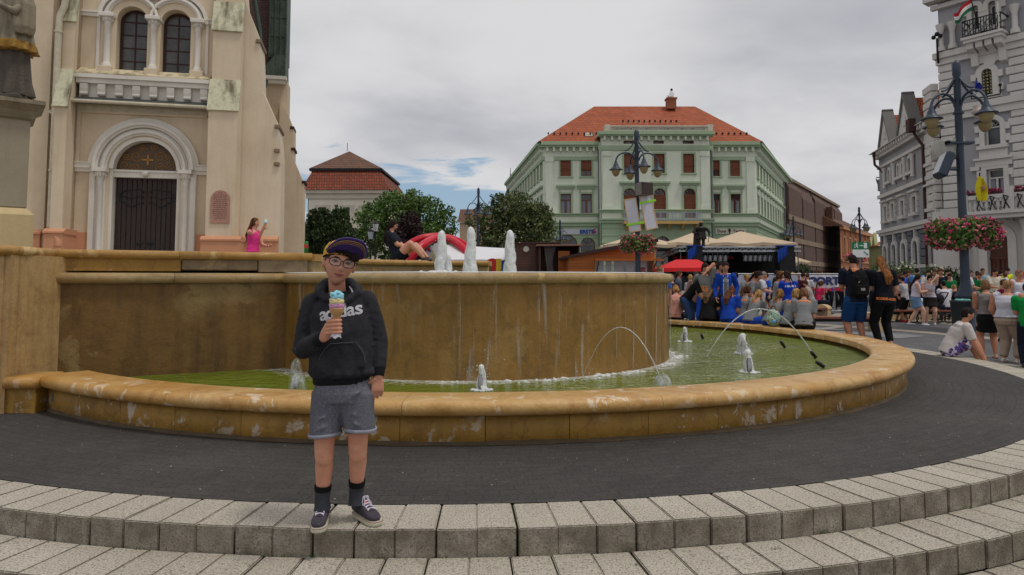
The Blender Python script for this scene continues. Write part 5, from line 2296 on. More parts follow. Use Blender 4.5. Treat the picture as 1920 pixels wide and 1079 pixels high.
for(c,w,z0_,z1_)in uw:
 mb.nx()
 arch_band(mb,c,z1_,w/2,w/2+.16,-.12,0,10)
 mb.box(c-w/2-.16,c-w/2,-.12,0,z0_,z1_)
 mb.box(c+w/2,c+w/2+.16,-.12,0,z0_,z1_)
 mb.box(c-w/2-.3,c+w/2+.3,-.25,0,z0_-.18,z0_)
for(c,w,z0_,z1_)in mw:
 mb.nx()
 mb.box(c-w/2-.18,c-w/2,-.12,0,z0_,z1_)
 mb.box(c+w/2,c+w/2+.18,-.12,0,z0_,z1_)
 mb.box(c-w/2-.18,c+w/2+.18,-.12,0,z1_,z1_+.3)
 mb.box(c-w/2-.35,c+w/2+.35,-.3,0,z1_+.3,z1_+.42)
 mb.box(c-w/2-.28,c+w/2+.28,-.28,0,z0_-.2,z0_)
 for q in(.15,.5,.85):
  for s in(-1,1):
   a_,b_=c+s*(w/2+.18),c+s*(w/2+.3)
   zz=z0_+(z1_-z0_)*q
   mb.box(min(a_,b_),max(a_,b_),-.14,0,zz-.15,zz+.15)
for(c,w,z0_,z1_)in gw:
 mb.nx()
 arch_band(mb,c,z1_,w/2,w/2+.26,-.16,0,10)
 mb.box(c-w/2-.26,c-w/2,-.16,0,-.2,z1_)
 mb.box(c+w/2,c+w/2+.26,-.16,0,-.2,z1_)
 mb.prism([(c-.12,z1_+w/2+.2),(c+.12,z1_+w/2+.2),(c+.06,zband-.2),(c-.06,zband-.2)],'y',-.18,0)
H2.put(mb,'window_surround',M_TW)
mb=MB()
mb.box(xe,xr2,-.2,0,zband-.35,zband-.15)
mb.box(xe,xr2,-.35,0,zband-.15,zband+.1)
mb.box(xe,xr2,-.14,0,2.05,2.25)
mb.box(xe,xr2,-.2,0,zmb-.1,zmb+.15)
mb.box(xe,xr2,-.3,0,zc_b,zc_b+.5)
mb.box(xe-.3,xr2,-.6,0,zc_b+.5,zc_t)
mb.box(xe,xr2,-.15,0,zc_b-.75,zc_b-.55)
H2.put(mb,'wing_trim',M_TW)
mb=MB()
n=int((xr2-xe)/.5)
for k in range(n):
 x=xe+(k+.5)*(xr2-xe)/n
 mb.box(x-.09,x+.09,-.5,-.02,zc_b+.2,zc_b+.5)
H2.put(mb,'wing_consoles',M_TW)
mb=MB()
for px in(1661,1679,1700,1715):
 mb.nx()
 x=H2.s(px,300)
 mb.lathe([(.16,0),(.12,.15),(.12,zc_b-1.1-zmb-.6),(.2,zc_b-.9-zmb-.5)],8,(x,-.15,zmb+.5))
H2.put(mb,'half_column',M_TW)
for(c,w,z0_,z1_)in uw:
 sash(H2,c-w/2,c+w/2,z0_,z1_,'plain',arched=True)
for(c,w,z0_,z1_)in mw:
 sash(H2,c-w/2,c+w/2,z0_,z1_,'cross')
for(c,w,z0_,z1_)in gw:
 sash(H2,c-w/2,c+w/2,z0_,z1_,'cross',arched=True)
mb=MB()
z=zband+.2
k=0
xq=H2.s(1752,300)
while z<zc_t+2.2:
 mb.cbox(xr2-1.3+(.12 if k%2 else 0),xr2+.1,-.14,.3,z,z+.42,.04)
 z+=.47
 k+=1
H2.put(mb,'quoins',M_TW)
mb=MB()
x=H2.s(1733.5,300)
mb.tube([(x,-.55,zc_t+.1),(x,-.5,zc_b),(x+.4,-.2,zc_b-.8),(x+.4,-.2,0)],.09,8)
mb.box(x-.3,x+.3,-.9,-.5,zc_t-.3,zc_t+.5)
x=H2.s(1655,300)
mb.nx()
mb.tube([(x,-.6,zc_t),(x,-.55,zc_b-.5),(x+.8,-.2,zc_b-1.2)],.09,8)
H2.put(mb,'rain_pipe',M_RUST)
mb=MB()
rz2=H2.z(1725,190,3)
xg=[(H2.s(1657,275),H2.s(1679,262),H2.z(1664,214)),(H2.s(1692,255),H2.s(1722,240),H2.z(1703,181))]
mb.add([(xe,.3,zc_t),(xr2,.3,zc_t),(xr2,5.2,rz2),(xe,5.2,rz2)],[(0,1,2,3)],False)
mb.add([(xe,6,zc_t),(xr2,6,zc_t),(xr2,3.2,rz2),(xe,3.2,rz2)],[(0,1,2,3)],False)
rf=H2.put(mb,'wing_roof',M_TILE)
for(a_,b_,zt_)in xg:
 c=(a_+b_)/2
 mb=MB()
 mb.prism([(a_,zc_t),(b_,zc_t),(c,zt_)],'y',-.3,.1)
 mb.box(c-.25,c+.25,-.36,-.3,zc_t+.6,zc_t+(zt_-zc_t)*.45)
 g=H2.put(mb,'gable',M_TW)
 mb=MB()
 for s in(a_,b_):
  d=Vector((c-s,zt_-zc_t)).normalized()
  nn=Vector((-d.y,d.x))*(1 if s==a_ else-1)
  o1,o2=Vector((s,zc_t))-d*.15,Vector((c,zt_))+d*.25
  mb.prism([tuple(o1-nn*.02),tuple(o2-nn*.02),tuple(o2+nn*.16),tuple(o1+nn*.16)],'y',-.42,.3)
 H2.put(mb,'gable_coping',plain("grey_coping_%d"%int(a_*10),(118,118,114),.8),g)
 mb=MB()
 mb.add([(a_,.1,zc_t),(c,.1,zt_-.15),(b_,.1,zc_t),(a_,9,zc_t),(c,9,zt_-.15),(b_,9,zc_t)],[(0,1,4,3),(1,2,5,4)],False)
 H2.put(mb,'gable_roof',M_TILE,rf)
mb=MB()
c=P(1643,345,far.y-.5)
mb.tube([(c.x,c.y,c.z+.5),(c.x+.9,c.y,c.z+.55)],.05,6)
mb.tube([(c.x,c.y,c.z+.4),(c.x+.8,c.y,c.z-2.2)],.05,6)
mb.box(c.x+.15,c.x+.75,c.y-.1,c.y+.1,c.z-.6,c.z+.35)
MI=(Matrix.Translation(hall.location)@Matrix.Rotation(tang,4,'Z')).inverted()
mb.v=[tuple(MI@Vector(v))for v in mb.v]
mb.build('wall_bracket',M_GREY,hall)
# brown building and the street behind
def block_building(name,label,cat,pa,pb,ya,yb,ztop_a,ztop_b,mat,depth=10,roof=None):
 A,B=P(pa,400,ya),P(pb,400,yb)
 pl=Plane(A.x,A.y,math.atan2(B.y-A.y,B.x-A.x))
 root=empty(name,(A.x,A.y,0),pl.ang)
 tag(root,label,cat)
 L_=(Vector((B.x,B.y))-Vector((A.x,A.y))).length
 return root,pl,L_,House(root,pl,0)
root,pl,L_,HB=block_building('brick_building','modern dark brown brick building with pale concrete bands right of the green one','building',1468,1572,92,132,0,0,None)
zt=P(1475,330,93).z
mb=MB()
mb.box(0,L_,0,12,0,zt)
n=5
for k in range(n):
 a,b=L_*k/n+.5,L_*(k+1)/n-.3
 mb.box(a,b,-.7,0,2.6,zt-1.6-(k%2)*.8)
 mb.prism([(-.7,zt-1.6-(k%2)*.8),(0,zt-1.6-(k%2)*.8),(0,zt-.4)],'x',a,b)
m=Mat("dark_brown_brick",(102,80,70),.9)
m.var(2,.5,(74,50,42),a=.4,b=.65)
HB.put(mb,'wall',m.m)
mb=MB()
for z in(3.3,6.3,9.3):
 mb.nx()
 mb.box(-.01,L_+.01,-.78,-.69,z,z+.7)
 mb.box(-.01,L_+.01,-.06,-.005,z,z+.7)
mb.box(-.1,L_+.1,-.3,0,zt-.3,zt+.1)
HB.put(mb,'concrete_band',stucco("concrete",(150,132,112),(120,104,88),.4))
mb=MB()
for k in range(n+1):
 mb.nx()
 x=L_*k/n+.1
 mb.tube([(x,-.2,0),(x,-.2,zt-1)],.1,6)
HB.put(mb,'rain_pipe',M_GREY)
mb=MB()
mb.add([(0,-.2,zt+.1),(L_,-.2,zt+.1),(L_,5,zt+2.2),(0,5,zt+2.2)],[(0,1,2,3)])
HB.put(mb,'roof',m2)
root,pl,L_,HB=block_building('orange_house','terracotta coloured house with ornate windows far down the street','house',1574,1630,112,135,0,0,None)
zt=P(1580,425,113).z
HB.frame=M_WOODF
nw=6
ws=[(L_*(k+.5)/nw,1.3)for k in range(nw)]
mb=MB()
mb.wall(rect(0,L_,0,zt),[rect(c-w/2,c+w/2,zt*.52,zt*.82)for c,w in ws]+[rect(c-w/2,c+w/2,.8,zt*.34)for c,w in ws],0,.3)
HB.put(mb,'wall',stucco("terracotta_render",(186,128,92),(150,96,70),.4))
mb=MB()
for c,w in ws:
 mb.nx()
 surround(mb,c-w/2,c+w/2,zt*.52,zt*.82,.3,-.2)
 mb.box(c+1.2,c+1.6,-.25,0,zt*.45,zt*.95)
mb.nx()
mb.box(-.2,L_+.2,-.6,0,zt-.5,zt)
mb.box(0,L_,-.3,0,zt*.42,zt*.46)
HB.put(mb,'trim',stucco("ochre_trim",(198,146,110),(160,110,84),.4))
for c,w in ws:
 sash(HB,c-w/2,c+w/2,zt*.52,zt*.82,'cross')
 sash(HB,c-w/2,c+w/2,.8,zt*.34,'cross')
mb=MB()
mb.add([(-.5,-.6,zt),(L_+.5,-.6,zt),(L_,5,zt+3.2),(0,5,zt+3.2),(-.5,5,zt)],[(0,1,2,3),(0,3,4)])
mb.box(2,3.2,1.5,2.5,zt,zt+3.4)
HB.put(mb,'roof',m2)
root,pl,L_,HB=block_building('green_grey_house','low yellow green house at the end of the street with small gables','house',1626,1656,96,88,0,0,None)
zt=P(1640,462,92).z
HB.frame=M_WOODF
mb=MB()
mb.wall(rect(0,L_+3,0,zt),[rect(.6+k*1.4,1.4+k*1.4,1.6,3.2)for k in range(3)],0,.3)
mb.prism([(0,zt),(.9,zt+1.4),(1.8,zt)],'y',0,.4)
mb.prism([(1.9,zt),(2.8,zt+1.9),(3.7,zt)],'y',0,.4)
HB.put(mb,'wall',stucco("yellow_green_render",(184,186,138),(150,152,110),.4))
for k in range(3):
 sash(HB,.6+k*1.4,1.4+k*1.4,1.6,3.2,'cross')
mb=MB()
mb.add([(-.3,-.3,zt),(L_+3,-.3,zt),(L_+3,5,zt+2.4),(-.3,5,zt+2.4)],[(0,1,2,3)])
HB.put(mb,'roof',M_TILE)
root,pl,L_,HB=block_building('pink_house','pale pink old house half hidden between the round trees','house',862,930,96,96,0,0,None)
zt=P(900,418,96).z
HB.frame=M_GREY
ws=[(L_*(k+.5)/4,.9)for k in range(4)]
mb=MB()
mb.wall(rect(0,L_,0,zt),[rect(c-w/2,c+w/2,3.8,5.6)for c,w in ws],0,.3)
mb.prism([(L_*.45,zt),(L_*.72,zt),(L_*.58,zt+2.2)],'y',0,.5)
HB.put(mb,'wall',stucco("pale_pink_render",(206,176,150),(176,146,122),.4))
for c,w in ws:
 sash(HB,c-w/2,c+w/2,3.8,5.6,'cross')
mb=MB()
mb.add([(-.3,-.3,zt),(L_+.3,-.3,zt),(L_+.3,5,zt+2.4),(-.3,5,zt+2.4)],[(0,1,2,3)])
HB.put(mb,'roof',m2)
sp=P(957,350,112)
spire=empty('church_spire',(sp.x,112,0))
tag(spire,'dark pointed spire just visible left of the green building','spire')
mb=MB()
mb.box(-1.2,1.2,-1.2,1.2,0,sp.z-2.2)
mb.build('tower',M_OFFW,spire)
mb=MB()
mb.lathe([(1.5,0),(.9,.8),(.3,2.6),(.05,4.4)],8,(0,0,sp.z-2.2),sm=False)
mb.tube([(0,0,sp.z+1.6),(0,0,sp.z+3.0)],.05,5)
mb.build('spire_roof',M_DKMETAL,spire)
# trees and planting
def leafmat(name,c1,c2,c3):
 m=Mat(name,c1,.6,0,.35)
 m.var(1.1,.9,c2,a=.42,b=.6)
 m.var(4.0,.7,c3,a=.5,b=.7,loc=(3,3,3))
 m.var(14.0,.5,c2,a=.5,b=.7,loc=(1,3,3))
 m.set('Subsurface Weight',0.0)
 return m.m
def leaves(mb,blobs,n,size,rnd,upright=0.0,gap=.28,shell=.55):
 vol=[b[1][0]*b[1][1]*b[1][2]for b in blobs]
 vs,fs=[],[]
 seed=rnd.uniform(0,50)
 made=0
 tries=0
 while made<n and tries<n*6:
  tries+=1
  c,r=rnd.choices(blobs,vol)[0]
  d=Vector((rnd.gauss(0,1),rnd.gauss(0,1),rnd.gauss(0,1))).normalized()
  q=(shell+(1-shell)*rnd.random())*(1+.16*noise.noise(d*2.4+Vector((seed,0,0))))
  p=Vector((c[0]+d.x*r[0]*q,c[1]+d.y*r[1]*q,c[2]+d.z*r[2]*q))
  g=noise.noise(p*(1.6/max(.6,size*4))+Vector((seed,seed,0)))
  if g<-gap:
   continue
  s=size*rnd.uniform(.6,1.35)
  a=Vector((rnd.gauss(0,1),rnd.gauss(0,1),rnd.gauss(0,1)*(1-upright)+upright*2.2)).normalized()
  b=a.cross(Vector((rnd.gauss(0,1),rnd.gauss(0,1),rnd.gauss(0,.6)))).normalized()
  i=len(vs)
  vs+=[p-a*s*.6,p+b*s*.32,p+a*s*.7,p-b*s*.34]
  fs.append((i,i+1,i+2,i+3))
  made+=1
 mb.add(vs,fs,False)
M_BARK=plain("tree_bark",(74,62,50),.9,0,.6,6,bump=.02)
def tree(name,label,x,y,z0,blobs,n,size,mat,trunk_r,trunk_h,seed,upright=0.0,gap=.28,group=None,shell=.55):
 rnd=random.Random(seed)
 root=empty(name,(x,y,z0))
 tag(root,label,'tree',group)
 mb=MB()
 top=max(b[0][2]for b in blobs)
 mb.tube([(0,0,-.1),(.03,0,trunk_h*.5),(0,.03,trunk_h),(.05,0,top)],[trunk_r*1.25,trunk_r,trunk_r*.8,trunk_r*.2],9)
 for k in range(9):
  c,r=rnd.choice(blobs)
  z=trunk_h*rnd.uniform(.7,1.2)
  e=Vector((c[0]+rnd.uniform(-.6,.6)*r[0],c[1]+rnd.uniform(-.6,.6)*r[1],c[2]+rnd.uniform(-.2,.5)*r[2]))
  s=Vector((0,0,z))
  mid=s.lerp(e,.5)+Vector((0,0,-.08*(e-s).length))
  mb.tube([s,mid,e],[trunk_r*.5,trunk_r*.3,trunk_r*.08],6)
 mb.build('trunk',M_BARK,root,False)
 mb=MB()
 leaves(mb,blobs,n,size,rnd,upright,gap,shell)
 mb.build('crown',mat,root,False)
 return root
LM1=leafmat("leaves_fresh_green",(92,122,54),(54,84,36),(134,154,74))
LM2=leafmat("leaves_olive_green",(92,108,60),(56,72,40),(150,138,78))
LM3=leafmat("leaves_dark_green",(52,72,34),(30,46,24),(80,100,44))
LM4=leafmat("leaves_purple",(60,34,38),(38,22,28),(84,50,46))
LM5=leafmat("leaves_hedge",(70,96,44),(44,68,30),(150,160,110))
def TB(pts,Y,x0,zg):
 out=[]
 sc=Y/FPX
 for px,py,w,h,dy in pts:
  p=P(px,py,Y)
  out.append(((p.x-x0,dy,p.z-zg),(w*sc,w*sc*.85,h*sc)))
 return out
x0=P(765,400,52).x
tree('round_tree','broad fresh green tree left of the slim twin lamp, over the red inflatable arch',x0,52,0,TB([(742,400,48,44,0),(700,422,34,44,-1),(800,405,38,42,1),(770,378,34,24,0),(838,420,22,40,0),(690,460,26,30,-1),(735,455,40,40,0),(800,450,44,40,0),(835,455,24,30,0)],52,x0,0),15000,.2,LM1,.22,3.0,3,group='trees behind the fountain',gap=.2)
x0=P(768,440,47).x
tree('purple_tree','small purple leaved tree in front of the broad green tree',x0,47,0,TB([(768,425,24,30,0),(755,450,26,30,0),(778,460,22,28,0),(765,480,28,20,0)],47,x0,0),4200,.18,LM4,.1,1.6,4,gap=.4)
x0=P(957,440,50).x
tree('round_tree','round olive green tree just left of the green bank building',x0,50,0,TB([(965,395,44,36,0),(990,425,52,44,0),(925,425,36,40,0),(1010,410,32,32,0),(940,452,46,34,0),(1000,455,40,30,0),(905,400,20,24,1),(935,378,20,18,0),(882,412,16,14,1)],50,x0,0),15000,.18,LM2,.2,2.6,6,group='trees behind the fountain',gap=.22)
x0=P(625,440,34).x
tree('conifer','dense dark upright conifer beside the church',x0,34,.2,TB([(588,455,20,64,0),(608,445,22,56,0),(636,440,22,52,0),(655,462,16,44,0),(594,412,11,24,0),(585,425,12,34,0),(614,418,12,26,0),(630,404,10,20,0),(644,412,12,24,0),(603,425,11,26,0)],34,x0,.2),17000,.12,LM3,.14,1.0,8,upright=.8,gap=.5,shell=.35)
for k,(px,w,h,Y,lab)in enumerate(((1702,26,17,33,'flowering green bush in front of the grey arcade of the town hall'),(1742,26,15,33,'low green bush with pale blossoms beside the first one'),(1782,18,14,33.5,'small dark bush right of the flowering bushes'),(1352,14,12,36,'green bush at the left end of the stage'),(1508,22,16,38,'green bush right of the stage by the brick building'),(1260,24,26,40,'dark bush behind the red stall roof'),(1655,20,16,35,'loose green bush left of the flowering ones'))):
 p=P(px,505,Y)
 g0=gz(p.x,Y)
 rnd=random.Random(40+k)
 root=empty('bush',(p.x,Y,g0))
 tag(root,lab,'bush')
 mb=MB()
 top=P(px,505-h,Y).z-g0
 sc=Y/FPX
 bl=[((rnd.uniform(-.6,.6)*w*sc,rnd.uniform(-.3,.3),top*rnd.uniform(.35,.68)),(w*sc*.6,.6,top*.34))for _ in range(6)]
 leaves(mb,bl,1700,.12,rnd,gap=.5,shell=.3)
 mb.build('foliage',LM5 if k in(0,1,6)else LM3,root,False)
 mb=MB()
 for _ in range(8):
  mb.tube([(rnd.uniform(-.2,.2),0,0),(rnd.uniform(-.5,.5)*w*sc,0,top*.6)],.02,4)
 mb.build('stems',M_BARK,root,False)
 if k in(0,1):
  mb=MB()
  for _ in range(60):
   c,r=rnd.choice(bl)
   mb.ball((c[0]+rnd.uniform(-1,1)*r[0],c[1]-r[1]*rnd.uniform(.3,1),c[2]+rnd.uniform(-.6,1)*r[2]),rnd.uniform(.03,.06),5,4)
  mb.build('blossoms',plain("pale_blossom",(222,214,180),.8),root,False)
# street lamps
M_LAMP=plain("blue_grey_lamp_paint",(58,68,82),.45,.3,.3,8)
M_AMBER=Mat("amber_lamp_bowl",(150,134,92),.35,0,.5).m
M_PINK=[plain("pink_petals",(214,92,130),.8,0,.2),plain("deep_pink_petals",(190,50,100),.8,0,.2),plain("salmon_petals",(226,130,140),.8,0,.2)]
def lamp_post(x,y,z0,Ht,label,heads=4,spread=.93,rz=.2,group='lamp posts on the square',basket=None,first_clear=False,k=1.0):
 root=empty('street_lamp',(x,y,z0),rz)
 tag(root,label,'street lamp',group)
 h=Ht
 mb=MB()
 mb.lathe([(.25*k,0),(.25*k,.12),(.21*k,.16),(.21*k,.9),(.27*k,.95),(.27*k,1.02),(.2*k,1.12),(.16*k,1.25),(.13*k,1.35),(.12*k,1.5),(.105*k,h*.5),(.09*k,h-.5),(.11*k,h-.45),(.115*k,h-.12),(.08*k,h-.06),(.02,h)],18)
 mb.lathe([(.14*k,h-1.62),(.14*k,h-1.56)],14)
 mb.build('pole',M_LAMP,root)
 for q in range(heads):
  a=q*2*PI/heads
  c,s=math.cos(a),math.sin(a)
  mb=MB()
  pts=[]
  for i in range(15):
   t=i/14
   an=PI*(1-t)
   pts.append((c*(spread*.56+spread*.44*math.cos(an)),s*(spread*.56+spread*.44*math.cos(an)),h-1.38+.38*math.sin(an)-.10*t))
  mb.tube(pts,.03*k+.006,7)
  pts=[]
  for i in range(11):
   t=i/10
   pts.append((c*(.08+spread*.5*t),s*(.08+spread*.5*t),h-.55-.42*math.sin(t*PI/2)))
  mb.tube(pts,.026*k+.005,6)
  mb.build('arm',M_LAMP,root)
  mb=MB()
  hx,hy,hz=c*spread,s*spread,h-1.50
  mb.lathe([(.035,.10),(.05,.04),(.075,.0),(.08,-.06),(.115,-.10),(.12,-.16),(.2,-.25),(.29,-.31),(.295,-.33),(.2,-.325)],18,(hx,hy,hz),cap=False)
  sh=mb.build('lamp_shade',M_LAMP,root)
  mb=MB()
  mb.lathe([(.19,-.325),(.185,-.4),(.14,-.52),(.07,-.6),(.01,-.62)],14,(hx,hy,hz),cap=False)
  mb.build('bowl',M_AMBER,sh)
 if basket:
  bz,br,bh,seed,nl=basket
  rnd=random.Random(seed)
  bk=empty('flower_basket',(x,y,z0+bz),0)
  bk['label'],bk['category'],bk['group']=basket_label[seed],'flower basket','flower baskets on lamp posts'
  mb=MB()
  mb.lathe([(k*.12,-.05),(br*.6,-.04),(br*.66,.14),(k*.12,.14)],20)
  mb.build('planter',M_RUST,bk)
  mb=MB()
  bl=[]
  for q in range(14):
   a=q*2*PI/14
   bl.append(((math.cos(a)*br*.66,math.sin(a)*br*.66,.12+rnd.uniform(-.05,.1)),(br*.34,br*.34,bh*.42)))
  for q in range(6):
   a=q*PI/3
   bl.append(((math.cos(a)*br*.3,math.sin(a)*br*.3,.3),(br*.3,br*.3,bh*.3)))
  leaves(mb,bl,nl,.085*br+.02,rnd,gap=.6,shell=.35)
  mb.build('foliage',LM3 if seed==3 else LM1,bk,False)
  for w_ in range(3):
   mb=MB()
   for q in range(int(nl/17)):
    c,r=rnd.choice(bl)
    d=Vector((rnd.gauss(0,1),rnd.gauss(0,1),rnd.gauss(0,1))).normalized()
    rr_=rnd.uniform(.85,1.22)
    pc_=(c[0]+d.x*r[0]*rr_,c[1]+d.y*r[1]*rr_,c[2]+d.z*r[2]*rr_*.9)
    s=rnd.uniform(.022,.05)*br
    for e_ in range(3):
     mb.ball((pc_[0]+rnd.uniform(-s,s),pc_[1]+rnd.uniform(-s,s),pc_[2]+rnd.uniform(-s,s)*.6),s*rnd.uniform(.5,.8),5,4)
   mb.build('blossoms',M_PINK[w_],bk,False)
 return root
basket_label={1:'big round basket of pink geraniums on the near lamp post by the town hall',2:'round basket of pink geraniums on the lamp post with two white boards',3:'small basket of pink flowers on the lamp post left of the dark wooden hut',4:'small basket of pink flowers below the green exit sign'}
LX=13.15
g=gz(LX,20)
top=P(1780,113,20).z-g
bzc=P(1803,448,20).z-g
near_lamp=lamp_post(LX,20,g,top,'tall blue-grey lamp post nearest the town hall with speakers and a big flower basket',rz=R(12),basket=(bzc,.98,1.0,1,6500),k=1.05)
L2=P(1195,400,30)
g=gz(L2.x,30)
mid_lamp=lamp_post(L2.x,30,g,P(1193,243,30).z-g,'lamp post in front of the green building carrying two white boards',rz=R(8),spread=.95,basket=(P(1200,465,30).z-g,.82,1.0,2,3200))
L3=P(897,400,46)
lamp_post(L3.x,46,0,P(897,352,46).z,'slim lamp post between the two round trees',rz=R(12),spread=.72,basket=(P(903,470,46).z,.42,.5,3,700),k=.8)
L4=P(1611,400,58)
lamp_post(L4.x,58,0,P(1611,388,58).z,'distant lamp post beside the green exit sign',rz=R(8),spread=.7,basket=None,k=.8)
L5=P(806,400,62)
lamp_post(L5.x,62,0,P(806,392,62).z,'distant lamp post in front of the broad green tree',rz=R(0),spread=.7,k=.8)
L6=P(1050,400,62)
lamp_post(L6.x,62,0,P(1050,412,62).z,'distant lamp post left of the bank sign',rz=R(20),spread=.7,k=.8)
L7=P(1487,400,64)
lamp_post(L7.x,64,0,P(1487,405,64).z,'distant lamp post in front of the brown brick building',rz=R(5),spread=.7,k=.8)
L8=P(704,440,40)
root=empty('lantern_post',(L8.x,40,0))
tag(root,'black post with two old style lanterns in front of the pale house','lantern post')
zt=P(704,415,40).z
mb=MB()
mb.lathe([(.2,0),(.14,.5),(.07,.9),(.06,1.5),(.09,1.6),(.06,1.7),(.05,zt-.7)],12)
mb.lathe([(.16,0),(.1,.5),(.05,.9),(.045,zt-1.2)],12,(-.3,.1,0))
mb.build('pole',M_IRON,root)
for(dx,dz)in((0,0),(-.3,-.45)):
 mb=MB()
 mb.lathe([(.05,-.7),(.1,-.62),(.17,-.15),(.2,-.12),(.03,.0),(.02,.08)],6,(dx,.1 if dx else 0,zt+dz),sm=False)
 ln=mb.build('lantern',M_IRON,root)
 mb=MB()
 mb.lathe([(.115,-.60),(.18,-.17)],6,(dx,.1 if dx else 0,zt+dz),sm=False)
 mb.build('glass',plain("lantern_pane",(196,204,210),.2),ln)
root=empty('floodlight',(LX,20,0))
tag(root,'blue-grey floodlight pointing down on the near lamp post','floodlight')
c=P(1766,312,20)
c2=P(1795,318,20)
Mf=Matrix.Translation((c.x-LX,-.1,c.z))@Matrix.Rotation(R(24),4,'Y')@Matrix.Rotation(R(-10),4,'Z')
mb=MB()
mb.cbox(-.13,.13,-.25,.25,-.38,.4,.06,Mf)
mb.tube([(c2.x-LX,0,c2.z),(c.x-LX+.1,-.05,c2.z),(c.x-LX-.05,-.1,c.z-.3)],.045,7)
mb.build('housing',M_LAMP,root)
mb=MB()
mb.box(-.145,-.132,-.2,.2,-.3,.33,Mf)
mb.build('glass',plain("floodlight_glass",(160,168,174),.15),root)
root=empty('loudspeaker',(LX,20,0))
tag(root,'pale wrapped loudspeaker strapped to the near lamp post above the floodlight','loudspeaker')
c=P(1770,280,20.3)
mb=MB()
bmx=bmesh.new()
bmesh.ops.create_cube(bmx,size=1)
bmesh.ops.subdivide_edges(bmx,edges=bmx.edges[:],cuts=5,use_grid_fill=True)
for v_ in bmx.verts:
 p=v_.co.copy()
 q=p.normalized()*.62
 p=p.lerp(q,.35)
 p+=Vector((noise.noise(p*3),noise.noise(p*3+Vector((5,0,0))),noise.noise(p*3+Vector((0,7,0)))))*.07
 v_.co=Vector((p.x*.72,p.y*.6,p.z*.62+p.x*.12))
mb.bm(bmx,Matrix.Translation((c.x-LX+.12,.3,c.z)),True)
mb.build('wrapped_box',plain("wrapping_film",(176,174,164),.35,0,.5,3),root)
mb=MB()
cz_=P(1790,269,20).z
mb.box(-.42,.36,-.14,.14,cz_-.03,cz_+.03)
mb.box(-.42,-.36,-.14,.14,cz_-.06,cz_+.06)
mb.build('bracket',M_LAMP,root)
root=empty('camera_dome',(LX,20,0))
tag(root,'pale dome camera hanging under the right lamp head of the near post','camera')
c=P(1834,212,20)
mb=MB()
mb.lathe([(.01,-.17),(.09,-.14),(.12,-.05),(.17,0),(.17,.06),(.13,.1),(.13,.2)],16,(c.x-LX,0,c.z))
mb.build('dome',plain("pale_dome",(206,190,176),.4),root)
bp=P(1803,600,19.2)
g=gz(bp.x,19.2)
root=empty('litter_bin',(bp.x,19.2,g))
tag(root,'dark grey litter bin with turquoise rubbish under the near lamp post','bin')
mb=MB()
mb.lathe([(.22,.05),(.26,.85),(.27,.86),(.27,.92),(.22,.92),(.21,.7)],20)
mb.build('barrel',plain("dark_bin_metal",(46,52,58),.5,.4),root)
mb=MB()
rnd=random.Random(2)
for _ in range(12):
 mb.ball((rnd.uniform(-.15,.15),rnd.uniform(-.15,.15),.92),(rnd.uniform(.04,.09),rnd.uniform(.04,.08),.04),6,4)
mb.build('rubbish',plain("turquoise_rubbish",(110,190,176),.6),root)
for k,(pts,lab)in enumerate((([(1173,374),(1196,370),(1199,434),(1176,437)],'white framed board tied to the left of the middle lamp post'),([(1203,369),(1225,363),(1231,429),(1205,433)],'white framed board tied to the right of the middle lamp post'))):
 w=[P(a,b,29.8)for a,b in pts]
 c=(w[0]+w[1]+w[2]+w[3])/4
 ex=((w[1]-w[0])+(w[2]-w[3]))/2
 W_,Hh=ex.length,((w[0]-w[3]).length+(w[1]-w[2]).length)/2
 ang=math.atan2(ex.z,ex.x)
 root=empty('notice_board',c)
 root.rotation_euler=(0,-ang,R(10 if k else-8))
 tag(root,lab,'board','white boards on the lamp post')
 mb=MB()
 mb.box(-W_/2+.03,W_/2-.03,-.01,.01,-Hh/2+.03,Hh/2-.03)
 mb.build('panel',plain("white_board",(206,206,214),.6),root)
 mb=MB()
 for a,b,c_,d_ in((-W_/2,W_/2,-Hh/2,-Hh/2+.045),(-W_/2,W_/2,Hh/2-.045,Hh/2),(-W_/2,-W_/2+.045,-Hh/2+.045,Hh/2-.045),(W_/2-.045,W_/2,-Hh/2+.045,Hh/2-.045)):
  mb.box(a,b,-.02,.02,c_,d_)
 mb.build('frame',plain("pine_frame",(206,172,122),.7),root)
 mb=MB()
 zz=-Hh/2+.35 if k==0 else Hh/2-.3
 mb.box(-W_/2-.05,W_/2+.15,-.035,-.022,zz-.045,zz+.045)
 mb.build('strap',plain("neon_green_tape",(150,230,40),.5,var=.05),root)
c=P(1206,355,29.7)
root=empty('loudspeaker',c,R(24))
tag(root,'grey box loudspeaker on the middle lamp post above the white boards','loudspeaker')
mb=MB()
mb.prism([(-.2,.3),(.2,.3),(.3,-.3),(-.3,-.3)],'z',-.27,.27)
mb.build('cabinet',plain("grey_cabinet",(128,124,118),.6),root)
mb=MB()
mb.cbox(-.29,.29,-.33,-.3,-.25,.25,.01)
mb.build('grille',plain("brown_grille",(70,58,52),.8),root)
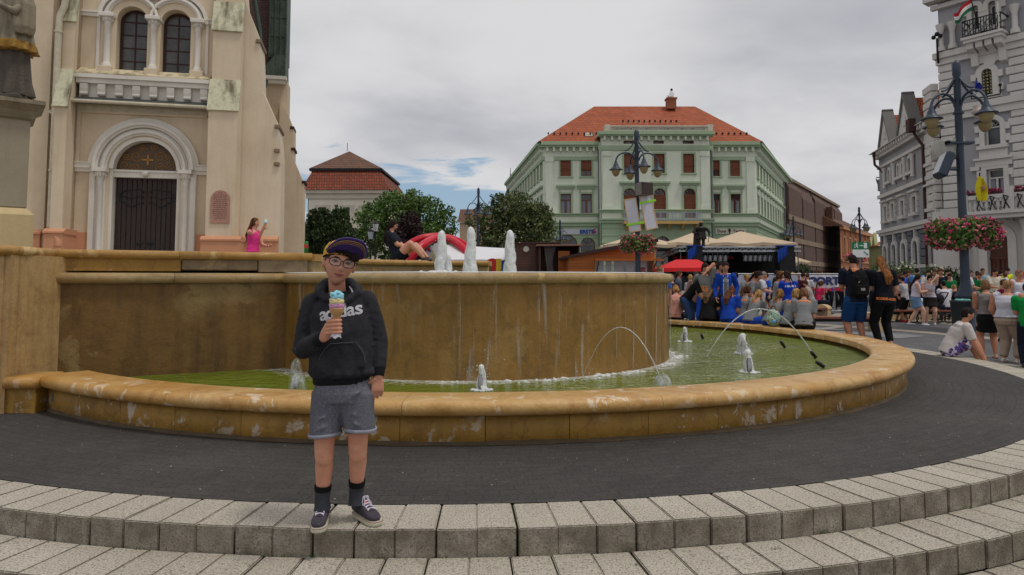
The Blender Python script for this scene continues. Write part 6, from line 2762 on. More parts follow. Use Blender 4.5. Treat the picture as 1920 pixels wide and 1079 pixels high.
# green exit sign
c=P(1613,466,31)
root=empty('exit_sign',(c.x,31,gz(c.x,31)),R(-4))
tag(root,'green and white running man exit sign with an arrow, above the crowd','sign')
ze=c.z-root.location.z
M_SIGNG=plain("sign_green",(16,118,72),.5,var=.08)
M_SIGNW=plain("sign_white",(226,230,228),.5,var=.08)
sc=31/FPX
mb=MB()
mb.box(-15.5*sc,15.5*sc,-.02,.02,-2*sc+ze,12*sc+ze)
pnl=mb.build('green_panel',M_SIGNG,root)
mb=MB()
mb.box(-14*sc,15.5*sc,-.02,.02,-17*sc+ze,-2.3*sc+ze)
lp=mb.build('white_panel',M_SIGNW,root)
mb=MB()
u=sc
def SQ(pts,y=-.025):
 mb.prism([(a*u,b*u+ze+5*u)for a,b in pts],'y',y-.004,y)
SQ([(6,-5),(12,-5),(12,5.2),(6,5.2)])
SQ([(-2,-.6),(2,-.6),(2,-2),(5,0),(2,2),(2,.6),(-2,.6)])
mb.ball((-6.2*u,-.03,ze+9.3*u),(1.1*u,.008,1.1*u),10,6)
SQ([(-8.6,2.6),(-6.6,3.6),(-5.6,0.4),(-7.6,-.4)])
SQ([(-6.6,3.6),(-3.4,1.6),(-3.8,1.0),(-6.6,2.4)])
SQ([(-8.6,2.8),(-11,1.6),(-11.4,-.6),(-10.6,-.6),(-10.2,1),(-8.2,1.8)])
SQ([(-7.6,-.2),(-5.8,.2),(-4.2,-2.4),(-4.8,-5),(-5.8,-5),(-5.4,-2.6)])
SQ([(-7.6,-.2),(-6.2,-.6),(-8.2,-3.6),(-11.6,-3.4),(-11.6,-2.4),(-8.8,-2.4)])
mb.build('pictogram',M_SIGNW,pnl)
mb=MB()
u=sc
SQ([(6,-10.5),(12.4,-15.6),(13.6,-14),(13.6,-17.8),(9.8,-17.6),(11.2,-16.6),(5.2,-11.8)])
mb.build('arrow',M_SIGNG,lp)
mb=MB()
mb.tube([(0,.05,0),(0,.05,ze+10*sc)],.035,8)
mb.build('pole',M_GREY,root)
bb=P(1613,488,31)
rnd=random.Random(6)
bk=empty('flower_basket',(bb.x+.05,31.6,bb.z))
tag(bk,basket_label[4],'flower basket','flower baskets on lamp posts')
mb=MB()
mb.lathe([(.04,-.1),(.2,-.08),(.24,.05)],12)
mb.tube([(0,0,-.1),(0,0,-bb.z+gz(bb.x,31.6))],.04,6)
mb.build('planter',M_RUST,bk)
mb=MB()
leaves(mb,[((0,0,.08),(.42,.42,.26))],300,.08,rnd,gap=.7)
mb.build('foliage',LM1,bk,False)
mb=MB()
for _ in range(70):
 d=Vector((rnd.gauss(0,1),rnd.gauss(0,1),rnd.gauss(0,1))).normalized()
 mb.ball((d.x*.43,d.y*.43,.08+d.z*.28),rnd.uniform(.03,.06),5,4)
mb.build('blossoms',M_PINK[0],bk,False)
# market huts, tents, stage
def planks(name,color,w=.14):
 m=Mat(name,color,.65)
 br=m.N('ShaderNodeTexBrick')
 for k_,v_ in(('Scale',1),('Brick Width',60),('Row Height',w),('Mortar Size',.006)):
  br.inputs[k_].default_value=v_
 br.inputs['Color1'].default_value=(*lin(color),1)
 br.inputs['Color2'].default_value=(*lin(tuple(int(c*.85)for c in color)),1)
 br.inputs['Mortar'].default_value=(*lin(tuple(int(c*.45)for c in color)),1)
 s=m.N('ShaderNodeSeparateXYZ')
 m.L(m.coord(),s.inputs[0])
 c=m.N('ShaderNodeCombineXYZ')
 m.L(m.math('ADD',s.outputs[0],s.outputs[1]),c.inputs[0])
 m.L(s.outputs[2],c.inputs[1])
 m.L(c.outputs[0],br.inputs['Vector'])
 m.colout=br.outputs['Color']
 m.L(m.colout,m.b.inputs['Base Color'])
 m.var(3,.35,tuple(int(c*.7)for c in color),sc=(.5,.5,4),a=.4,b=.7)
 return m.m
M_DKWOOD=planks("dark_stained_boards",(96,62,50))
M_ORWOOD=planks("orange_stained_boards",(196,112,44))
Y=36
a,b=P(957,480,Y),P(1047,480,Y)
root=empty('wooden_hut',(a.x,Y,0))
tag(root,'dark brown boarded hut with an open front and a round clock on its side','hut')
W_=b.x-a.x
zt=P(1000,457,Y).z
mb=MB()
mb.box(0,W_,0,2.6,0,zt)
mb.build('wall',M_DKWOOD,root)
mb=MB()
for x in(-.02,W_*.52,W_-.1):
 mb.box(x,x+.1,-.05,0,0,zt)
mb.box(-.1,W_+.1,-.12,2.7,zt,zt+.08)
mb.build('trim',plain("dark_trim",(70,44,36),.7),root)
mb=MB()
c=P(986.5,468,Y)
mb.lathe([(.16,0),(.16,.03),(.12,.04)],20,(0,0,0),M=Matrix.Translation((c.x-a.x,-.02,c.z))@Matrix.Rotation(PI/2,4,'X'))
mb.build('clock',plain("pale_clock",(206,200,180),.5),root)
root2=empty('wooden_hut',(P(1011,480,35).x,35,0))
tag(root2,'low dark hut with curtained opening and orange door between the two huts','hut')
W2=P(1087,480,35).x-root2.location.x
zt2=P(1040,462,35).z
mb=MB()
mb.box(0,.08,0,2,0,zt2)
mb.box(W2-.08,W2,0,2,0,zt2)
mb.box(.08,W2-.08,1.9,2,0,zt2)
mb.box(.08,W2-.08,0,.08,0,.9)
mb.build('wall',M_DKWOOD,root2)
mb=MB()
mb.box(W2*.47,W2*.75,-.04,.0,0,zt2-.25)
mb.build('door',M_ORWOOD,root2)
mb=MB()
mb.box(-.15,W2+.1,-.5,2.2,zt2,zt2+.07)
mb.build('roof',plain("pale_roof_edge",(150,110,96),.7),root2)
mb=MB()
rnd=random.Random(8)
vs=[]
for i in range(25):
 t=i/24
 for j in range(7):
  u_=j/6
  w=1-.5*math.sin(PI*u_)
  vs.append(Vector((W2*.12+(t*W2*.3)*w+u_*.25,.12+.05*math.sin(t*30),zt2-u_*(zt2-.95))))
mb.add(vs,[(i*7+j,i*7+j+1,(i+1)*7+j+1,(i+1)*7+j)for i in range(24)for j in range(6)],True)
mb.build('curtain',plain("grey_curtain",(122,116,112),.9),root2)
Y=33
a,b=P(1066,480,Y),P(1228,480,Y)
root=empty('wooden_hut',(a.x,Y,0))
tag(root,'bright orange wooden hut with a dark sloping roof and a raised serving flap','hut')
xm=P(1115,480,Y).x-a.x
W_=b.x-a.x
pz=lambda x,y:P(x,y,Y).z
mb=MB()
mb.prism([(0,0),(xm,0),(xm,pz(1116,472)),(0,pz(1066,481))],'y',0,.1)
mb.prism([(0,0),(xm,0),(xm,pz(1116,472)),(0,pz(1066,481))],'y',1.9,2.0)
mb.box(0,.1,.1,1.9,0,pz(1066,481))
mb.prism([(xm,pz(1116,486)),(W_,pz(1228,486)),(W_,pz(1195,462)),(xm,pz(1116,472))],'y',0,.1)
mb.box(xm,W_,0,.1,0,.9)
mb.box(W_-.1,W_,.1,1.9,0,pz(1195,462))
mb.build('wall',M_ORWOOD,root)
mb=MB()
mb.prism([(-.35,pz(1060,482)),(W_*.45,pz(1130,464)),(W_+.1,pz(1220,448)),(W_+.1,pz(1220,455)),(W_*.45,pz(1130,471)),(-.35,pz(1060,486))],'y',-.35,2.2)
mb.build('roof',plain("dark_bitumen_roof",(66,48,44),.9,0,.5,5),root)
mb=MB()
mb.box(xm-.05,W_+.2,-1.0,0,pz(1170,488)-.06,pz(1170,488)+.03)
mb.build('flap',M_ORWOOD,root)
mb=MB()
for x in(xm+.1,W_-.1):
 mb.nx()
 mb.tube([(x,0,1.7),(x,-.9,pz(1170,489))],.03,5)
mb.build('strut',M_DKWOOD,root)
mb=MB()
for x,w in((0.06,.28),(.42,.2),(.72,.35),(1.15,.28),(1.6,.3)):
 mb.nx()
 mb.box(xm+x*1.35,xm+(x+w)*1.35,.3,.32,.95,pz(1150,490))
pp=mb.build('poster',plain("white_posters",(214,220,232),.6),root)
text_mb("LANGOS",.28,'lettering',M_RED,pp,Matrix.Translation((xm+2.38,.28,1.35))@Matrix.Rotation(-PI/2,4,'Y')@UPR,.005,.01)
Y=38
a,b=P(832,480,Y),P(950,480,Y)
root=empty('white_tent',(a.x,Y,0))
tag(root,'long low white marquee behind the foam jets','tent')
W_=b.x-a.x
z1,z2,z3=P(850,487,Y).z,P(850,463,Y).z,P(905,455,Y).z
m=plain("white_tent_cloth",(226,226,230),.6,0,.15,2,bump=.0)
mb=MB()
mb.add([(0,0,z1),(W_,0,z1),(W_,2,z2),(0,2,z2+.2),(W_,4,z1),(0,4,z1)],[(0,1,2,3),(3,2,4,5)],False)
mb.box(0,W_,-.02,0,z1-.25,z1)
mb.build('roof',m,root)
mb=MB()
for k in range(6):
 x=W_*k/5
 mb.tube([(x,0,0),(x,0,z1)],.04,6)
mb.box(W_*.74,W_,.02,.04,0,z1-.25)
mb.build('frame',plain("tent_wall",(206,210,220),.6),root)
mb=MB()
c=P(930,499,Y)
for k,cc_ in enumerate(((0,.45),(.5,.35))):
 pass
mb.lathe([(.42,0),(.42,.02)],18,M=Matrix.Translation((c.x-a.x-.2,-.02,c.z))@Matrix.Rotation(PI/2,4,'X'))
mb.build('emblem',M_RED,root)
mb=MB()
mb.box(c.x-a.x-.0,c.x-a.x+.3,-.06,-.04,c.z-.4,c.z+.4)
mb.build('emblem',plain("yellow_print",(224,190,50),.6),root)
mb=MB()
mb.box(c.x-a.x+.3,c.x-a.x+.6,-.06,-.04,c.z-.4,c.z+.3)
mb.build('emblem',M_BLUE,root)
Y=40
root=empty('inflatable_arch',(P(815,480,Y).x,Y,0))
tag(root,'big red inflatable arch over a white banner, left of the foam jets','inflatable arch')
X0=root.location.x
M_INFL=plain("red_inflatable",(206,26,50),.35,0,.15,3)
def leg(pts,r):
 mb=MB()
 w=[P(a,b,Y+d)-Vector((X0,Y,0))for a,b,d in pts]
 out=[]
 for i in range(len(w)-1):
  for t in(0,.33,.66):
   p0,p1,p2,p3=w[max(i-1,0)],w[i],w[i+1],w[min(i+2,len(w)-1)]
   out.append(.5*((2*p1)+(-p0+p2)*t+(2*p0-5*p1+4*p2-p3)*t*t+(-p0+3*p1-3*p2+p3)*t**3))
 out.append(w[-1])
 mb.tube(out,r,12)
 mb.build('tube',M_INFL,root)
leg([(738,502,0),(752,470,0),(782,450,.3),(805,444,.6),(822,443,1)],.2)
leg([(764,500,-1.2),(776,476,-1.2),(793,460,-.8),(811,449,.4),(822,446,1)],.24)
leg([(822,445,1),(842,449,.4),(860,459,-.4),(876,476,-1.0),(884,505,-1.2)],.22)
leg([(822,444,1),(846,447,1.4),(868,457,2),(888,476,2.4),(896,510,2.4)],.2)
mb=MB()
w=[P(a,b,Y+.2)-Vector((X0,Y,0))for a,b in((784,505),(792,480),(803,466),(818,456),(836,461),(856,476),(862,505))]
mb.add([tuple(p)for p in w],[tuple(range(7))])
bn=mb.build('banner',m,root)
mb=MB()
c=P(804,468,Y-.05)-Vector((X0,Y,0))
mb.ball(c,(.1,.03,.12),8,6)
mb.build('red_mark',M_RED,bn)
mb=MB()
mb.ball(c+Vector((.12,0,-.1)),(.09,.03,.09),8,6)
c=P(766,470,Y-.6)-Vector((X0,Y,0))
mb.build('blue_mark',M_BLUE,bn)
M_PARA=plain("beige_parasol_cloth",(206,184,156),.85,0,.2,2)
for k,(px,py,pw,pb,Y,lab)in enumerate(((1192,437,62,461,50,'beige market parasol partly behind the middle lamp post'),(1298,437,60,459,50,'beige market parasol behind the bronze statue'),(1388,434,76,460,48,'widest beige market parasol right of the bronze statue'),(1487,480,24,492,50,'small beige parasol at the right end of the stage'))):
 ap=P(px,py,Y)
 root=empty('parasol',(ap.x,Y,0))
 tag(root,lab,'parasol','beige market parasols')
 hw=pw*Y/FPX
 ze=P(px,pb,Y).z
 mb=MB()
 n=8
 vs=[Vector((0,0,ap.z))]
 ring=[]
 for i in range(n*4):
  t=i/(n*4)
  a=2*PI*t+PI/4
  c,s=math.cos(a),math.sin(a)
  q=1/max(abs(c),abs(s))
  ring.append(Vector((c*q*hw,s*q*hw,ze+.06*math.sin(t*16*PI))))
 mid=[Vector((p.x*.5,p.y*.5,ze+(ap.z-ze)*.46))for p in ring]
 low=[p+Vector((0,0,-.22))for p in ring]
 vs+=mid+ring+low
 m_=len(ring)
 fs=[(0,1+i,1+(i+1)%m_)for i in range(m_)]
 for o_ in(0,m_):
  fs+=[(1+o_+i,1+o_+m_+i,1+o_+m_+(i+1)%m_,1+o_+(i+1)%m_)for i in range(m_)]
 mb.add(vs,fs,False)
 mb.build('canopy',M_PARA,root)
 mb=MB()
 mb.tube([(0,0,0),(0,0,ap.z+.12)],.05,8)
 for q in range(8):
  a=q*PI/4+PI/4
  c,s=math.cos(a),math.sin(a)
  w=1/max(abs(c),abs(s))
  mb.tube([(0,0,ap.z-.25),(c*w*hw*.97,s*w*hw*.97,ze-.03)],.02,4)
 mb.build('pole',plain("parasol_pole_%d"%k,(120,90,60),.6),root)
Y=42
c=P(1315,465,Y)
root=empty('bronze_statue',(c.x,Y,0))
tag(root,'dark bronze statue of a standing man in a long coat above the stage truss','statue')
zp=P(1315,466,Y).z
ztp=P(1316,417,Y).z
h=ztp-zp
M_BRONZE=plain("dark_bronze",(52,48,44),.45,.6)
mb=MB()
mb.cbox(-.6,.6,-.6,.6,0,zp-.12,.03)
mb.cbox(-.7,.7,-.7,.7,zp-.12,zp,.02)
mb.build('plinth',M_OFFW,root)
mb=MB()
mb.bm(robe([(.30,.35*h),(.26,.5*h),(.24,.62*h),(.3,.78*h),(.2,.84*h)],2,6,.08,1.15,.8,n=30,k=18),Matrix.Translation((0,0,zp)),True)
for s in(-1,1):
 mb.tube([(s*.14,0,zp),(s*.13,0,zp+.2*h),(s*.12,0,zp+.42*h)],[.1,.09,.13],10)
 mb.ball((s*.15,-.08,zp+.03),(.08,.16,.06))
mb.bm(robe([(.24,.04*h),(.22,.3*h),(.16,.74*h)],7,7,.12,.8,.6,n=30,k=16,cx=-.27,cy=.1),Matrix.Translation((0,0,zp)),True)
mb.tube([(-.33,0,zp+.76*h),(-.46,-.05,zp+.6*h),(-.3,-.24,zp+.55*h)],[.1,.085,.06],9)
mb.tube([(.33,0,zp+.76*h),(.5,-.05,zp+.6*h),(.44,-.16,zp+.5*h)],[.1,.085,.06],9)
mb.tube([(.44,-.16,zp+.5*h),(.4,-.1,zp+.22*h)],.02,6)
mb.lathe([(.07,.82*h),(.07,.88*h)],10,(0,0,zp))
mb.ball((0,0,zp+.91*h),(.125,.14,.16),12,9)
mb.lathe([(.15,.945*h),(.14,.97*h),(.08,.99*h),(.01,h)],12,(0,0,zp))
mb.build('figure',M_BRONZE,root)
Y=34
root=empty('stage',(P(1365,480,Y).x,Y,0))
tag(root,'open-air stage with a grey roof truss, rows of spotlights and black backdrop','stage')
X0=root.location.x
q=lambda a,b,d=0:P(a,b,Y+d)-Vector((X0,Y,0))
M_ALU=plain("truss_aluminium",(160,164,168),.4,.6)
def truss(p0,p1,w,n,name='truss',flat=False):
 mb=MB()
 d=(p1-p0).normalized()
 up=Vector((0,0,1))-d*d.z
 up.normalize()
 sd=d.cross(up)
 cs=[up*s*w/2+sd*t*w/2 for s in(-1,1)for t in(-1,1)]
 for c_ in cs:
  mb.tube([p0+c_,p1+c_],.028,6)
 L_=(p1-p0).length
 for i in range(n):
  a_,b_=p0+d*L_*i/n,p0+d*L_*(i+1)/n
  for t in(-1,1):
   s=1 if i%2 else-1
   mb.tube([a_+up*s*w/2+sd*t*w/2,b_-up*s*w/2+sd*t*w/2],.016,5)
  for t in(-1,1):
   s=1 if i%2 else-1
   mb.tube([a_+up*t*w/2+sd*s*w/2,b_+up*t*w/2-sd*s*w/2],.014,5)
 mb.build(name,M_ALU,root)
truss(q(1272,468),q(1500,468),.2,40)
truss(q(1240,481,1),q(1274,468),.18,7)
for px in(1276,1496):
 p=q(px,468)
 truss(Vector((p.x,p.y,.0)),p,.16,16,'truss_leg')
mb=MB()
p0,p1=q(1252,480,3),q(1490,480,3)
zt=q(1300,470,3).z
mb.box(p0.x,p1.x,2.9,3.0,.0,zt)
mb.build('backdrop',plain("black_backdrop",(14,14,16),.95,var=.1),root)
mb=MB()
mb.box(q(1244,470,0).x,q(1480,470,0).x,.3,3.1,zt-.05,zt+.02)
mb.build('roof',plain("dark_roof_cloth",(40,40,44),.8),root)
mb=MB()
mb.box(p0.x+.2,p1.x-.2,.2,2.9,.0,q(1365,518).z)
mb.build('platform',plain("dark_platform",(36,34,34),.8),root)
mb=MB()
for a,b in((1262,1292),(1330,1380)):
 pass
zr_=q(1300,483,2.8)
for(a,b)in((1250,1300),(1345,1380),(1420,1440)):
 pa_,pb_=q(a,483,2.8),q(b,483,2.8)
 text_mb("Savaria",.28,'stage_lettering',M_RED,root,Matrix.Translation(((pa_.x+pb_.x)/2,2.86,zr_.z))@UPR,.004,.01)
for(g0_,g1_,n)in((1312,1360,6),(1398,1444,6)):
 p0,p1=q(g0_,474,.6),q(g1_,474,.6)
 mb=MB()
 mb.tube([p0-Vector((.2,0,0)),p1+Vector((.2,0,0))],.025,6)
 bar=mb.build('light_bar',M_ALU,root)
 for k in range(n):
  p=p0.lerp(p1,k/(n-1))+Vector((0,0,-.12))
  mb=MB()
  Mx=Matrix.Translation(p)@Matrix.Rotation(R(18),4,'X')
  mb.lathe([(.05,0),(.1,-.06),(.115,-.28),(.12,-.3),(.09,-.29)],12,M=Mx)
  mb.tube([(p.x-.13,p.y,p.z-.12),(p.x-.12,p.y,p.z+.1),(p.x+.12,p.y,p.z+.1),(p.x+.13,p.y,p.z-.12)],.012,4)
  mb.build('spotlight',M_ALU,bar)
for px,w in((1300,15),(1468,17)):
 p=q(px,480,.2)
 hh=.9
 mb=MB()
 mb.cbox(p.x-w*.022,p.x+w*.022,-.3,.3,p.z-hh,p.z+.45,.02)
 sp_=mb.build('speaker_stack',plain("black_speaker",(22,22,26),.7),root)
 mb=MB()
 vs=[]
 for i in range(13):
  t=i/12
  for j in range(5):
   u_=j/4
   vs.append(Vector((p.x-w*.028+w*.028*t,-.36-.05*math.sin(i*1.7)*u_,p.z+.5-u_*(.45+.4*(1-t))-.25*(1-t)*(1-u_))))
 mb.add(vs,[(i*5+j,i*5+j+1,(i+1)*5+j+1,(i+1)*5+j)for i in range(12)for j in range(4)],True)
 mb.box(p.x-w*.027,p.x+w*.027,-.34,.34,p.z+.45,p.z+.5)
 mb.build('blue_cover',cloth((36,72,160)),sp_)
mb=MB()
for z in(1.0,1.55):
 mb.tube([(q(1362,500,-.5).x,-.5,z),(q(1470,500,-.5).x,-.5,z)],.03,6)
for k in range(5):
 x=q(1362+27*k,500,-.5).x
 mb.tube([(x,-.5,0),(x,-.5,1.55)],.03,6)
mb.build('barrier',M_ALU,root)
Y=30
root=empty('red_stall',(P(1287,490,Y).x,Y,gz(5,30)))
tag(root,'market stall with a bright red cloth roof in front of the stage','stall')
X0,Z0=root.location.x,root.location.z
r=lambda a,b,d=0:P(a,b,Y+d)-Vector((X0,Y,Z0))
mb=MB()
A,B,C_,D_=r(1241,503,-.8),r(1337,502,-.8),r(1308,487,0),r(1268,487,0)
E_,F_=A+Vector((0,1.8,0)),B+Vector((0,1.8,0))
mb.add([A,B,C_,D_,E_,F_],[(0,1,2,3),(0,3,4),(1,5,2),(3,2,5,4)],False)
A2,B2=A+Vector((0,0,-.16)),B+Vector((0,0,-.16))
mb.add([A,B,B2,A2,E_,E_+Vector((0,0,-.16)),F_,F_+Vector((0,0,-.16))],[(0,1,2,3),(0,3,5,4),(1,6,7,2)],False)
mb.build('canopy',plain("bright_red_cloth",(214,28,34),.7,0,.15,3),root)
mb=MB()
for p in(A,B,E_,F_):
 mb.tube([(p.x*.97,p.y,0),(p.x*.97,p.y,p.z)],.03,6)
mb.box(A.x*.95,B.x*.95,-.6,-.1,.0,.85)
mb.build('frame',M_OFFW,root)
Y=27
a,b=P(1340,540,Y),P(1583,540,Y)
g=gz(8,27)
root=empty('barrier_fence',(a.x,Y,g))
tag(root,'long metal crowd barrier carrying a white sports banner','barrier')
W_=b.x-a.x
zt,zb=P(1500,514,Y).z-g,P(1500,540,Y).z-g
mb=MB()
mb.tube([(0,0,zt),(W_,0,zt)],.025,6)
mb.tube([(0,0,.15),(W_,0,.15)],.02,6)
for k in range(14):
 x=W_*k/13
 mb.tube([(x,0,0),(x,0,zt)],.022,6)
mb.build('rail',M_ALU,root)
mb=MB()
x0_=P(1500,540,Y).x-a.x
vs=[]
for i in range(31):
 t=i/30
 x=x0_+(W_-x0_)*t
 vs+=[Vector((x,-.05+.02*math.sin(i),zt-.04)),Vector((x,-.05+.04*math.sin(i*.7),zb-.02+.06*math.sin(t*PI*3)))]
mb.add(vs,[(2*i,2*i+1,2*i+3,2*i+2)for i in range(30)],True)
bn=mb.build('banner',plain("white_banner_cloth",(214,214,226),.7,0,.15,2),root)
mb=MB()
mb.box(0,x0_-.1,-.05,-.04,zb+.1,zt-.05)
mb.build('banner',plain("pale_banner_cloth",(176,180,200),.7,0,.3,2),root)
c=P(1560,528,Y-.1)
text_mb("SPORT",.40,'lettering',plain("navy_lettering",(34,44,100),.6),bn,Matrix.Translation((c.x-a.x-.38,-.11,c.z-g))@UPR,.003,.022,sx=1.12)
text_mb("WAY TO THE SPIRIT",.16,'lettering',M_RED,bn,Matrix.Translation((c.x-a.x-.28,-.11,c.z-g-.32))@UPR,.003,.006)
# stone benches
M_BST=mat_ochre("bench_stone",(206,186,150),(196,168,122),(222,208,180),.3,(150,128,96),.2,3)
M_SEAT=planks("red_brown_seat_boards",(128,66,44),.3)
def bench(name,label,x,y,rz,L_,dep=.5,h=.46,ends=True):
 g=gz(x,y)
 root=empty(name,(x,y,g),rz)
 tag(root,label,'bench','stone and wood benches round the square')
 for s in(-1,1):
  mb=MB()
  mb.cbox(s*(L_/2+.16)-.13,s*(L_/2+.16)+.13,-dep/2,dep/2,-.3,h-.08,.02)
  pr=[]
  for i in range(9):
   a=PI*i/8
   pr.append((-dep/2*1.1*math.cos(a),h-.1+.16*math.sin(a)))
  mb.prism(pr,'x',s*(L_/2+.16)-.16,s*(L_/2+.16)+.16)
  mb.build('end_block',M_BST,root)
 mb=MB()
 for k in range(4):
  y0=-dep/2+k*dep/4
  mb.cbox(-L_/2-.02,L_/2+.02,y0+.005,y0+dep/4-.01,h-.11,h-.05,.008)
 mb.build('seat',M_SEAT,root)
 mb=MB()
 mb.box(-L_/2,L_/2,-.03,.03,h-.2,h-.11)
 mb.build('seat_support',M_DKMETAL,root)
p=P(1545,562,20)
bench('bench','stone ended bench with brown seat beyond the basin, left of the man with the backpack',p.x+.1,20,R(-6),2.3)
p=P(1560,545,24)
bench('bench','stone ended bench behind the seated girl in pink',P(1515,545,24).x,24,R(40),1.7)
p=P(1745,580,24)
bench('bench','long brown bench with the pram under it behind the two girls',P(1752,580,23).x,23,R(-3),3.2)
p=P(1915,690,12.1)
bench('bench','pale stone bench end at the edge beside the two older women',10.4,13.25,R(50),1.5,.5)
mb=MB()
a,b=P(1590,590,24),P(1800,590,24)
mb.cbox(a.x,b.x,23.8,24.1,gz(14,24)-.1,gz(14,24)+.28,.03)
o=mb.build('low_wall',M_BST)
tag(o,'low pale stone edging wall behind the two girls','wall')
p=P(1755,575,22.4)
g=gz(p.x,22.4)
root=empty('pushchair',(p.x,22.4,g))
tag(root,'dark pushchair parked in front of the long brown bench','pushchair')
mb=MB()
mb.tube([(-.5,0,.2),(-.1,0,.55),(.3,0,.8),(.42,0,1.0)],.02,6)
mb.tube([(-.2,.4,.2),(.1,.4,.5),(.3,.4,.8),(.42,.4,1.0)],.02,6)
mb.tube([(.4,0,.2),(-.2,0,.55)],.02,6)
mb.tube([(.42,0,1.0),(.42,.4,1.0)],.02,6)
mb.build('frame',M_DKMETAL,root)
for(x,y)in((-.5,0),(-.5,.4),(.4,0),(.4,.4),(0.05,0)):
 mb=MB()
 pts=[(x+.15*math.cos(a*PI/8),y,.17+.15*math.sin(a*PI/8))for a in range(17)]
 mb.tube(pts,.02,6)
 for a in range(4):
  mb.tube([(x,y,.17),(x+.15*math.cos(a*PI/2),y,.17+.15*math.sin(a*PI/2))],.008,4)
 mb.build('wheel',M_NOZ,root)
mb=MB()
mb.ball((-.05,.2,.62),(.36,.2,.16),12,8)
mb.ball((.18,.2,.78),(.2,.21,.2),12,8)
mb.build('seat',cloth((34,36,44)),root)
mb=MB()
mb.ball((-.38,.15,.7),(.17,.17,.12),10,8)
mb.build('white_bag',cloth((206,208,220)),root)
p=P(564,464,9.0)
root=empty('drink_can',(-2.76,9.22,1.69))
tag(root,'tall green and red drink can standing on the end of the upper wall','can')
mb=MB()
mb.lathe([(.020,0),(.026,.008),(.027,.14),(.024,.155),(.018,.158)],16)
mb.build('body',plain("green_can",(30,130,50),.3,.5,.1),root)
mb=MB()
mb.lathe([(.0275,.07),(.0278,.12)],16,a0=R(200),a1=R(340),cap=False)
mb.build('band',M_RED,root)
p=P(808,488,13.2)
root=empty('stone_wedge',(P(811,488,12.9).x,12.9,1.69))
tag(root,'small grey triangular block standing on the wall in front of the red arch','block')
mb=MB()
mb.prism([(-.08,0),(.09,0),(.0,.22)],'y',-.08,.08)
mb.build('block',M_PEDST,root)
# people
from mathutils.bvhtree import BVHTree
def to_obj(mb,name,mat,parent,vox,smooth=3,sfac=.6,extra=None):
 me=bpy.data.meshes.new(name)
 me.from_pydata([tuple(p)for p in mb.v],[],mb.f)
 tmp=bpy.data.objects.new("tmp",me)
 COL.objects.link(tmp)
 md=tmp.modifiers.new("r",'REMESH')
 md.mode='VOXEL'
 md.voxel_size=vox
 md.use_smooth_shade=True
 if smooth:
  sm=tmp.modifiers.new("s",'SMOOTH')
  sm.iterations=smooth
  sm.factor=sfac
 dg=bpy.context.evaluated_depsgraph_get()
 out=bpy.data.meshes.new_from_object(tmp.evaluated_get(dg))
 bpy.data.objects.remove(tmp)
 bpy.data.meshes.remove(me)
 if extra is not None and extra.v:
  bm=bmesh.new()
  bm.from_mesh(out)
  nv=[bm.verts.new(p)for p in extra.v]
  for f in extra.f:
   try:
    fc=bm.faces.new([nv[i]for i in f])
    fc.smooth=True
   except ValueError:
    pass
  bm.to_mesh(out)
  bm.free()
 out.materials.clear()
 out.materials.append(mat)
 out.name=name
 o=bpy.data.objects.new(name,out)
 COL.objects.link(o)
 o.parent=parent
 return o
def seg(mb,p0,r0,p1,r1,round_=True,n=12):
 mb.tube([p0,Vector(p0).lerp(Vector(p1),.5),p1],[r0,(r0+r1)/2,r1],n)
 if round_:
  mb.ball(p0,r0*.98,n,8)
  mb.ball(p1,r1*.98,n,8)
def loft(mb,cs,rx,ry,xd,n=18,nrm=None):
 vs=[]
 for i,c in enumerate(cs):
  t=(Vector(cs[min(i+1,len(cs)-1)])-Vector(cs[max(i-1,0)])).normalized()
  x=Vector(xd[i]if isinstance(xd,list)else xd)
  x=(x-t*x.dot(t)).normalized()
  y=t.cross(x)
  for q in range(n):
   a=2*PI*q/n
   ca,sa=math.cos(a),math.sin(a)
   k=(abs(ca)**2.5+abs(sa)**2.5)**(-1/2.5)
   vs.append(Vector(c)+x*ca*k*rx[i]+y*sa*k*ry[i])
 k=len(cs)
 mb.add(vs,[(i*n+q,i*n+(q+1)%n,(i+1)*n+(q+1)%n,(i+1)*n+q)for i in range(k-1)for q in range(n)],True)
 mb.add(vs[:n],[tuple(reversed(range(n)))],False)
 mb.add(vs[-n:],[tuple(range(n))],False)
def ik(a,b,l1,l2,pole):
 a,b,pole=Vector(a),Vector(b),Vector(pole)
 d=b-a
 L_=d.length
 if L_>(l1+l2)*.995:
  b=a+d*((l1+l2)*.995/L_)
  d=b-a
  L_=d.length
 L_=max(L_,abs(l1-l2)+.01)
 u=d.normalized()
 x=(l1*l1-l2*l2+L_*L_)/(2*L_)
 h=math.sqrt(max(0,l1*l1-x*x))
 p=pole-u*pole.dot(u)
 if p.length<1e-4:
  p=u.orthogonal()
 return a+u*x+p.normalized()*h,b
def skin(c):
 key=('skin',)+tuple(c)
 if key not in _cloth:
  m=Mat("skin_%d"%len(_cloth),c,.5,0,.35)
  m.var(12,.3,(int(c[0]*.86),int(c[1]*.72),int(c[2]*.68)),a=.42,b=.66)
  m.set('Subsurface Weight',.12)
  m.set('Subsurface Radius',(.02,.008,.004))
  m.bnoise(60,.0012)
  _cloth[key]=m.m
 return _cloth[key]
def hairmat(c):
 key=('hair',)+tuple(c)
 if key not in _cloth:
  m=Mat("hair_%d"%len(_cloth),c,.75,0,.15)
  m.var(18,.9,tuple(int(v*.45)for v in c),sc=(1,1,.15),a=.4,b=.62)
  m.var(30,.6,tuple(min(255,int(v*1.45))for v in c),sc=(1,1,.12),a=.55,b=.7,loc=(3,0,0))
  m.bnoise(40,.015,sc=(1,1,.12))
  _cloth[key]=m.m
 return _cloth[key]
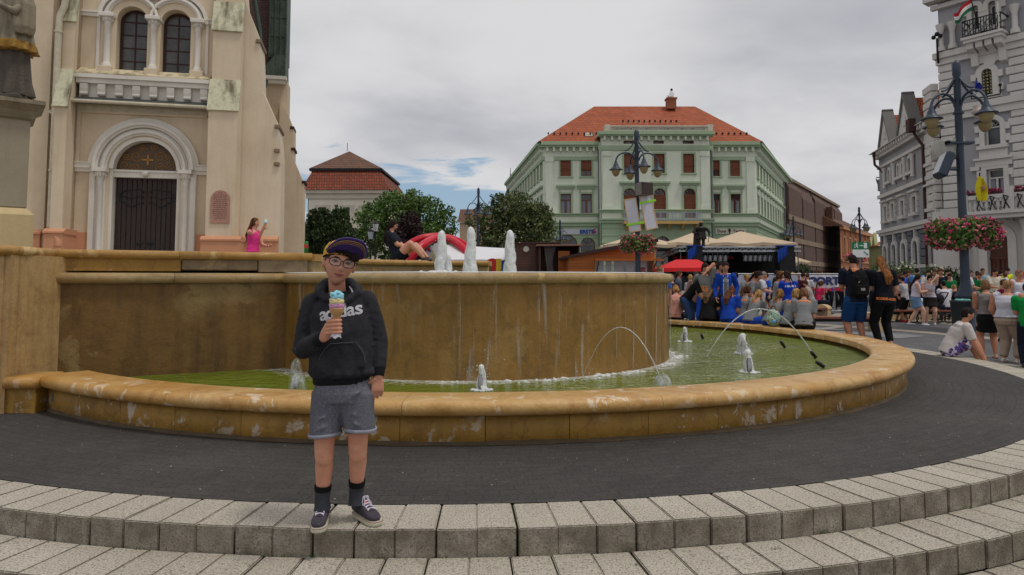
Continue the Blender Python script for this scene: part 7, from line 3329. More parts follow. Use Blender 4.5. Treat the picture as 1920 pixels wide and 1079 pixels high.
def head_shape(mb,M,s):
 bm=bmesh.new()
 bmesh.ops.create_uvsphere(bm,u_segments=56,v_segments=42,radius=1)
 g=lambda x,z,cx,cz_,sx,sz:math.exp(-((x-cx)/sx)**2-((z-cz_)/sz)**2)
 for v in bm.verts:
  d=v.co.copy()
  x,y,z=d.x*.073,d.y*.092,d.z*.110
  if z<.01:
   t=min(1,(.01-z)/.12)
   x*=1-.36*t**1.4
   if y>0:
    y*=1-.55*t
   else:
    y*=1-.05*t
  if y<0:
   y*=.94
   if z>.05:
    y*=1-1.2*(z-.05)
  f=1 if d.y<-.15 else max(0,(-d.y+.05)/.2)
  if f>0:
   b=0
   b-=.021*g(x,z,0,-.024,.0095,.016)
   b-=.011*g(x,z,0,.004,.008,.020)
   b-=.008*(g(x,z,.0115,-.031,.007,.007)+g(x,z,-.0115,-.031,.007,.007))
   b+=.0085*(g(x,z,.031,.004,.016,.011)+g(x,z,-.031,.004,.016,.011))
   b-=.004*(g(x,z,.03,.026,.02,.008)+g(x,z,-.03,.026,.02,.008))
   b-=.005*(g(x,z,.038,-.026,.018,.016)+g(x,z,-.038,-.026,.018,.016))
   b-=.0050*g(x,z,0,-.0525,.019,.0050)
   b+=.0025*g(x,z,0,-.0575,.022,.0025)
   b-=.0055*g(x,z,0,-.0625,.016,.0055)
   b+=.002*g(x,z,0,-.073,.018,.005)
   b-=.008*g(x,z,0,-.090,.018,.014)
   y+=b*f
  v.co=Vector((x,y,z))*s
 mb.bm(bm,M,True)
 for q in(-1,1):
  E_=M@Matrix.Scale(s,4)
  mb.ball((q*.074,.010,-.010),(.008,.017,.027),12,9,E_)
  mb.tube([(q*.077,.012,.014),(q*.081,.024,.004),(q*.079,.022,-.014),(q*.075,.010,-.033)],.0045,6,M=E_)
def hand_shape(mb,w,d,pn,th,s,curl=.5,fine=True):
 w,d,pn=Vector(w),Vector(d).normalized(),Vector(pn)
 pn=(pn-d*pn.dot(d)).normalized()
 th=(Vector(th)-d*Vector(th).dot(d)-pn*Vector(th).dot(pn)).normalized()
 pl=.085*s
 loft(mb,[w-d*.01*s,w+d*pl*.35,w+d*pl*.8,w+d*pl],[.024*s,.034*s,.038*s,.034*s],[.018*s,.015*s,.013*s,.011*s],th,12)
 for i,ln in enumerate((.068,.076,.070,.056)):
  off=(.029-i*.0195)*s
  p=w+d*pl*.94+th*off
  a=0
  pts,rr=[p-d*.012*s],[.0088*s]
  for k,f in enumerate((.45,.3,.25)):
   pts.append(p)
   rr.append((.0088-.0009*k)*s)
   a+=curl*(1.0+.12*i)*(.75 if k else .9)
   dd=d*math.cos(a)+pn*math.sin(a)
   p=p+dd*ln*f*s
  pts.append(p)
  rr.append(.0058*s)
  mb.tube(pts,rr,8)
  mb.ball(p,.0058*s,7,5)
 p=w+d*pl*.25+th*.028*s
 t1=(th*.75+d*.55+pn*.35*(1+curl)).normalized()
 t2=(th*.2+d*.8+pn*.6*(1+curl*.6)).normalized()
 q1=p+t1*.036*s
 q2=q1+t2*.028*s
 q3=q2+(t2+d*.2-th*.2).normalized()*.022*s
 mb.tube([p-t1*.02*s,p,q1,q2,q3],[.014*s,.014*s,.0108*s,.0095*s,.0072*s],8)
 mb.ball(q3,.0072*s,7,5)
HANDS={'down':(.05,-.01,-.32),'relax':(.03,-.08,-.29),'hold':(-.07,-.20,-.17),'phone':(-.09,-.19,-.12),'hip':(.03,.01,-.20),'pocket':(.02,-.04,-.26),'ear':(-.06,-.10,.07),'cross':(-.14,-.12,-.14),'lap':(-.07,-.17,-.24),'fwd':(.0,-.30,-.10),'eat':(-.115,-.12,.05),'back':(.02,.16,-.26),'side':(.19,-.02,-.05),'knee':(-.02,-.26,-.20),}
def person(label,x,y,z,rz,H=1.68,pose='stand',lean=6,side=0,head=(10,0),hands=('down','down'),top=('tee',(120,120,124)),bottom=('shorts',(30,60,150)),shoes=(60,60,66),hair=('short',(60,42,32)),tone=(196,144,118),build=1.0,fem=False,group=None,vox=.014,feet=None,seat=.0,legs=None,socks=None,hidden_low=False,face=False):
 rzr=R(rz)
 root=empty('person',(x,y,z),rzr)
 tag(root,label,'person',group or 'people on the square')
 h=H
 w=build
 X=Vector((1,0,0))
 sitting=pose.startswith('sit')
 pz=.515*h if not sitting else .055*h+seat
 pel=Vector((0,0,pz))
 la,sa=R(lean),R(side)
 up=Vector((math.sin(sa),-math.sin(la)*math.cos(sa),math.cos(la)*math.cos(sa))).normalized()
 xs=(X-up*X.dot(up)).normalized()
 bk=up.cross(xs)
 if bk.y<0:
  bk=-bk
 tl=.315*h
 def sp_(t):
  return pel+up*tl*t+bk*(.012*h*math.sin(t*PI)*(1 if sitting else .3))
 sh=[sp_(.93)+xs*s*.108*h*w*(.92 if fem else 1)for s in(-1,1)]
 neck=sp_(1.0)
 hp,hy=R(head[0]),R(head[1])
 hu=(up*.35+Vector((0,0,.65))).normalized()
 nk=neck+hu*.045*h-bk*.006*h
 Mh=Matrix.Rotation(hy,4,'Z')@Matrix.Rotation(hp,4,'X')
 hc=nk+(Mh@Vector((0,-.012*h,.058*h)))
 MH=Matrix.Translation(hc)@Mh
 hs=(.128*h)/.216
 arms=[]
 for i,s in enumerate((-1,1)):
  hv=HANDS[hands[i]]if isinstance(hands[i],str)else hands[i]
  tgt=sh[i]+xs*s*hv[0]*h+bk*hv[1]*h+up*hv[2]*h
  if hands[i]in('down','relax'):
   tgt=sh[i]+Vector((s*hv[0]*h,hv[1]*h,hv[2]*h))
  pole=bk*.8-up*.5+xs*s*.5
  el,hd=ik(sh[i],tgt,.172*h,.148*h,pole)
  arms.append((sh[i],el,hd))
 lg=[]
 for i,s in enumerate((-1,1)):
  hip=pel+X*s*.052*h*(1.1 if fem else 1)-Vector((0,0,.01*h))
  if feet:
   ft=Vector(feet[i])
  elif pose=='stand':
   ft=Vector((s*.07*h,.01*h*s,.045*h))
  elif pose=='walk':
   ft=Vector((s*.05*h,s*.12*h,.05*h))
  elif pose=='sit':
   ft=Vector((s*.07*h,-.30*h,-.20*h+seat))
  elif pose=='sitlow':
   ft=Vector((s*.09*h,-.30*h,-.06*h+seat))
  elif pose=='sitout':
   ft=Vector((s*.05*h,-.50*h,.02*h+seat))
  kn,ft=ik(hip,ft,.245*h,.245*h,Vector((s*.12,-1,.35)))
  lg.append((hip,kn,ft))
 B=MB()
 ts=(0,.18,.42,.68,.86,.96,1.03)
 rx=[.088,.084,.072,.090,.092,.062,.036]
 ry=[.062,.060,.055,.064,.055,.044,.034]
 if fem:
  rx=[.096,.086,.066,.080,.080,.052,.032]
  ry=[.068,.060,.052,.066,.054,.04,.03]
 rx=[v*h*w for v in rx]
 ry=[v*h*(w+(w-1)*.8)for v in ry]
 loft(B,[pel-up*.02*h]+[sp_(t)for t in ts],[rx[0]*.8]+rx,[ry[0]*.9]+ry,xs)
 seg(B,neck-up*.03*h,.034*h,hc-(Mh@Vector((0,-.01*h,.035*h))),.030*h)
 head_shape(B,MH,hs)
 for(a,b,c)in arms:
  seg(B,a,.033*h*w,b,.026*h*w)
  seg(B,b,.027*h*w,c,.017*h)
 for(a,b,c)in lg:
  seg(B,a,.056*h*w,b,.036*h*w)
  m_=b.lerp(c,.3)
  seg(B,b,.036*h*w,m_,.036*h*w)
  seg(B,m_,.036*h*w,c,.021*h)
 E_=MB()
 for i,(a,b,c)in enumerate(arms):
  s=(-1,1)[i]
  d=(c-b).normalized()
  cr=.85 if hands[i]in('hold','phone','eat','lap','fwd')else .35
  hand_shape(E_,c,d,(xs*-s if abs(d.z)>.7 else Vector((0,0,1))*(-1 if hands[i]in('lap','knee')else 1)),-bk if abs(d.z)>.7 else xs*-s+up*.3,hs*.98,cr)
 body=to_obj(B,'body',skin(tone),root,vox,3,.55,E_)
 if bottom:
  kind,col=bottom
  m_=MB()
  wst=sp_(.14)
  if kind=='skirt':
   if sitting:
    for(a,b,c)in lg:
     seg(m_,a,.072*h,a.lerp(b,.8),.055*h)
    loft(m_,[pel-up*.03*h,pel,wst],[rx[0]*1.15,rx[0]*1.12,rx[1]],[ry[0]*1.15,ry[0]*1.12,ry[1]],xs)
   else:
    lo=(lg[0][1]+lg[1][1])/2
    loft(m_,[lo.lerp(pel,.32),lo.lerp(pel,.6),pel,wst],[.125*h,.118*h,rx[0]*1.12,rx[1]*1.04],[.1*h,.088*h,ry[0]*1.14,ry[1]*1.05],xs)
  else:
   loft(m_,[pel-Vector((0,0,.035*h))*(0 if sitting else 1)-up*.02*h,pel,wst],[rx[0]*.95,rx[0]*1.09,rx[1]*1.05],[ry[0],ry[0]*1.12,ry[1]*1.06],xs)
   for(a,b,c)in lg:
    if kind=='shorts':
     seg(m_,a,.066*h*w,a.lerp(b,.45),.061*h*w)
     seg(m_,a.lerp(b,.45),.061*h*w,a.lerp(b,.95),.058*h*w,False)
    elif kind=='hot':
     seg(m_,a,.064*h*w,a.lerp(b,.4),.060*h*w,False)
    else:
     f=.88 if kind=='crop' else .98
     seg(m_,a,.064*h*w,b,.044*h*w)
     seg(m_,b,.044*h*w,b.lerp(c,f),.032*h*w,False)
  to_obj(m_,kind if kind!='hot' else 'shorts',cloth(col),root,vox,2,.5)
 shirt=None
 if top:
  kind,col=top[:2]
  m_=MB()
  f=1.07
  bt=-.10 if kind!='tank' else .05
  if fem and kind=='tank':
   bt=.12
  tt=(bt,.2,.42,.68,.86,.955,1.0 if kind!='tank' else .93)
  r0=[rx[0]*1.13,rx[1]*1.10,rx[2]*1.14,rx[3]*1.07,rx[4]*1.07,rx[5]*1.1,rx[6]*1.25]
  r1=[ry[0]*1.15,ry[1]*1.14,ry[2]*1.18,ry[3]*1.1,ry[4]*1.1,ry[5]*1.1,ry[6]*1.2]
  if kind=='tank':
   r0[-2]*=.9
   r0[-1]=r0[-2]
   r1[-1]=r1[-2]*1.1
  loft(m_,[sp_(t)for t in tt],r0,r1,xs)
  for(a,b,c)in arms:
   if kind in('tee','polo'):
    seg(m_,a,.040*h*w,a.lerp(b,.45),.041*h*w)
    seg(m_,a.lerp(b,.45),.041*h*w,a.lerp(b,.78),.040*h*w,False)
   elif kind=='long':
    seg(m_,a,.042*h*w,b,.036*h*w)
    seg(m_,b,.036*h*w,c,.026*h,False)
   else:
    m_.ball(a.lerp(neck,.18),.036*h*w,10,8)
  shirt=to_obj(m_,'jacket' if kind=='long' else('vest_top' if kind=='tank' else 'shirt'),cloth(col),root,vox,2,.5)
 if shoes:
  for(a,b,c)in lg:
   m_=MB()
   fd=Vector((0,-1,0))
   q=c+Vector((0,0,-.028*h))
   seg(m_,q-fd*.018*h,.022*h,q+fd*.085*h+Vector((0,0,-.004*h)),.019*h)
   seg(m_,q-fd*.012*h,.021*h,c,.022*h)
   to_obj(m_,'shoe',cloth(shoes,.7),root,vox,1,.4)
 st,hcx=hair
 if st:
  m_=MB()
  S_=lambda a,b,c:MH@(Vector((a,b,c))*hs)
  Hm=MH@Matrix.Scale(hs,4)
  if st=='cap':
   m_.ball((0,.006,.03),(.082,.102,.088),16,10,Hm)
   m_.ball((0,-.11,.035),(.06,.06,.010),12,6,Hm)
  else:
   m_.ball((0,.014,.024),(.080,.096,.098),16,12,Hm)
   if st=='short':
    m_.ball((0,.04,-.015),(.066,.06,.06),12,8,Hm)
   else:
    m_.ball((0,.04,-.02),(.078,.07,.08),12,8,Hm)
    for q in(-1,1):
     m_.ball((q*.066,.012,-.015),(.022,.05,.06),10,8,Hm)
  if st=='bob':
   for q in(-1,1):
    m_.ball((q*.062,.02,-.06),(.034,.058,.055),10,8,Hm)
   m_.ball((0,.05,-.06),(.074,.05,.055),12,8,Hm)
  if st in('long','curly'):
   b0=S_(0,.075,-.03)
   b1=sp_(.80)+bk*(ry[3]+.022*h)
   b2=sp_(.50)+bk*(ry[2]+.022*h)
   loft(m_,[S_(0,.06,.03),b0,b1,b1.lerp(b2,.9)],[.07*hs,.078*hs,.085*hs,.045*hs],[.04*hs,.04*hs,.03*hs,.018*hs],xs)
   if st=='curly':
    rnd=random.Random(int(x*100))
    for k in range(46):
     t=rnd.random()
     c_=b0.lerp(b1,t)+xs*rnd.uniform(-.09,.09)*hs+bk*rnd.uniform(-.03,.02)*hs
     m_.ball(c_,rnd.uniform(.016,.028)*hs,7,5)
  if st=='pony':
   a0=S_(0,.085,.055)
   a1=S_(0,.135,.04)
   a2=a1+Vector((0,.03*h,-.05*h))*.6
   a3=sp_(.70)+bk*(ry[3]+.03*h)
   m_.tube([a0,a1,a2,a2.lerp(a3,.5),a3],[.018*hs,.03*hs,.036*hs,.032*hs,.010*hs],10)
  if st=='bun':
   m_.ball((0,.05,.125),(.036,.036,.034),12,8,Hm)
  if st=='braid':
   for q in(-1,1):
    a0=S_(q*.05,.07,-.04)
    a1=sp_(.72)+bk*(ry[3]+.015*h)+xs*q*.03*h
    for k in range(9):
     m_.ball(a0.lerp(a1,k/8),(.018-.0007*k)*hs*1.2,8,6)
  to_obj(m_,'hair' if st!='cap' else 'cap',hairmat(hcx)if st!='cap' else cloth(hcx),root,min(vox,.012),2,.5)
  if st=='cap':
   m_=MB()
   m_.ball((0,.035,-.01),(.074,.066,.055),12,8,Hm)
   m_.build('hair',hairmat((62,46,36)),root)
 if face:
  Hm=MH@Matrix.Scale(hs,4)
  m_=MB()
  for q in(-1,1):
   m_.ball((q*.031,-.078,.004),(.0095,.006,.006),8,6,Hm)
  m_.build('eyes',M_EYE,root)
  m_=MB()
  for q in(-1,1):
   m_.tube([(q*.016,-.090,.024),(q*.032,-.089,.029),(q*.047,-.078,.024)],.0035,5,M=Hm)
  m_.build('eyebrows',hairmat(hcx if st!='cap' else(60,44,34)),root)
  m_=MB()
  m_.tube([(-.021,-.085,-.056),(0,-.0945,-.0585),(.021,-.085,-.056)],[.002,.0042,.002],6,M=Hm)
  m_.build('lips',M_LIPS,root)
 root['_']=0
 del root['_']
 return dict(root=root,shirt=shirt,MH=MH,hs=hs,arms=arms,legs=lg,sp=sp_,xs=xs,bk=bk,up=up,h=h,ry=ry,rx=rx,pel=pel)
M_EYE=Mat("dark_eyes",(34,26,24),.2).m
M_LIPS=Mat("lips",(168,92,84),.5).m
def decal(body,target,name,mat,parent,M,size=None,shape=None,off=.004,bold=0,sx=1.0,cuts=1,direction=None):
 if shape is None:
  cu=bpy.data.curves.new("tmp",'FONT')
  cu.body,cu.size,cu.align_x,cu.align_y,cu.offset,cu.resolution_u=body,size,'CENTER','CENTER',bold,3
  ob=bpy.data.objects.new("tmp",cu)
  COL.objects.link(ob)
  me=bpy.data.meshes.new_from_object(ob.evaluated_get(bpy.context.evaluated_depsgraph_get()))
  bpy.data.objects.remove(ob)
  me.transform(Matrix.Diagonal((sx,1,1,1)))
 else:
  me=bpy.data.meshes.new("tmp")
  me.from_pydata([(a,b,0)for a,b in shape],[],[tuple(range(len(shape)))])
 bm=bmesh.new()
 bm.from_mesh(me)
 bmesh.ops.triangulate(bm,faces=bm.faces)
 for _ in range(cuts):
  bmesh.ops.subdivide_edges(bm,edges=[e for e in bm.edges if e.calc_length()>.012],cuts=1)
  bmesh.ops.triangulate(bm,faces=bm.faces)
 tm=target.data
 bvh=BVHTree.FromPolygons([v.co for v in tm.vertices],[p.vertices for p in tm.polygons])
 F=M@UPR
 dr=(M.to_3x3()@Vector((0,1,0))).normalized()
 for v in bm.verts:
  p=F@v.co
  hit=bvh.ray_cast(p-dr*.15,dr,.6)
  v.co=(hit[0]-dr*off)if hit[0]is not None else p
 bm.to_mesh(me)
 bm.free()
 me.materials.clear()
 me.materials.append(mat)
 me.name=name
 o=bpy.data.objects.new(name,me)
 COL.objects.link(o)
 o.parent=parent
 return o
M_ORP=plain("orange_print",(240,132,50),.6,var=.05)
M_WHP=plain("white_print",(210,214,224),.6,var=.05)
M_GYP=plain("grey_print",(150,146,144),.7,var=.05)
def back_print(pr,text,size,t=.82,mat=None,sx=1.0,dx=0,tilt=0,sidev=1):
 o=pr['sp'](t)+pr['xs']*dx
 b=pr['bk']*sidev
 M=Matrix.Translation(o+b*.3)
 y=-b
 z=pr['up']
 x=y.cross(z)
 Rm=Matrix((x,y,z)).transposed().to_4x4()
 decal(text,pr['shirt'],'print',mat or M_ORP,pr['shirt'],M@Rm@Matrix.Rotation(R(tilt),4,'Y'),size,off=.006,bold=size*.035,sx=sx)
def back_patch(pr,w,hh,t,mat,dx=0,sidev=1,name='print',tilt=0):
 o=pr['sp'](t)+pr['xs']*dx
 b=pr['bk']*sidev
 y,z=-b,pr['up']
 x=y.cross(z)
 M=Matrix.Translation(o+b*.3)@Matrix((x,y,z)).transposed().to_4x4()@Matrix.Rotation(R(tilt),4,'Y')
 n=6
 pts=[(-w/2+w*i/n,-hh/2)for i in range(n+1)]+[(w/2-w*i/n,hh/2)for i in range(n+1)]
 decal('',pr['shirt'],name,mat,pr['shirt'],M,shape=pts,off=.006,cuts=2)
def carry(name,label,cat,mb_parts,pr,group=None):
 root=empty(name,pr['root'].location,pr['root'].rotation_euler.z)
 tag(root,label,cat,group)
 for nm,mb,mat in mb_parts:
  mb.build(nm,mat,root)
 return root
def phone(pr,label,col=(30,30,34),hand=1):
 c=(pr['arms'][0][2]+pr['arms'][1][2])/2 if hand==2 else pr['arms'][hand][2]
 d=(pr['arms'][1][2]-pr['arms'][1][1]).normalized()
 c=c+d*.09
 M=Matrix.Translation(c)@Matrix.Rotation(R(-50),4,'X')
 b,s=MB(),MB()
 b.cbox(-.038,.038,-.006,.006,-.075,.075,.003,M)
 s.box(-.033,.033,.0065,.0075,-.066,.066,M)
 return carry('phone',label,'phone',[('case',b,cloth(col,.4)),('screen',s,M_GLASS)],pr,'phones in hands')
# the boy with the ice cream
BY=3.86
BX=P(640,900,BY).x
boy=empty('person',(BX,BY,0))
tag(boy,'boy in glasses, dark hoodie and grey shorts holding an ice cream on the step','person')
def bp_(x,y,d=0.0):
 return P(x,y,BY+d)-Vector((BX,BY,0))
T_BOY=(208,150,122)
B=MB()
X=Vector((1,0,0))
pel=bp_(643,735)
chest=bp_(640,610,.02)
nb=bp_(632,555,.015)
shl=[bp_(583,568,.02),bp_(690,563,.03)]
elb=[bp_(569,655,.0),bp_(709,640,.06)]
wr=[bp_(606,634,-.215),bp_(709,706,-.01)]
hipz=[bp_(613,745),bp_(672,745)]
kne=[bp_(608,846,-.01),bp_(671,838,.01)]
ank=[bp_(604,940,.02),bp_(668,930,.09)]
hc=bp_(637,494,-.035)
MHb=Matrix.Translation(hc)@Matrix.Rotation(R(12),4,'Y')@Matrix.Rotation(R(20),4,'Z')@Matrix.Rotation(R(-2),4,'X')
HS=1.12
head_shape(B,MHb,HS)
seg(B,nb+Vector((0,.02,-.03)),.048,MHb@Vector((0,.024,-.07)),.046)
loft(B,[pel-Vector((0,0,.06)),pel,pel.lerp(chest,.5),chest,nb+Vector((0,0,-.03)),nb],[.12,.14,.125,.15,.11,.055],[.08,.095,.085,.10,.075,.05],X)
for i in(0,1):
 seg(B,shl[i],.048,elb[i],.038)
 seg(B,elb[i],.038,wr[i],.024)
 seg(B,hipz[i],.085,kne[i]+Vector((0,0,.04)),.054)
 seg(B,kne[i]+Vector((0,0,.04)),.055,kne[i]+Vector((0,.0,-.04)),.050)
 calf=kne[i].lerp(ank[i],.32)+Vector((0,.012,0))
 seg(B,kne[i]+Vector((0,.006,-.03)),.046,calf,.049)
 seg(B,calf,.049,ank[i],.029)
 B.ball(kne[i]+Vector((0,-.03,.0)),(.036,.026,.042),10,8)
cone_b=bp_(631,616,-.275)
cone_t=bp_(631,578,-.262)
hand=MB()
w0=wr[0]
palm_c=bp_(618,617,-.265)
d0=(palm_c-w0).normalized()
loft(B,[w0-d0*.01,w0+d0*.03,palm_c,palm_c+d0*.012],[.023,.033,.039,.036],[.021,.019,.019,.016],Vector((-.3,0,1)),12)
ax=(cone_t-cone_b).normalized()
for i,(zz,ln)in enumerate(((602,1.0),(609.5,1.06),(617,1.0),(624,.86))):
 cc=bp_(631.5,zz,-.272)
 rad=.0235-.0014*i
 pts=[]
 for k in range(7):
  a=R(208)-R(36)*k*ln*.92
  pts.append(cc+Vector((math.cos(a)*rad*1.15,math.sin(a+PI)*-rad*1.0 if False else-abs(math.sin(a))*rad*1.05 if k else 0,-.003*k)))
 kn_=bp_(615-i*.8,zz+1,-.285)
 pts=[palm_c+Vector((.0,.0,(609-zz)*.0022)),kn_,cc+Vector((-.012,-.026,.002)),cc+Vector((.012,-.028,.002)),cc+Vector((.026,-.014,.004))]
 B.tube(pts,[.011,.0105,.0098,.0092,.0078],9)
 B.ball(pts[-1],.0078,8,6)
 B.ball(kn_,.0115,8,6)
tb=bp_(617,604,-.255)
B.tube([palm_c+Vector((0,.01,.01)),tb,bp_(626,597,-.245),bp_(637,597,-.262)],[.015,.0135,.0115,.009],9)
B.ball(bp_(637,597,-.262),.009,8,6)
hand_shape(B,wr[1],Vector((-.03,-.05,-1)),Vector((-.45,1,0)),Vector((-1,-.45,0)),.96,.42)
body=to_obj(B,'body',skin(T_BOY),boy,.0042,4,.5)
m=Mat("charcoal_velour",(46,46,51),.85,0,.25)
m.var(7,.6,(28,28,31),a=.42,b=.6,dist=.6)
m.var(11,.35,(66,66,74),a=.55,b=.72,loc=(2,2,0))
m.bnoise(7,.02,4,.6)
m.bnoise(220,.0015,2)
M_HOOD=m.m
m=Mat("black_rib_knit",(26,26,29),.9,0,.2)
m.bump(m.ramp(m.noise(90,1,0,(1,1,.02)),.4,.6),.003)
M_RIB=m.m
hm=MB()
hem=bp_(640,706)
loft(hm,[hem,bp_(640,692),bp_(640,660),bp_(641,622),bp_(638,590,.01),bp_(636,570,.02),bp_(633,556,.02),bp_(632,549,.02)],[.162,.176,.172,.168,.163,.148,.098,.074],[.116,.128,.126,.124,.118,.098,.082,.070],X,28)
for i in(0,1):
 a,b,c=shl[i],elb[i],wr[i]
 seg(hm,a+Vector((.01 if i==0 else-.01,0,-.005)),.062,a.lerp(b,.5),.060)
 seg(hm,a.lerp(b,.5),.060,b,.057)
 seg(hm,b,.057,b.lerp(c,.5),.050)
 seg(hm,b.lerp(c,.5),.050,b.lerp(c,.80),.043,False)
 for k in range(5):
  t=.2+k*.17
  q=a.lerp(b,t)
  hm.tube([q+Vector((-.05,-.03,.012)),q+Vector((0,-.058,-.004)),q+Vector((.05,-.03,-.018))],.008,6)
 q=b
 for k in range(3):
  hm.tube([q+Vector((-.048,.01-.03*k,.01)),q+Vector((-.02,-.05-.01*k,.018-.02*k)),q+Vector((.045,-.03,.02))],.009,6)
hw=[bp_(630,566,-.085),bp_(612,561,-.072),bp_(600,551,-.03),bp_(601,543,.05),bp_(612,536,.10),bp_(632,533,.125),bp_(656,535,.10),bp_(668,543,.05),bp_(668,551,-.03),bp_(655,561,-.075),bp_(640,572,-.092)]
hm.tube(hw,[.012,.020,.026,.036,.044,.048,.044,.036,.026,.020,.012],12)
for k in range(11):
 a=PI+PI*k/10
 c=Vector((pel.x+.165*math.cos(a),.118*math.sin(a),bp_(640,697).z))
 hm.ball(c,(.03,.02,.02+.006*(k%2)),8,6)
pk=[(600,688),(598,676),(603,664),(612,652),(620,644),(668,642),(678,655),(684,668),(685,682),(683,690)]
vs=[]
for d in(-.126,-.100):
 for(a,b)in pk:
  vs.append(bp_(a,b,d+.0008*(abs(a-642)**1.35)*.12))
n=len(pk)
hm.add(vs,[(i,(i+1)%n,n+(i+1)%n,n+i)for i in range(n)]+[tuple(range(n)),tuple(range(2*n-1,n-1,-1))],False)
hood=to_obj(hm,'hoodie',M_HOOD,boy,.0065,3,.5)
rb=MB()
loft(rb,[bp_(640,719),bp_(640,717),bp_(640,704),bp_(640,700)],[.146,.152,.156,.150],[.104,.110,.114,.108],X,28)
rb.build('waist_rib',M_RIB,hood)
for i in(0,1):
 rb=MB()
 b,c=elb[i],wr[i]
 d=(c-b).normalized()
 rb.tube([b.lerp(c,.77),b.lerp(c,.82),b.lerp(c,.98),b.lerp(c,1.0)],[.036,.038,.033,.030],16)
 rb.build('cuff',M_RIB,hood)
rb=MB()
bvh=BVHTree.FromPolygons([v.co for v in hood.data.vertices],[p.vertices for p in hood.data.polygons])
def on_hood(a,b,off=.001):
 o=bp_(a,b,-.6)
 d=(bp_(a,b,.4)-o).normalized()
 h_=bvh.ray_cast(o,d)
 return(h_[0]-d*off)if h_[0]is not None else bp_(a,b,-.12)
for line in(((598,676),(602,666),(610,654),(620,645),(644,643.5),(668,643)),((684,680),(683,668),(677,655),(668,643))):
 pts=[]
 for(p0,p1)in zip(line,line[1:]):
  for k in range(4):
   t=k/4
   pts.append(on_hood(p0[0]+(p1[0]-p0[0])*t,p0[1]+(p1[1]-p0[1])*t))
 rb.tube(pts,.0022,5)
rb.build('seam',plain("pocket_seam",(84,84,90),.9),hood)
rb=MB()
rb.tube([p+Vector((0,-.006 if p.y<.03 else 0,.006))for p in hw[2:9]],[.016,.026,.034,.036,.034,.026,.016],10)
rb.build('hood_lining',plain("grey_hood_lining",(78,78,84),.9,0,.5,9),hood)
rb=MB()
rb.tube([bp_(655,538,-.02),bp_(659,543,-.045),bp_(661,549,-.058)],.0045,6)
rb.build('undershirt_edge',cloth((186,180,190)),hood)
M_LET=plain("pale_chest_lettering",(188,186,192),.7,0,.1)
wa,wb=bp_(597,592,0),bp_(678,576,0)
ctr=(wa+wb)/2+Vector((0,-.2,.0))
ang=math.atan2(wb.z-wa.z,wb.x-wa.x)
for i,(ch,px)in enumerate(zip("adidas",(604.5,617,626.5,640.5,655.5,669))):
 p=bp_(px,592-(px-597)*.18,-.12)
 decal(ch,hood,'chest_letter',M_LET,hood,Matrix.Translation((p.x,-.2,p.z))@Matrix.Rotation(-ang*.9,4,'Y'),.100,off=.0035,bold=.0022,sx=1.0,cuts=2)
m=Mat("grey_blue_jersey",(98,98,107),.9,0,.2)
m.var(120,.5,(132,132,141),a=.45,b=.6)
m.var(5,.4,(70,72,84),sc=(1,1,.4),a=.45,b=.7)
m.bnoise(8,.02,4,.6,(1.2,1,.5))
M_JER=m.m
sm=MB()
loft(sm,[bp_(643,700),bp_(643,735),bp_(643,752)],[.138,.160,.150],[.10,.116,.110],X,24)
for i,s in enumerate((-1,1)):
 a,b=hipz[i],kne[i]
 e=[bp_(610,816,-.005),bp_(675,806,.005)][i]
 cs=[bp_(620,738),bp_(613,775),e]if i==0 else[bp_(667,738),bp_(671,772),e]
 loft(sm,cs,[.102,.088,.083],[.098,.089,.083],X,20)
 sm.ball(bp_(643,752),(.06,.09,.05),12,8)
 for k in range(3):
  q=cs[0].lerp(cs[2],.25+.25*k)
  sm.tube([q+Vector((-s*.07,-.05,.03)),q+Vector((0,-.092,0)),q+Vector((s*.05,-.07,-.03))],.008,6)
for k in range(4):
 sm.tube([bp_(643,748+k*3,-.105),bp_(628-k*6,738-k*2,-.105)],.006,6)
 sm.tube([bp_(643,748+k*3,-.105),bp_(660+k*6,740-k*2,-.105)],.006,6)
sh_=to_obj(sm,'shorts',M_JER,boy,.0065,3,.5)
for i in(0,1):
 e=[bp_(610,813.5,-.005),bp_(675,804,.005)][i]
 hmn=MB()
 hmn.lathe([(.0895,-.008),(.0925,-.006),(.0925,.008),(.0895,.010),(.082,.009),(.082,-.008)],28,(0,0,0),cap=False,M=Matrix.Translation(e)@Matrix.Rotation(R(3 if i else-5),4,'Y')@Matrix.Diagonal((1.0,1.0,1,1)))
 hmn.build('rolled_hem',cloth((150,152,164)),sh_)
for i in(0,1):
 sk=MB()
 a=ank[i]
 top_=(kne[i].lerp(ank[i],.32)+Vector((0,.012,0))).lerp(a,.56)
 sk.tube([top_,top_.lerp(a,.5),a,a+Vector((0,-.01,-.05))],[.0455,.0415,.040,.042],18)
 so=sk.build('sock',plain("dark_sock_%d"%i,(58,60,68),.9,0,.6,30),boy)
 sk=MB()
 sk.tube([top_+Vector((0,0,.004)),top_.lerp(a,.30)],[.0475,.0452],18)
 sk.build('sock_cuff',cloth((20,20,22)),so)
m=Mat("charcoal_canvas",(62,58,66),.85,0,.2)
m.var(160,.5,(92,88,96),a=.45,b=.6)
m.bnoise(200,.001)
M_CANV=m.m
M_SOLE=plain("cream_rubber",(206,200,178),.6,0,.4,20)
M_LACE=cloth((206,200,214))
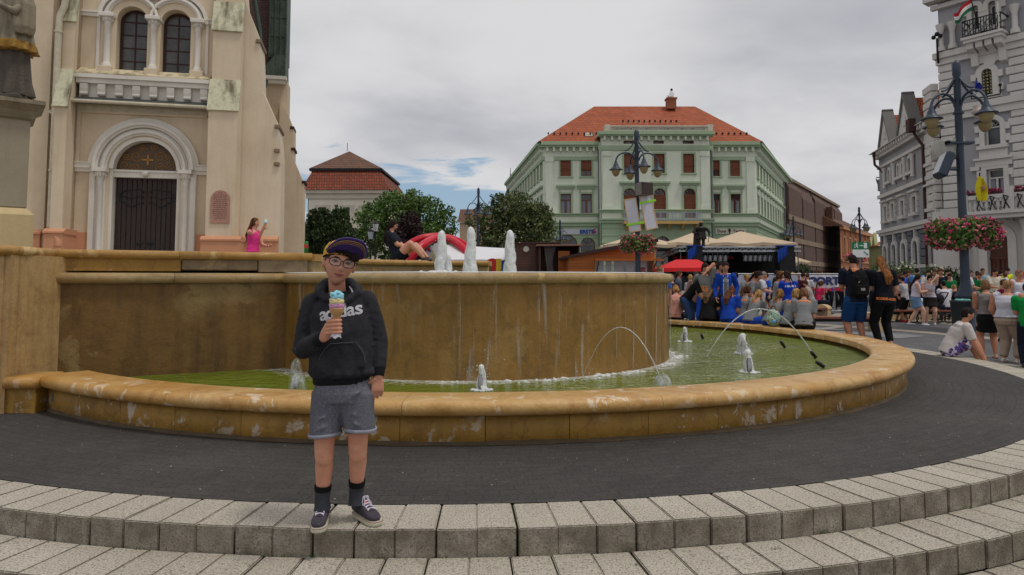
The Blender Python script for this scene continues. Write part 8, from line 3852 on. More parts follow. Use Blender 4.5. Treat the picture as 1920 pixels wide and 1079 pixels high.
def sneaker(pos,rz,tilt=0):
 root=empty('shoe',pos,rz,boy)
 oln=[(.0,-.135),(.026,-.13),(.043,-.108),(.047,-.075),(.042,-.03),(.036,.03),(.035,.08),(.028,.112),(.0,.124),(-.026,.112),(-.034,.08),(-.034,.03),(-.036,-.03),(-.040,-.075),(-.036,-.108),(-.022,-.13)]
 s=MB()
 n=len(oln)
 rows=[]
 for(z,k)in((0,.97),(.004,1.0),(.018,1.0),(.026,.985)):
  rows.append([Vector((x*k,y*k,z))for x,y in oln])
 vs=[p for r_ in rows for p in r_]
 s.add(vs,[(j*n+q,j*n+(q+1)%n,(j+1)*n+(q+1)%n,(j+1)*n+q)for j in range(3)for q in range(n)],True)
 s.add(rows[0],[tuple(range(n))],False)
 s.add(rows[3],[tuple(range(n))],False)
 s.build('sole',M_SOLE,root)
 s=MB()
 s.tube([Vector((x*1.0,y*1.0,.0225))for x,y in oln+oln[:1]],.0013,5)
 s.build('foxing_stripe',plain("dull_red_line",(150,84,84),.6),root)
 u=MB()
 u.sm=True
 loft(u,[(0,.112,.03),(0,.116,.06),(0,.112,.088)],[.02,.03,.026],[.014,.014,.008],X,12)
 cs=[(0,-.124,.034),(0,-.105,.038),(0,-.075,.043),(0,-.03,.052),(0,.02,.062),(0,.07,.062),(0,.105,.058),(0,.118,.055)]
 loft(u,cs,[.016,.034,.041,.038,.034,.032,.026,.014],[.010,.017,.022,.032,.042,.040,.036,.024],X,18)
 loft(u,[(0,.035,.05),(0,.045,.09),(0,.052,.105)],[.034,.034,.036],[.05,.05,.052],X,18)
 up_=to_obj(u,'upper',M_CANV,root,.004,3,.5)
 bv=BVHTree.FromPolygons([v.co for v in up_.data.vertices],[p.vertices for p in up_.data.polygons])
 def on(x,y,off=.002):
  h_=bv.ray_cast(Vector((x,y,.3)),Vector((0,0,-1)))
  return h_[0]+Vector((0,0,off))if h_[0]is not None else Vector((x,y,.08))
 for k in range(4):
  y0,y1=-.062+k*.021,-.046+k*.021
  for q in(-1,1):
   l=MB()
   pts=[on(-q*.024+q*.048*t,y0+(y1-y0)*t+.004*math.sin(t*5),.003)for t in(0,.2,.4,.6,.8,1)]
   l.tube(pts,.0032,6)
   l.build('lace',M_LACE,up_)
 l=MB()
 for q in(-1,1):
  pts=[on(q*.005,.012,.006),on(q*.022,.004,.010),on(q*.03,-.014,.008),on(q*.014,-.010,.010),on(q*.003,.010,.008)]
  l.tube(pts,.0026,6)
 l.build('lace',M_LACE,up_)
 tg=MB()
 a_=on(0,.030,.004)
 tg.cbox(-.013,.013,-.0035,.0,-.0115,.0115,.001,Matrix.Translation((0,-.006,.100))@Matrix.Rotation(R(-32),4,'X'))
 t_=tg.build('tongue_label',plain("pale_label",(206,186,196),.6),up_)
 tg=MB()
 tg.box(-.009,.009,-.0045,-.0036,-.004,.004,Matrix.Translation((0,-.006,.100))@Matrix.Rotation(R(-32),4,'X'))
 tg.build('label_mark',M_RED,t_)
 sm_=MB()
 sm_.tube([on(-.036,-.040,.0),on(-.022,-.062,.0006),on(0,-.072,.0006),on(.022,-.062,.0006),on(.036,-.040,0)],.0018,5)
 sm_.build('toe_seam',cloth((30,28,32)),up_)
 return root
sneaker(Vector((bp_(602,960).x,.012,.002)),R(4))
sneaker(Vector((bp_(680,950).x,.085,.002)),R(42))
Hm=MHb@Matrix.Scale(HS,4)
bvf=BVHTree.FromPolygons([v.co for v in body.data.vertices],[p.vertices for p in body.data.polygons])
def on_face(x,z,off=.0):
 o=Hm@Vector((x,-.3,z))
 d=(Hm.to_3x3()@Vector((0,1,0))).normalized()
 h_=bvf.ray_cast(o,d)
 return h_[0]-d*off
for q in(-1,1):
 c=on_face(q*.031,.003,0)+(Hm.to_3x3()@Vector((0,.0065,0)))
 eb=MB()
 eb.ball((0,0,0),(.0115,.0080,.0052),16,12,Matrix.Translation(c)@Hm.to_3x3().to_4x4())
 eye=eb.build('eye',Mat("eye_white_%d"%q,(176,160,152),.25).m,boy)
 eb=MB()
 fw=(Hm.to_3x3()@Vector((0,-1,0))).normalized()
 eb.ball((0,0,0),(.0062,.0026,.0054),14,8,Matrix.Translation(c+fw*.0075)@Hm.to_3x3().to_4x4())
 eb.build('iris',M_EYE,eye)
 eb=MB()
 pts=[on_face(q*(.031+.0145*math.cos(a)),.0035+.0068*math.sin(a),.0014)for a in[PI*k/8 for k in range(9)]]
 eb.tube(pts,.0019,6)
 eb.build('eyelid',hairmat((58,38,30)),eye)
 eb=MB()
 pts=[on_face(q*.013,.0205,.001),on_face(q*.025,.0265,.0012),on_face(q*.037,.0265,.0012),on_face(q*.049,.0185,.001)]
 eb.tube(pts,[.0026,.0038,.0034,.0016],7)
 eb.build('eyebrow',hairmat((58,38,30)),boy)
lp=MB()
sx=[-.0235,-.016,-.008,0,.008,.016,.0235]
lp.tube([on_face(x,-.0535+.10*abs(x)*abs(x)*40*.35-(.0005 if x==0 else 0),.0006)for x in sx],[.0012,.0024,.0032,.0028,.0032,.0024,.0012],7)
lp.tube([on_face(x,-.0608+.0075*(x/.0235)**2,.0006)for x in sx],[.001,.0028,.004,.0044,.004,.0028,.001],7)
lips=lp.build('lips',Mat("boy_lips",(166,88,80),.45).m,boy)
lp=MB()
lp.tube([on_face(x,-.0568+.0095*(x/.026)**2,.0022)for x in(-.021,-.016,-.009,0,.009,.016,.021)],.0009,5)
lp.build('mouth_line',Mat("mouth_line",(92,40,38),.6).m,lips)
np_=MB()
for q in(-1,1):
 np_.ball(on_face(q*.0065,-.0385,-.0005),(.003,.002,.0016),7,5)
np_.build('nostrils',Mat("nostril",(84,44,38),.8).m,boy)
gl=empty('glasses',(BX,BY,0))
tag(gl,'black rectangular glasses on the face of the boy in the hoodie','glasses')
g_=MB()
def rr2(cx,q):
 pts=[]
 for k in range(25):
  a=2*PI*k/24
  c,s=math.cos(a),math.sin(a)
  e=(abs(c)**3.2+abs(s)**3.2)**(-1/3.2)
  x=cx+.0265*c*e
  z=.0035+.0190*s*e+(.0015*q*c)
  pts.append(Hm@Vector((x,-.1035+abs(x)*.11+.0005,z)))
 return pts
for q in(-1,1):
 g_.tube(rr2(q*.0325,q),.0024,7)
 g_.tube([Hm@Vector((q*.058,-.098,.014)),Hm@Vector((q*.074,-.088,.013)),Hm@Vector((q*.080,-.02,.008)),Hm@Vector((q*.080,.012,.002))],[.003,.0032,.0022,.002],6)
g_.tube([Hm@Vector((-.008,-.103,.010)),Hm@Vector((0,-.106,.012)),Hm@Vector((.008,-.103,.010))],.0024,6)
g_.build('frame',Mat("black_acetate",(26,26,30),.25).m,gl)
m=Mat("spectacle_lens",(200,205,210),.03,0,.6)
m.set('Alpha',.10)
for q in(-1,1):
 l_=MB()
 l_.add(rr2(q*.0325,q)[:24],[tuple(range(24))],False)
 l_.build('lens',m.m,gl)
hr_=MB()
hr_.ball((0,.012,.022),(.0775,.096,.092),20,14,Hm)
hr_.ball((0,.045,-.02),(.066,.058,.06),14,10,Hm)
hr=to_obj(hr_,'hair',hairmat((66,48,38)),boy,.005,2,.5)
fr_=MB()
rnd=random.Random(12)
for k in range(58):
 t=k/57
 x=-.05+.112*t
 z0=.072+rnd.uniform(-.004,.004)
 lnn=(.020+.034*math.exp(-((x-.045)/.03)**2)+rnd.uniform(-.006,.008))
 pts=[Hm@Vector((x,-.082+abs(x)*.25,z0)),Hm@Vector((x+.006,-.099+abs(x)*.3,z0-lnn*.5)),Hm@Vector((x+.014+rnd.uniform(-.004,.006),-.096+abs(x)*.34,z0-lnn))]
 fr_.tube(pts,[.007,.0055,.0018],6)
fr_.build('fringe',hairmat((44,30,26)),hr)
cap=empty('cap',(BX,BY,0))
tag(cap,'yellow cap with a turned up purple peak striped in yellow, on the boy','cap')
Mc=Hm@Matrix.Translation((0,.010,.036))@Matrix.Rotation(R(12),4,'Z')@Matrix.Rotation(R(-12),4,'X')
c_=MB()
prof=[(.0885,-.012),(.0885,.012),(.084,.036),(.070,.058),(.045,.072),(.004,.078)]
c_.lathe(prof,40,M=Mc@Matrix.Diagonal((.97,1.12,1,1)),cap=False)
cr=c_.build('crown',plain("yellow_cap_cloth",(216,160,30),.8,0,.2,10),cap)
c_=MB()
c_.ball((0,0,.080),.007,8,6,Mc)
for k in range(6):
 a=k*PI/3+.3
 pts=[Mc@Vector((.97*r_*1.012*math.cos(a),1.12*r_*1.012*math.sin(a),z_+.0005))for r_,z_ in prof]
 c_.tube(pts,.0016,5)
c_.build('cap_seam',cloth((60,40,110)),cr)
def brim(u,v,off=0.0):
 a=u*R(64)
 bx_,by_=.087*math.sin(a),-.098*math.cos(a)
 ln=.092*(1-.50*u*u*u*u-.10*u*u)*v
 e=R(46)
 x=bx_*(1+.30*v)
 y=by_-ln*math.cos(e)
 z=-.006+ln*math.sin(e)-.018*u*u*v-.004*u*u
 return Mc@Vector((x,y+off*math.sin(e),z+off*math.cos(e)))
def brim_mesh(v0,v1,o0,o1,nu=28,nv=6):
 b_=MB()
 vs=[]
 for o in(o0,o1):
  for j in range(nv+1):
   for i in range(nu+1):
    vs.append(brim(-1+2*i/nu,v0+(v1-v0)*j/nv,o))
 w_=nu+1
 blk=w_*(nv+1)
 fs=[]
 for k in(0,1):
  for j in range(nv):
   for i in range(nu):
    a=k*blk+j*w_+i
    fs.append((a,a+1,a+w_+1,a+w_))
 ed=[i for i in range(w_)]+[j*w_+nu for j in range(1,nv+1)]+[nv*w_+i for i in range(nu-1,-1,-1)]+[j*w_ for j in range(nv-1,0,-1)]
 for a,b in zip(ed,ed[1:]+ed[:1]):
  fs.append((a,b,blk+b,blk+a))
 b_.add(vs,fs,True)
 return b_
pk_=brim_mesh(0,1,-.0015,.002).build('peak',plain("purple_peak_cloth",(54,34,98),.75,0,.3,14),cap)
for v0,v1 in((.62,.635),(.71,.73),(.80,.84)):
 brim_mesh(v0,v1,-.0024,-.0016,28,1).build('piping',plain("yellow_piping",(206,156,40),.7),pk_)
b_=MB()
b_.tube([brim(-1+2*i/28,1.0,.0003)for i in range(29)],.0026,6)
b_.build('peak_edge',plain("violet_edge",(92,78,150),.7),pk_)
ice=empty('ice_cream',(BX,BY,0))
tag(ice,'blue, yellow and purple soft ice cream in a wafer cone held by the boy','ice cream')
cb=cone_b
ct=bp_(631.5,586,-.275)
i_=MB()
d=(ct-cb).normalized()
q_=d.to_track_quat('Z','Y').to_matrix().to_4x4()
Mi=Matrix.Translation(ct)@q_
i_.lathe([(.010,-.12),(.020,-.02),(.024,-.012),(.0345,.0),(.036,.018),(.037,.022),(.034,.023)],28,M=Mi)
for k in range(5):
 i_.lathe([(.0352,.002+.0036*k),(.0372,.0036+.0036*k),(.0356,.0052+.0036*k)],28,M=Mi,cap=False)
m=plain("wafer",(206,160,106),.7,0,.4,30)
i_.build('cone',m,ice)
def swirl(z0,z1,r0,r1,turns,name,colr,seed,xo=0):
 s=MB()
 pts,rr_=[],[]
 n=44
 for k in range(n+1):
  t=k/n
  a=seed+t*turns*2*PI
  r=r0+(r1-r0)*t
  pts.append(Mi@Vector((r*math.cos(a)+xo*t,r*math.sin(a),z0+(z1-z0)*t)))
  rr_.append(.0155-.004*t)
 s.tube(pts,rr_,10)
 s.lathe([(r0+.011,z0-.010),(r0+.012,(z0+z1)/2),(max(.004,r1+.006),z1+.004)],20,M=Mi)
 for k in range(16):
  a=k*.9
  t=(k%5)/5
  s.ball(Mi@Vector(((r0+.008)*math.cos(a),(r0+.008)*math.sin(a),z0+(z1-z0)*t)),(.010,.009,.006),7,5)
 to_obj(s,name,colr,ice,.0035,2,.4)
mk=lambda n_,c:plain(n_,c,.45,0,.25,40,bump=.0006)
swirl(.028,.048,.024,.024,1.2,'scoop',mk("purple_ice",(206,146,188)),1)
swirl(.050,.072,.0235,.0225,1.3,'scoop',mk("yellow_ice",(222,206,150)),2)
swirl(.076,.106,.0215,.006,1.8,'scoop',mk("blue_ice",(140,206,222)),3,.012)
nap=MB()
vs=[]
for j in range(9):
 for i in range(11):
  a=R(-160+26*i)
  r=.016+.010*(j/8)+.004*math.sin(i*2.1+j)
  p=cb+Vector((r*math.cos(a),-.012+r*math.sin(a)*.8,.012-.058*j/8+.006*math.sin(i*1.7)))
  vs.append(p)
nap.add(vs,[(j*11+i,j*11+i+1,(j+1)*11+i+1,(j+1)*11+i)for j in range(8)for i in range(10)],True)
np2=empty('napkin',(BX,BY,0))
tag(np2,'white paper napkin wrapped round the tip of the cone in the hand of the boy','napkin')
nap.build('paper',plain("white_tissue",(206,204,214),.8,0,.15,20),np2)
# everybody else
GT,BLUE,BLK,WHT,NAVY=(128,130,132),(26,68,170),(24,24,27),(214,214,224),(26,32,50)
SK1,SK2,SK3=(206,156,130),(188,132,104),(222,178,154)
BRN,DBR,BLD,BLK_H,GRYH=(92,62,44),(52,36,30),(186,142,88),(30,24,24),(140,112,84)
def gnd(x,y):
 r=math.hypot(x-FCX,y-FCY)
 return 0.0 if r<8.5 else(-.15 if r<8.8 and y<10 else max(gz(x,y),-.45))
def rimspot(px,r=6.5):
 k=(px-960)/FPX
 a,b,c=k*k+1,-2*(k*FCX+FCY),FCX**2+FCY**2-r*r
 Y=(-b+math.sqrt(b*b-4*a*c))/(2*a)
 return k*Y,Y
def out(x,y,turn=0):
 dx,dy=x-FCX,y-FCY
 return math.degrees(math.atan2(dx,-dy))+turn
def S_(label,px,turn,H_,**k):
 x,y=rimspot(px,k.pop('r',6.48))
 return person(label,x,y,.365,out(x,y,turn),H_,pose=k.pop('pose','sit'),group='people sitting on the basin rim',**k)
def D_(label,px,Y,rz,H_,**k):
 x=P(px,500,Y).x
 return person(label,x,Y,gnd(x,Y),rz,H_,**k)
a=S_('woman in a salmon pink top seated on the far rim looking at her phone',1264,14,1.62,lean=14,head=(34,30),hands=('hold','phone'),top=('tee',(222,158,142)),bottom=('trousers',(40,46,66)),hair=('bob',(176,128,78)),build=1.12,fem=True,pose='sitout')
phone(a,'dark phone in the hands of the woman in salmon pink')
a=S_('heavy woman in a black top with long light brown hair seated on the rim',1326,10,1.66,lean=16,head=(22,36),hands=('lap','lap'),top=('tee',(28,26,28)),bottom=('trousers',BLK),hair=('long',(128,96,68)),build=1.32,fem=True)
S_('curly haired girl in a bright blue top seated with an arm round her back',1364,6,1.60,lean=20,side=6,head=(20,16),hands=('lap','lap'),top=('tee',BLUE),bottom=('trousers',BLUE),hair=('curly',(106,66,48)),build=1.15,fem=True)
a=S_('girl in a grey shirt with an orange patch hugging the curly haired girl',1383,12,1.64,r=6.85,lean=24,side=-8,head=(14,-30),hands=((.16,-.06,-.05),'lap'),top=('tee',GT),bottom=('shorts',BLUE),hair=('pony',BRN),fem=True)
back_print(a,'EVELIN',.085,.78,tilt=-6,dx=.02)
a=S_('fair haired girl in grey shirt and blue shorts leaning forward on the rim',1404,8,1.58,lean=34,head=(30,24),hands=('knee','knee'),top=('tee',GT),bottom=('shorts',BLUE),hair=('pony',BLD),fem=True)
back_print(a,'TIMI',.09,.84)
b_=a
a=S_('girl with a very long dark blond ponytail leaning forward in a grey shirt',1441,10,1.64,lean=38,head=(-6,34),hands=('knee','knee'),top=('tee',GT),bottom=('shorts',BLUE),hair=('pony',(142,104,62)),fem=True,face=True)
back_print(a,'ZITA',.08,.84)
a=S_('short haired blond girl in grey shirt seated beside the patterned backpack',1474,12,1.56,lean=24,head=(20,-10),hands=('lap','lap'),top=('tee',GT),bottom=('shorts',BLK),hair=('bob',BLD),fem=True)
back_print(a,'DORKA',.075,.86)
a=S_('girl in grey shirt and black shorts at the end of the row holding a phone',1504,52,1.68,lean=30,head=(36,8),hands=('hold','phone'),top=('tee',GT),bottom=('shorts',BLK),hair=('bob',(120,86,58)),fem=True,build=1.06,pose='sitout')
back_print(a,'PANNI',.085,.86)
phone(a,'blue phone in the hands of the last girl in the row',(40,50,130))
x,y=rimspot(1448,6.36)
root=empty('backpack',(x,y,.37),R(out(x,y)))
tag(root,'mint backpack with a brown flower pattern standing on the rim between two girls','backpack')
m=Mat("flowered_cloth",(150,190,170),.8)
m.var(16,1.0,(130,62,44),a=.56,b=.59,detail=2)
m.var(22,1.0,(222,214,190),a=.60,b=.62,detail=2,loc=(5,0,0))
mb=MB()
mb.ball((0,0,.17),(.17,.11,.19),16,12)
mb.ball((0,.06,.12),(.13,.08,.11),12,9)
to_obj(mb,'bag',m.m,root,.012,3)
mb=MB()
mb.tube([(-.1,.0,.3),(-.04,.0,.42),(.05,0,.40),(.1,0,.3)],.014,7)
mb.tube([(.05,-.0,.34),(.2,-.05,.44),(.3,-.05,.52)],.014,6)
mb.build('strap',cloth((120,70,50)),root)
mb=MB()
mb.ball((-.13,.1,.1),.045,10,8)
mb.build('pompom',cloth((110,170,220)),root)
D_('person in dark clothes with a bun bending over the seated women',1284,16.6,60,1.66,lean=42,head=(20,0),hands=('fwd','fwd'),top=('tee',BLK),bottom=('trousers',(50,70,110)),hair=('bun',DBR),fem=True)
D_('boy in a cap half hidden behind the bending person',1306,17.4,-20,1.55,head=(20,0),top=('tee',(150,120,110)),bottom=('trousers',NAVY),hair=('cap',(60,50,46)))
a=D_('girl with a high ponytail in a grey shirt with orange print holding her ear',1322,16.3,-28,1.74,head=(24,30),hands=('hip','ear'),top=('tee',GT),bottom=('trousers',BLUE),hair=('pony',DBR),fem=True,face=True)
back_print(a,'83',.17,.42,sidev=-1,tilt=8)
a=D_('tall girl in grey shirt with orange print standing behind the zipped jacket girl',1344,16.8,20,1.78,head=(12,10),hands=('relax','relax'),top=('tee',GT),bottom=('trousers',BLUE),hair=('pony',DBR),fem=True,face=True)
back_print(a,'21',.16,.3,sidev=-1)
a=D_('girl in an open blue and white track jacket facing the fountain',1359,16.2,-12,1.76,head=(16,4),hands=('relax','pocket'),top=('long',BLUE),bottom=('trousers',(30,50,120)),hair=('short',DBR),fem=True,face=True)
back_patch(a,.07,.46,.48,cloth(GT),sidev=-1,name='open_front')
back_patch(a,.016,.5,.5,M_WHP,dx=-.05,sidev=-1,name='white_piping')
back_patch(a,.016,.5,.5,M_WHP,dx=.05,sidev=-1,name='white_piping')
D_('dark haired girl in grey bending down towards the seated row',1392,16.7,46,1.68,lean=40,head=(24,-20),hands=('relax','relax'),top=('tee',GT),bottom=('trousers',(60,80,130)),hair=('pony',DBR),fem=True)
D_('grey haired man in a white shirt standing side on behind the girls',1425,22,62,1.70,head=(16,0),hands=('hold','hold'),top=('polo',(206,206,216)),bottom=('trousers',(112,112,108)),hair=('short',(150,140,132)),build=1.1)
a=D_('girl with braids and yellow sunglasses on her head in a grey polo shirt',1455,18.0,52,1.74,head=(6,20),hands=('hold','relax'),top=('polo',(140,142,142)),bottom=('trousers',BLUE),hair=('braid',BRN),fem=True,face=True)
mb=MB()
Hm_=a['MH']@Matrix.Scale(a['hs'],4)
for q in(-1,1):
 mb.ball((q*.04,-.055,.105),(.03,.012,.02),10,8,Hm_)
 mb.tube([Hm_@Vector((q*.065,-.05,.1)),Hm_@Vector((q*.085,.02,.05))],.004,5)
carry('sunglasses','yellow mirrored sunglasses pushed up on the hair of the girl with braids','sunglasses',[('frame',mb,plain("yellow_mirror",(236,160,30),.2,.3))],a)
a=D_('girl seen from behind in a royal blue track jacket with white lettering',1480,17.6,196,1.76,head=(4,30),hands=('hold','hold'),top=('long',(24,60,176)),bottom=('trousers',(24,60,176)),hair=('braid',DBR),fem=True,build=1.12)
back_print(a,'HALADAS',.075,.80,M_WHP)
for i in(0,):
 b,c,d=a['arms'][1-i]
 mb=MB()
 o=(b-a['sp'](.9)).normalized()*.072
 mb.tube([b+o+Vector((0,0,.02)),b.lerp(c,.5)+o*.95,c+o*.85],.014,5,flat=(tuple(o.normalized()),.3))
 mb.build('sleeve_stripe',M_WHP,a['shirt'])
D_('small boy with cropped hair looking down beside the drum',1236,16.5,-10,1.66,head=(26,0),top=('tee',(60,110,190)),bottom=('shorts',NAVY),hair=('short',(120,92,66)),face=True)
D_('blond child in front of the orange hut',1146,24,200,1.50,head=(6,0),top=('tee',BLK),bottom=('shorts',NAVY),hair=('bob',(200,170,120)))
D_('second fair child beside the blond one in front of the orange hut',1167,23.4,-30,1.48,head=(14,0),top=('tee',(150,120,110)),bottom=('shorts',NAVY),hair=('short',(176,130,90)))
a=D_('broad man in navy shirt and blue shorts with a black backpack, seen from behind',1603,13.7,178,1.84,lean=4,head=(18,0),hands=('hold','hold'),top=('tee',NAVY),bottom=('shorts',(26,66,116)),hair=('short',(40,32,30)),tone=SK2,build=1.12,vox=.012)
MA=a
mb=MB()
mb.ball((0,.07,1.24),(.175,.11,.29),18,14)
mb.cbox(-.15,.15,.0,.13,.99,1.46,.05)
mb.cbox(-.13,.13,.12,.19,1.02,1.24,.03)
mb.cbox(-.12,.12,.13,.17,1.29,1.40,.02)
mb.v=[(v[0],v[1]+.12,v[2])for v in mb.v]
st_=MB()
for s in(-1,1):
 st_.tube([(s*.12,.15,1.46),(s*.11,.03,1.54),(s*.12,-.10,1.46),(s*.13,-.13,1.25),(s*.15,.0,1.08),(s*.15,.14,1.04)],.022,7)
tg_=MB()
tg_.box(-.04,.04,.312,.315,1.12,1.17)
tg_.tube([(.06,.315,1.3),(.085,.318,1.27)],.008,5)
carry('backpack','black backpack with a pale badge on the back of the broad man','backpack',[('bag',mb,cloth((22,22,24))),('strap',st_,cloth((18,18,20))),('badge',tg_,M_GYP)],a)
back_print(a,'KAPITANY',.05,.955,dx=0)
a=D_('woman with reddish long hair in a black shirt with orange lettering, back turned',1655,13.5,186,1.80,lean=2,head=(14,-28),hands=('relax','hold'),top=('tee',(20,24,34)),bottom=('crop',(20,20,23)),hair=('long',(142,92,52)),tone=SK1,fem=True,build=1.12,vox=.012,shoes=(190,140,116))
back_print(a,'ORSI',.10,.80,tilt=8,dx=-.04)
back_print(a,'KODE-ALGYO',.062,.04,tilt=4)
a=D_('girl with very long dark hair in white top and denim skirt',1714,21.8,60,1.62,head=(10,20),hands=('phone','phone'),top=('tank',(206,200,212)),bottom=('skirt',(112,142,176)),hair=('long',DBR),tone=SK3,fem=True,build=1.1,pose='walk',shoes=(220,220,226))
phone(a,'phone held between the two girls in white tops',(40,30,34))
D_('girl in white top and black skirt leaning on her friend in denim',1741,21.9,-28,1.60,head=(24,20),hands=('hold','ear'),top=('tank',(206,198,210)),bottom=('skirt',(38,34,32)),hair=('pony',BLK_H),tone=SK3,fem=True,build=1.12,shoes=(220,220,226),face=True)
x,y=7.64,12.16
a=person('man in a pale shirt and purple patterned shorts sitting low on the outer kerb',x,y,.0,72,1.72,pose='sitlow',lean=30,head=(8,6),hands=('knee','knee'),top=('tee',(206,198,194)),bottom=None,hair=('short',(40,32,30)),tone=SK2,build=1.08,vox=.010,shoes=(196,180,176),seat=0.0,face=True)
back_print(a,'HUNGARY',.07,.82,M_GYP,tilt=0)
m=Mat("patterned_swim_shorts",(88,70,140),.8)
m.var(12,1.0,(206,204,216),a=.52,b=.56,detail=3)
m.var(9,1.0,(40,36,80),a=.54,b=.58,detail=3,loc=(4,0,0))
m.var(14,.9,(150,70,90),a=.60,b=.63,loc=(8,0,0))
mb=MB()
h_=a['h']
loft(mb,[a['pel']-a['up']*.03,a['pel'],a['sp'](.12)],[.165,.175,.16],[.12,.13,.115],a['xs'])
for(p,k,f)in a['legs']:
 seg(mb,p,.105,p.lerp(k,.5),.098)
 seg(mb,p.lerp(k,.5),.098,p.lerp(k,.95),.088,False)
to_obj(mb,'shorts',m.m,a['root'],.010,2)
a=D_('woman in a grey sleeveless top and black skirt with a dark rucksack',1848,14.3,160,1.62,head=(8,10),hands=('hold','hold'),top=('tank',(126,120,118)),bottom=('skirt',(24,24,26)),hair=('bob',(128,98,68)),tone=SK2,fem=True,build=1.18,vox=.012,shoes=(190,150,130))
mb=MB()
mb.ball((-.10,.2,1.13),(.13,.10,.20),14,10)
s_=MB()
s_.tube([(-.12,.16,1.3),(-.13,.02,1.38),(-.13,-.12,1.24),(-.12,.02,1.0)],.014,6)
carry('rucksack','small dark rucksack on the back of the woman in grey','rucksack',[('bag',mb,cloth((40,42,52))),('strap',s_,cloth((30,30,36)))],a)
a=D_('stout older woman in a white sleeveless top and beige trousers with short fair hair',1886,13.7,118,1.62,lean=0,head=(2,0),hands=('relax','relax'),top=('tank',(206,206,218)),bottom=('crop',(172,152,136)),hair=('short',(168,132,94)),tone=SK2,fem=True,build=1.42,vox=.012,shoes=(206,196,186),face=True)
mb=MB()
mb.cbox(-.05,.05,-.16,.17,.82,1.16,.04,Matrix.Translation((-.34,.02,0)))
s_=MB()
s_.tube([(-.34,-.12,1.14),(-.2,-.03,1.36),(-.16,.04,1.38),(-.34,.14,1.14)],.012,6)
carry('handbag','grey shoulder bag hanging beside the woman in white','handbag',[('bag',mb,cloth((140,140,136))),('strap',s_,cloth((110,110,106)))],a)
a=D_('person in a bright green shirt at the right edge',1925,13.0,150,1.60,head=(4,0),hands=('relax','hold'),top=('tee',(18,136,62)),bottom=('trousers',NAVY),hair=('short',(70,34,40)),build=1.12,vox=.012)
back_print(a,'BI',.12,.78,M_WHP)
mb=MB()
mb.ball((-.26,.0,.74),(.09,.13,.15),12,9)
s_=MB()
s_.tube([(-.26,0,.86),(-.16,.16,1.1),(.06,.15,1.32)],.012,6)
carry('handbag','black bag at the hip of the person in green','handbag',[('bag',mb,cloth((24,24,26))),('strap',s_,cloth((20,20,22)))],a)
D_('boy in a maroon shirt behind the women at the right',1871,17.2,60,1.56,head=(20,0),hands=('hold','hold'),top=('tee',(112,28,52)),bottom=('shorts',NAVY),hair=('short',BRN),tone=SK2,face=True)
D_('tanned man in a white sleeveless shirt facing the fountain at the right edge',1905,18.4,10,1.78,head=(2,0),hands=('down','down'),top=('tank',(214,214,224)),bottom=('trousers',(70,74,90)),hair=('short',(150,110,90)),tone=SK2,build=1.2,face=True)
D_('man in a white T-shirt sitting with his back turned on the long bench',1772,22.95,180,1.72,pose='sit',lean=10,hands=('lap','lap'),top=('tee',(214,212,220)),bottom=('trousers',(60,76,100)),hair=('short',BLK_H),seat=.46)
D_('person in black slumped beside the seated man in white on the long bench',1795,22.95,170,1.62,pose='sit',lean=28,head=(30,0),hands=('lap','lap'),top=('tee',(34,28,34)),bottom=('trousers',BLK),hair=('short',(170,130,90)),seat=.46)
D_('girl in black shorts left of the girl in denim',1682,23.4,20,1.62,hands=('relax','relax'),top=('tee',(34,32,36)),bottom=('shorts',BLK),hair=('pony',BRN),fem=True)
D_('child in white shirt and red shoes near the girl in denim',1695,23.0,-150,1.52,hands=('hold','hold'),top=('tee',(190,186,190)),bottom=('shorts',BLK),hair=('short',BLK_H),shoes=(196,50,60))
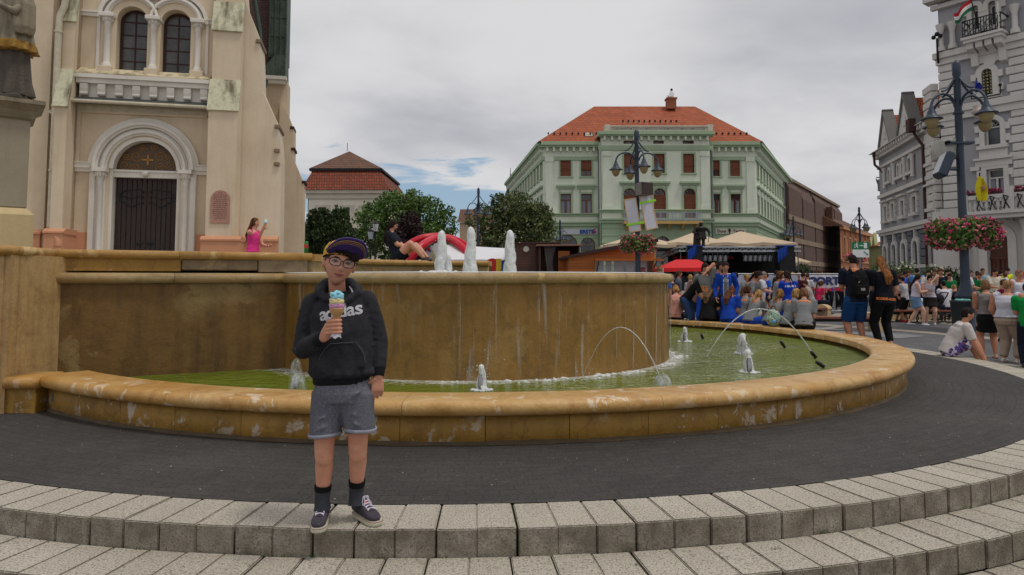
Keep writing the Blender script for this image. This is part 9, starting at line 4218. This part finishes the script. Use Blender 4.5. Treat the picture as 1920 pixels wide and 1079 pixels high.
for i,(px,Y,H_,rz,tp,hr_c,lab)in enumerate(((1691,28,1.70,30,('tee',(40,90,200)),DBR,'person in bright blue shirt in the crowd left of the flowering bush'),(1704,29,1.74,-20,('tee',(84,70,78)),BRN,'person in dark plum shirt beside the one in bright blue'),(1719,27,1.82,150,('tee',(92,144,206)),DBR,'man in light blue shirt in the crowd'),(1737,26,1.76,10,('tee',(220,212,206)),DBR,'boy in a cream shirt facing the square'),(1755,27,1.78,-60,('tee',(206,206,212)),BRN,'boy in white partly behind the youth in navy'),(1761,25.6,1.80,0,('polo',NAVY),BRN,'youth in navy polo with a white lanyard'),(1772,28,1.78,20,('tee',(216,216,222)),DBR,'boy in white behind the one in green'),(1778,25.2,1.62,-10,('tee',(20,116,66)),DBR,'boy in a green shirt behind the seated man in white'),(1812,24.5,1.76,70,('tee',(222,220,226)),BRN,'youth in white right behind the near lamp post'),(1817,27,1.72,0,('tee',(60,50,60)),BLK_H,'boy in dark shirt right of the near lamp post'),(1828,28,1.66,30,('tee',(200,200,214)),BLK_H,'boy in pale shirt between the white and green shirts'),(1837,25,1.66,-40,('tee',(24,120,66)),BRN,'boy in a green shirt right of the near lamp post'),(1829,31,1.72,0,('tee',(110,60,70)),DBR,'person in dull red far back near the town hall plaque'),(1841,31,1.84,-20,('tee',(150,176,190)),BRN,'person in pale checked shirt near the town hall door'),(1861,24,1.80,0,('polo',(216,208,190)),DBR,'man in cream shirt with sunglasses facing the square'),(1874,25.5,1.72,-30,('tee',(206,208,220)),BLK_H,'man in white shirt right of the man in cream'),(1887,26.5,1.64,180,('tee',(90,60,44)),BRN,'child with brown hair in front of the door'),(1915,27,1.66,10,('tee',(150,70,80)),BRN,'person in dusty red at the right edge of the crowd'),(1920,19.5,1.5,150,('tee',(190,60,100)),BLK_H,'child in pink at the right edge behind the women'),(1672,27,1.66,40,('tee',(150,60,80)),DBR,'person in dusky red right of the woman with orange lettering'))):
 D_(lab,px,Y,rz,H_,hands=random.choice((('down','down'),('hold','hold'),('relax','hip'),('hold','relax'))),head=(random.uniform(0,20),random.uniform(-30,30)),top=tp,bottom=(random.choice(('shorts','trousers')),random.choice((NAVY,BLK,(70,80,100)))),hair=(random.choice(('short','short','bob')if i in(1,12,19)else('short',)),hr_c),tone=random.choice((SK1,SK2)),vox=.024,group='crowd in front of the town hall')
x=P(1885,500,30).x
a=D_('steward in a yellow and orange reflective vest by the town hall door',1885,30,0,1.86,hands=('cross','cross'),top=('tee',(214,240,30)),bottom=('trousers',BLK),hair=('cap',(28,30,40)),vox=.022,group='crowd in front of the town hall')
for dx in(-.13,.13):
 back_patch(a,.07,.3,.66,plain("orange_reflective",(250,110,40),.5,var=.05),dx=dx,sidev=-1,name='orange_band')
rnd=random.Random(77)
spots=[(1530,26.2,(200,46,92),'girl in a magenta top on the bench beside the banner',True),(1521,25.6,(170,160,156),'girl in a grey cardigan sitting beside the girl in magenta',True),(1502,26.0,(70,30,40),'child in dark red near the banner',False),(1497,29.5,(38,90,190),'person in blue behind the barrier, leftmost of the blue group',False),(1511,30.5,(206,210,222),'person in white among the blue group behind the barrier',False),(1512,26.4,(214,214,222),'boy in white beside the banner',False),(1535,31,(222,218,216),'man in a white shirt behind the white banner',False),(1548,32,(36,84,186),'person in blue right of the man in white behind the banner',False),(1560,30,(40,90,200),'person in blue behind the right end of the banner',False),(1522,33,(40,80,180),'person in blue in the middle of the group behind the banner',False),(1505,34,(60,110,200),'person in lighter blue far back behind the banner',False),(1571,33,(60,90,160),'person in faded blue behind the banner near the exit sign',False),(1440,25,(40,90,190),'person in blue beyond the white shirted man',False),(1452,27,(60,50,44),'person in dark brown right of the one in blue by the barrier',False),(1410,25,(110,40,70),'dark haired woman in plum behind the grey shirts',False),(1296,22,(150,150,156),'person in pale grey under the red stall roof',False),(1270,24,(90,90,110),'person in slate shirt left of the red stall roof',False),(1347,26,(50,60,90),'person in dark blue in front of the stage barrier',False),(1582,28,(170,60,60),'person in brick red left of the backpack man',False),(1639,27,(70,60,70),'person in dark grey between the two in dark team shirts',False),(1258,20.5,(40,46,60),'dark clothed person just right of the drum rim',False),(1378,19.5,(126,128,130),'person in grey between the jacket girl and the bending one',False),(1404,21,(116,118,124),'person in grey behind the fair haired seated girl',False),(1467,22,(90,50,60),'person in wine red behind the two standing girls',False),(1335,20,(120,122,126),'person in grey behind the high ponytail girl',False),(1488,31,(50,100,200),'person in blue left end of the far group by the barrier',False),(1527,35,(200,200,206),'person in pale clothes far behind the banner',False),(1554,36,(60,96,190),'person in blue farthest behind the banner',False)]
for(px,Y,c,lab,sit)in spots:
 D_(lab,px,Y,rnd.uniform(-180,180),rnd.uniform(1.6,1.76),pose='sit' if sit else 'stand',seat=.46 if sit else 0,lean=18 if sit else 4,hands=('lap','lap')if sit else rnd.choice((('down','down'),('hold','hold'))),head=(10,rnd.uniform(-30,30)),top=('tee',c),bottom=('trousers',rnd.choice((NAVY,BLK,(60,80,120)))),hair=(rnd.choice(('short','pony','short')),rnd.choice((DBR,BRN,BLD))),tone=rnd.choice((SK1,SK2)),vox=.024,fem=sit,group='crowd by the stage')
p=P(474,470,10.6)
a=person('little girl with long hair in a pink dress eating ice cream above the upper wall',p.x,10.6,1.10,78,1.19,head=(-2,0),hands=('eat','hold'),top=('tank',(226,60,140)),bottom=('skirt',(232,176,182)),hair=('long',(112,72,48)),tone=(214,160,134),fem=True,vox=.008,face=True,lean=2)
c=a['arms'][0][2]+Vector((.0,-.02,.07))
i1,i2=MB(),MB()
i1.tube([c+Vector((0,-.01,-.07)),c+Vector((0,-.02,.02))],[.006,.022],12)
i2.ball(c+Vector((0,-.02,.035)),(.032,.032,.03),12,9)
i2.ball(c+Vector((.0,-.02,.062)),(.02,.02,.022),10,8)
carry('ice_cream','pale blue ice cream cone at the mouth of the little girl in pink','ice cream',[('cone',i1,plain("cone_small",(204,160,106),.7)),('scoop',i2,plain("pale_blue_scoop",(196,224,232),.5))],a)
p=P(742,486,12.95)
a=person('long haired woman in dark clothes reclining on the back wall of the fountain',p.x+.06,12.95,1.69,84,1.50,pose='sit',lean=-20,head=(22,0),hands=('lap','lap'),top=('tee',(30,34,46)),bottom=('hot',(24,28,44)),hair=('long',(48,32,28)),tone=(206,154,128),fem=True,build=1.1,vox=.010,feet=[(-.08,-.50,.05),(.08,-.54,.05)],seat=-.0,face=True)
back_patch(a,.05,.05,.75,M_WHP)
p=P(680,480,22)
D_('woman in a yellow coat with long fair hair behind the cap of the boy',680,22,30,1.62,top=('long',(222,182,30)),bottom=('trousers',BLK),hair=('long',(206,170,110)),fem=True,vox=.02)
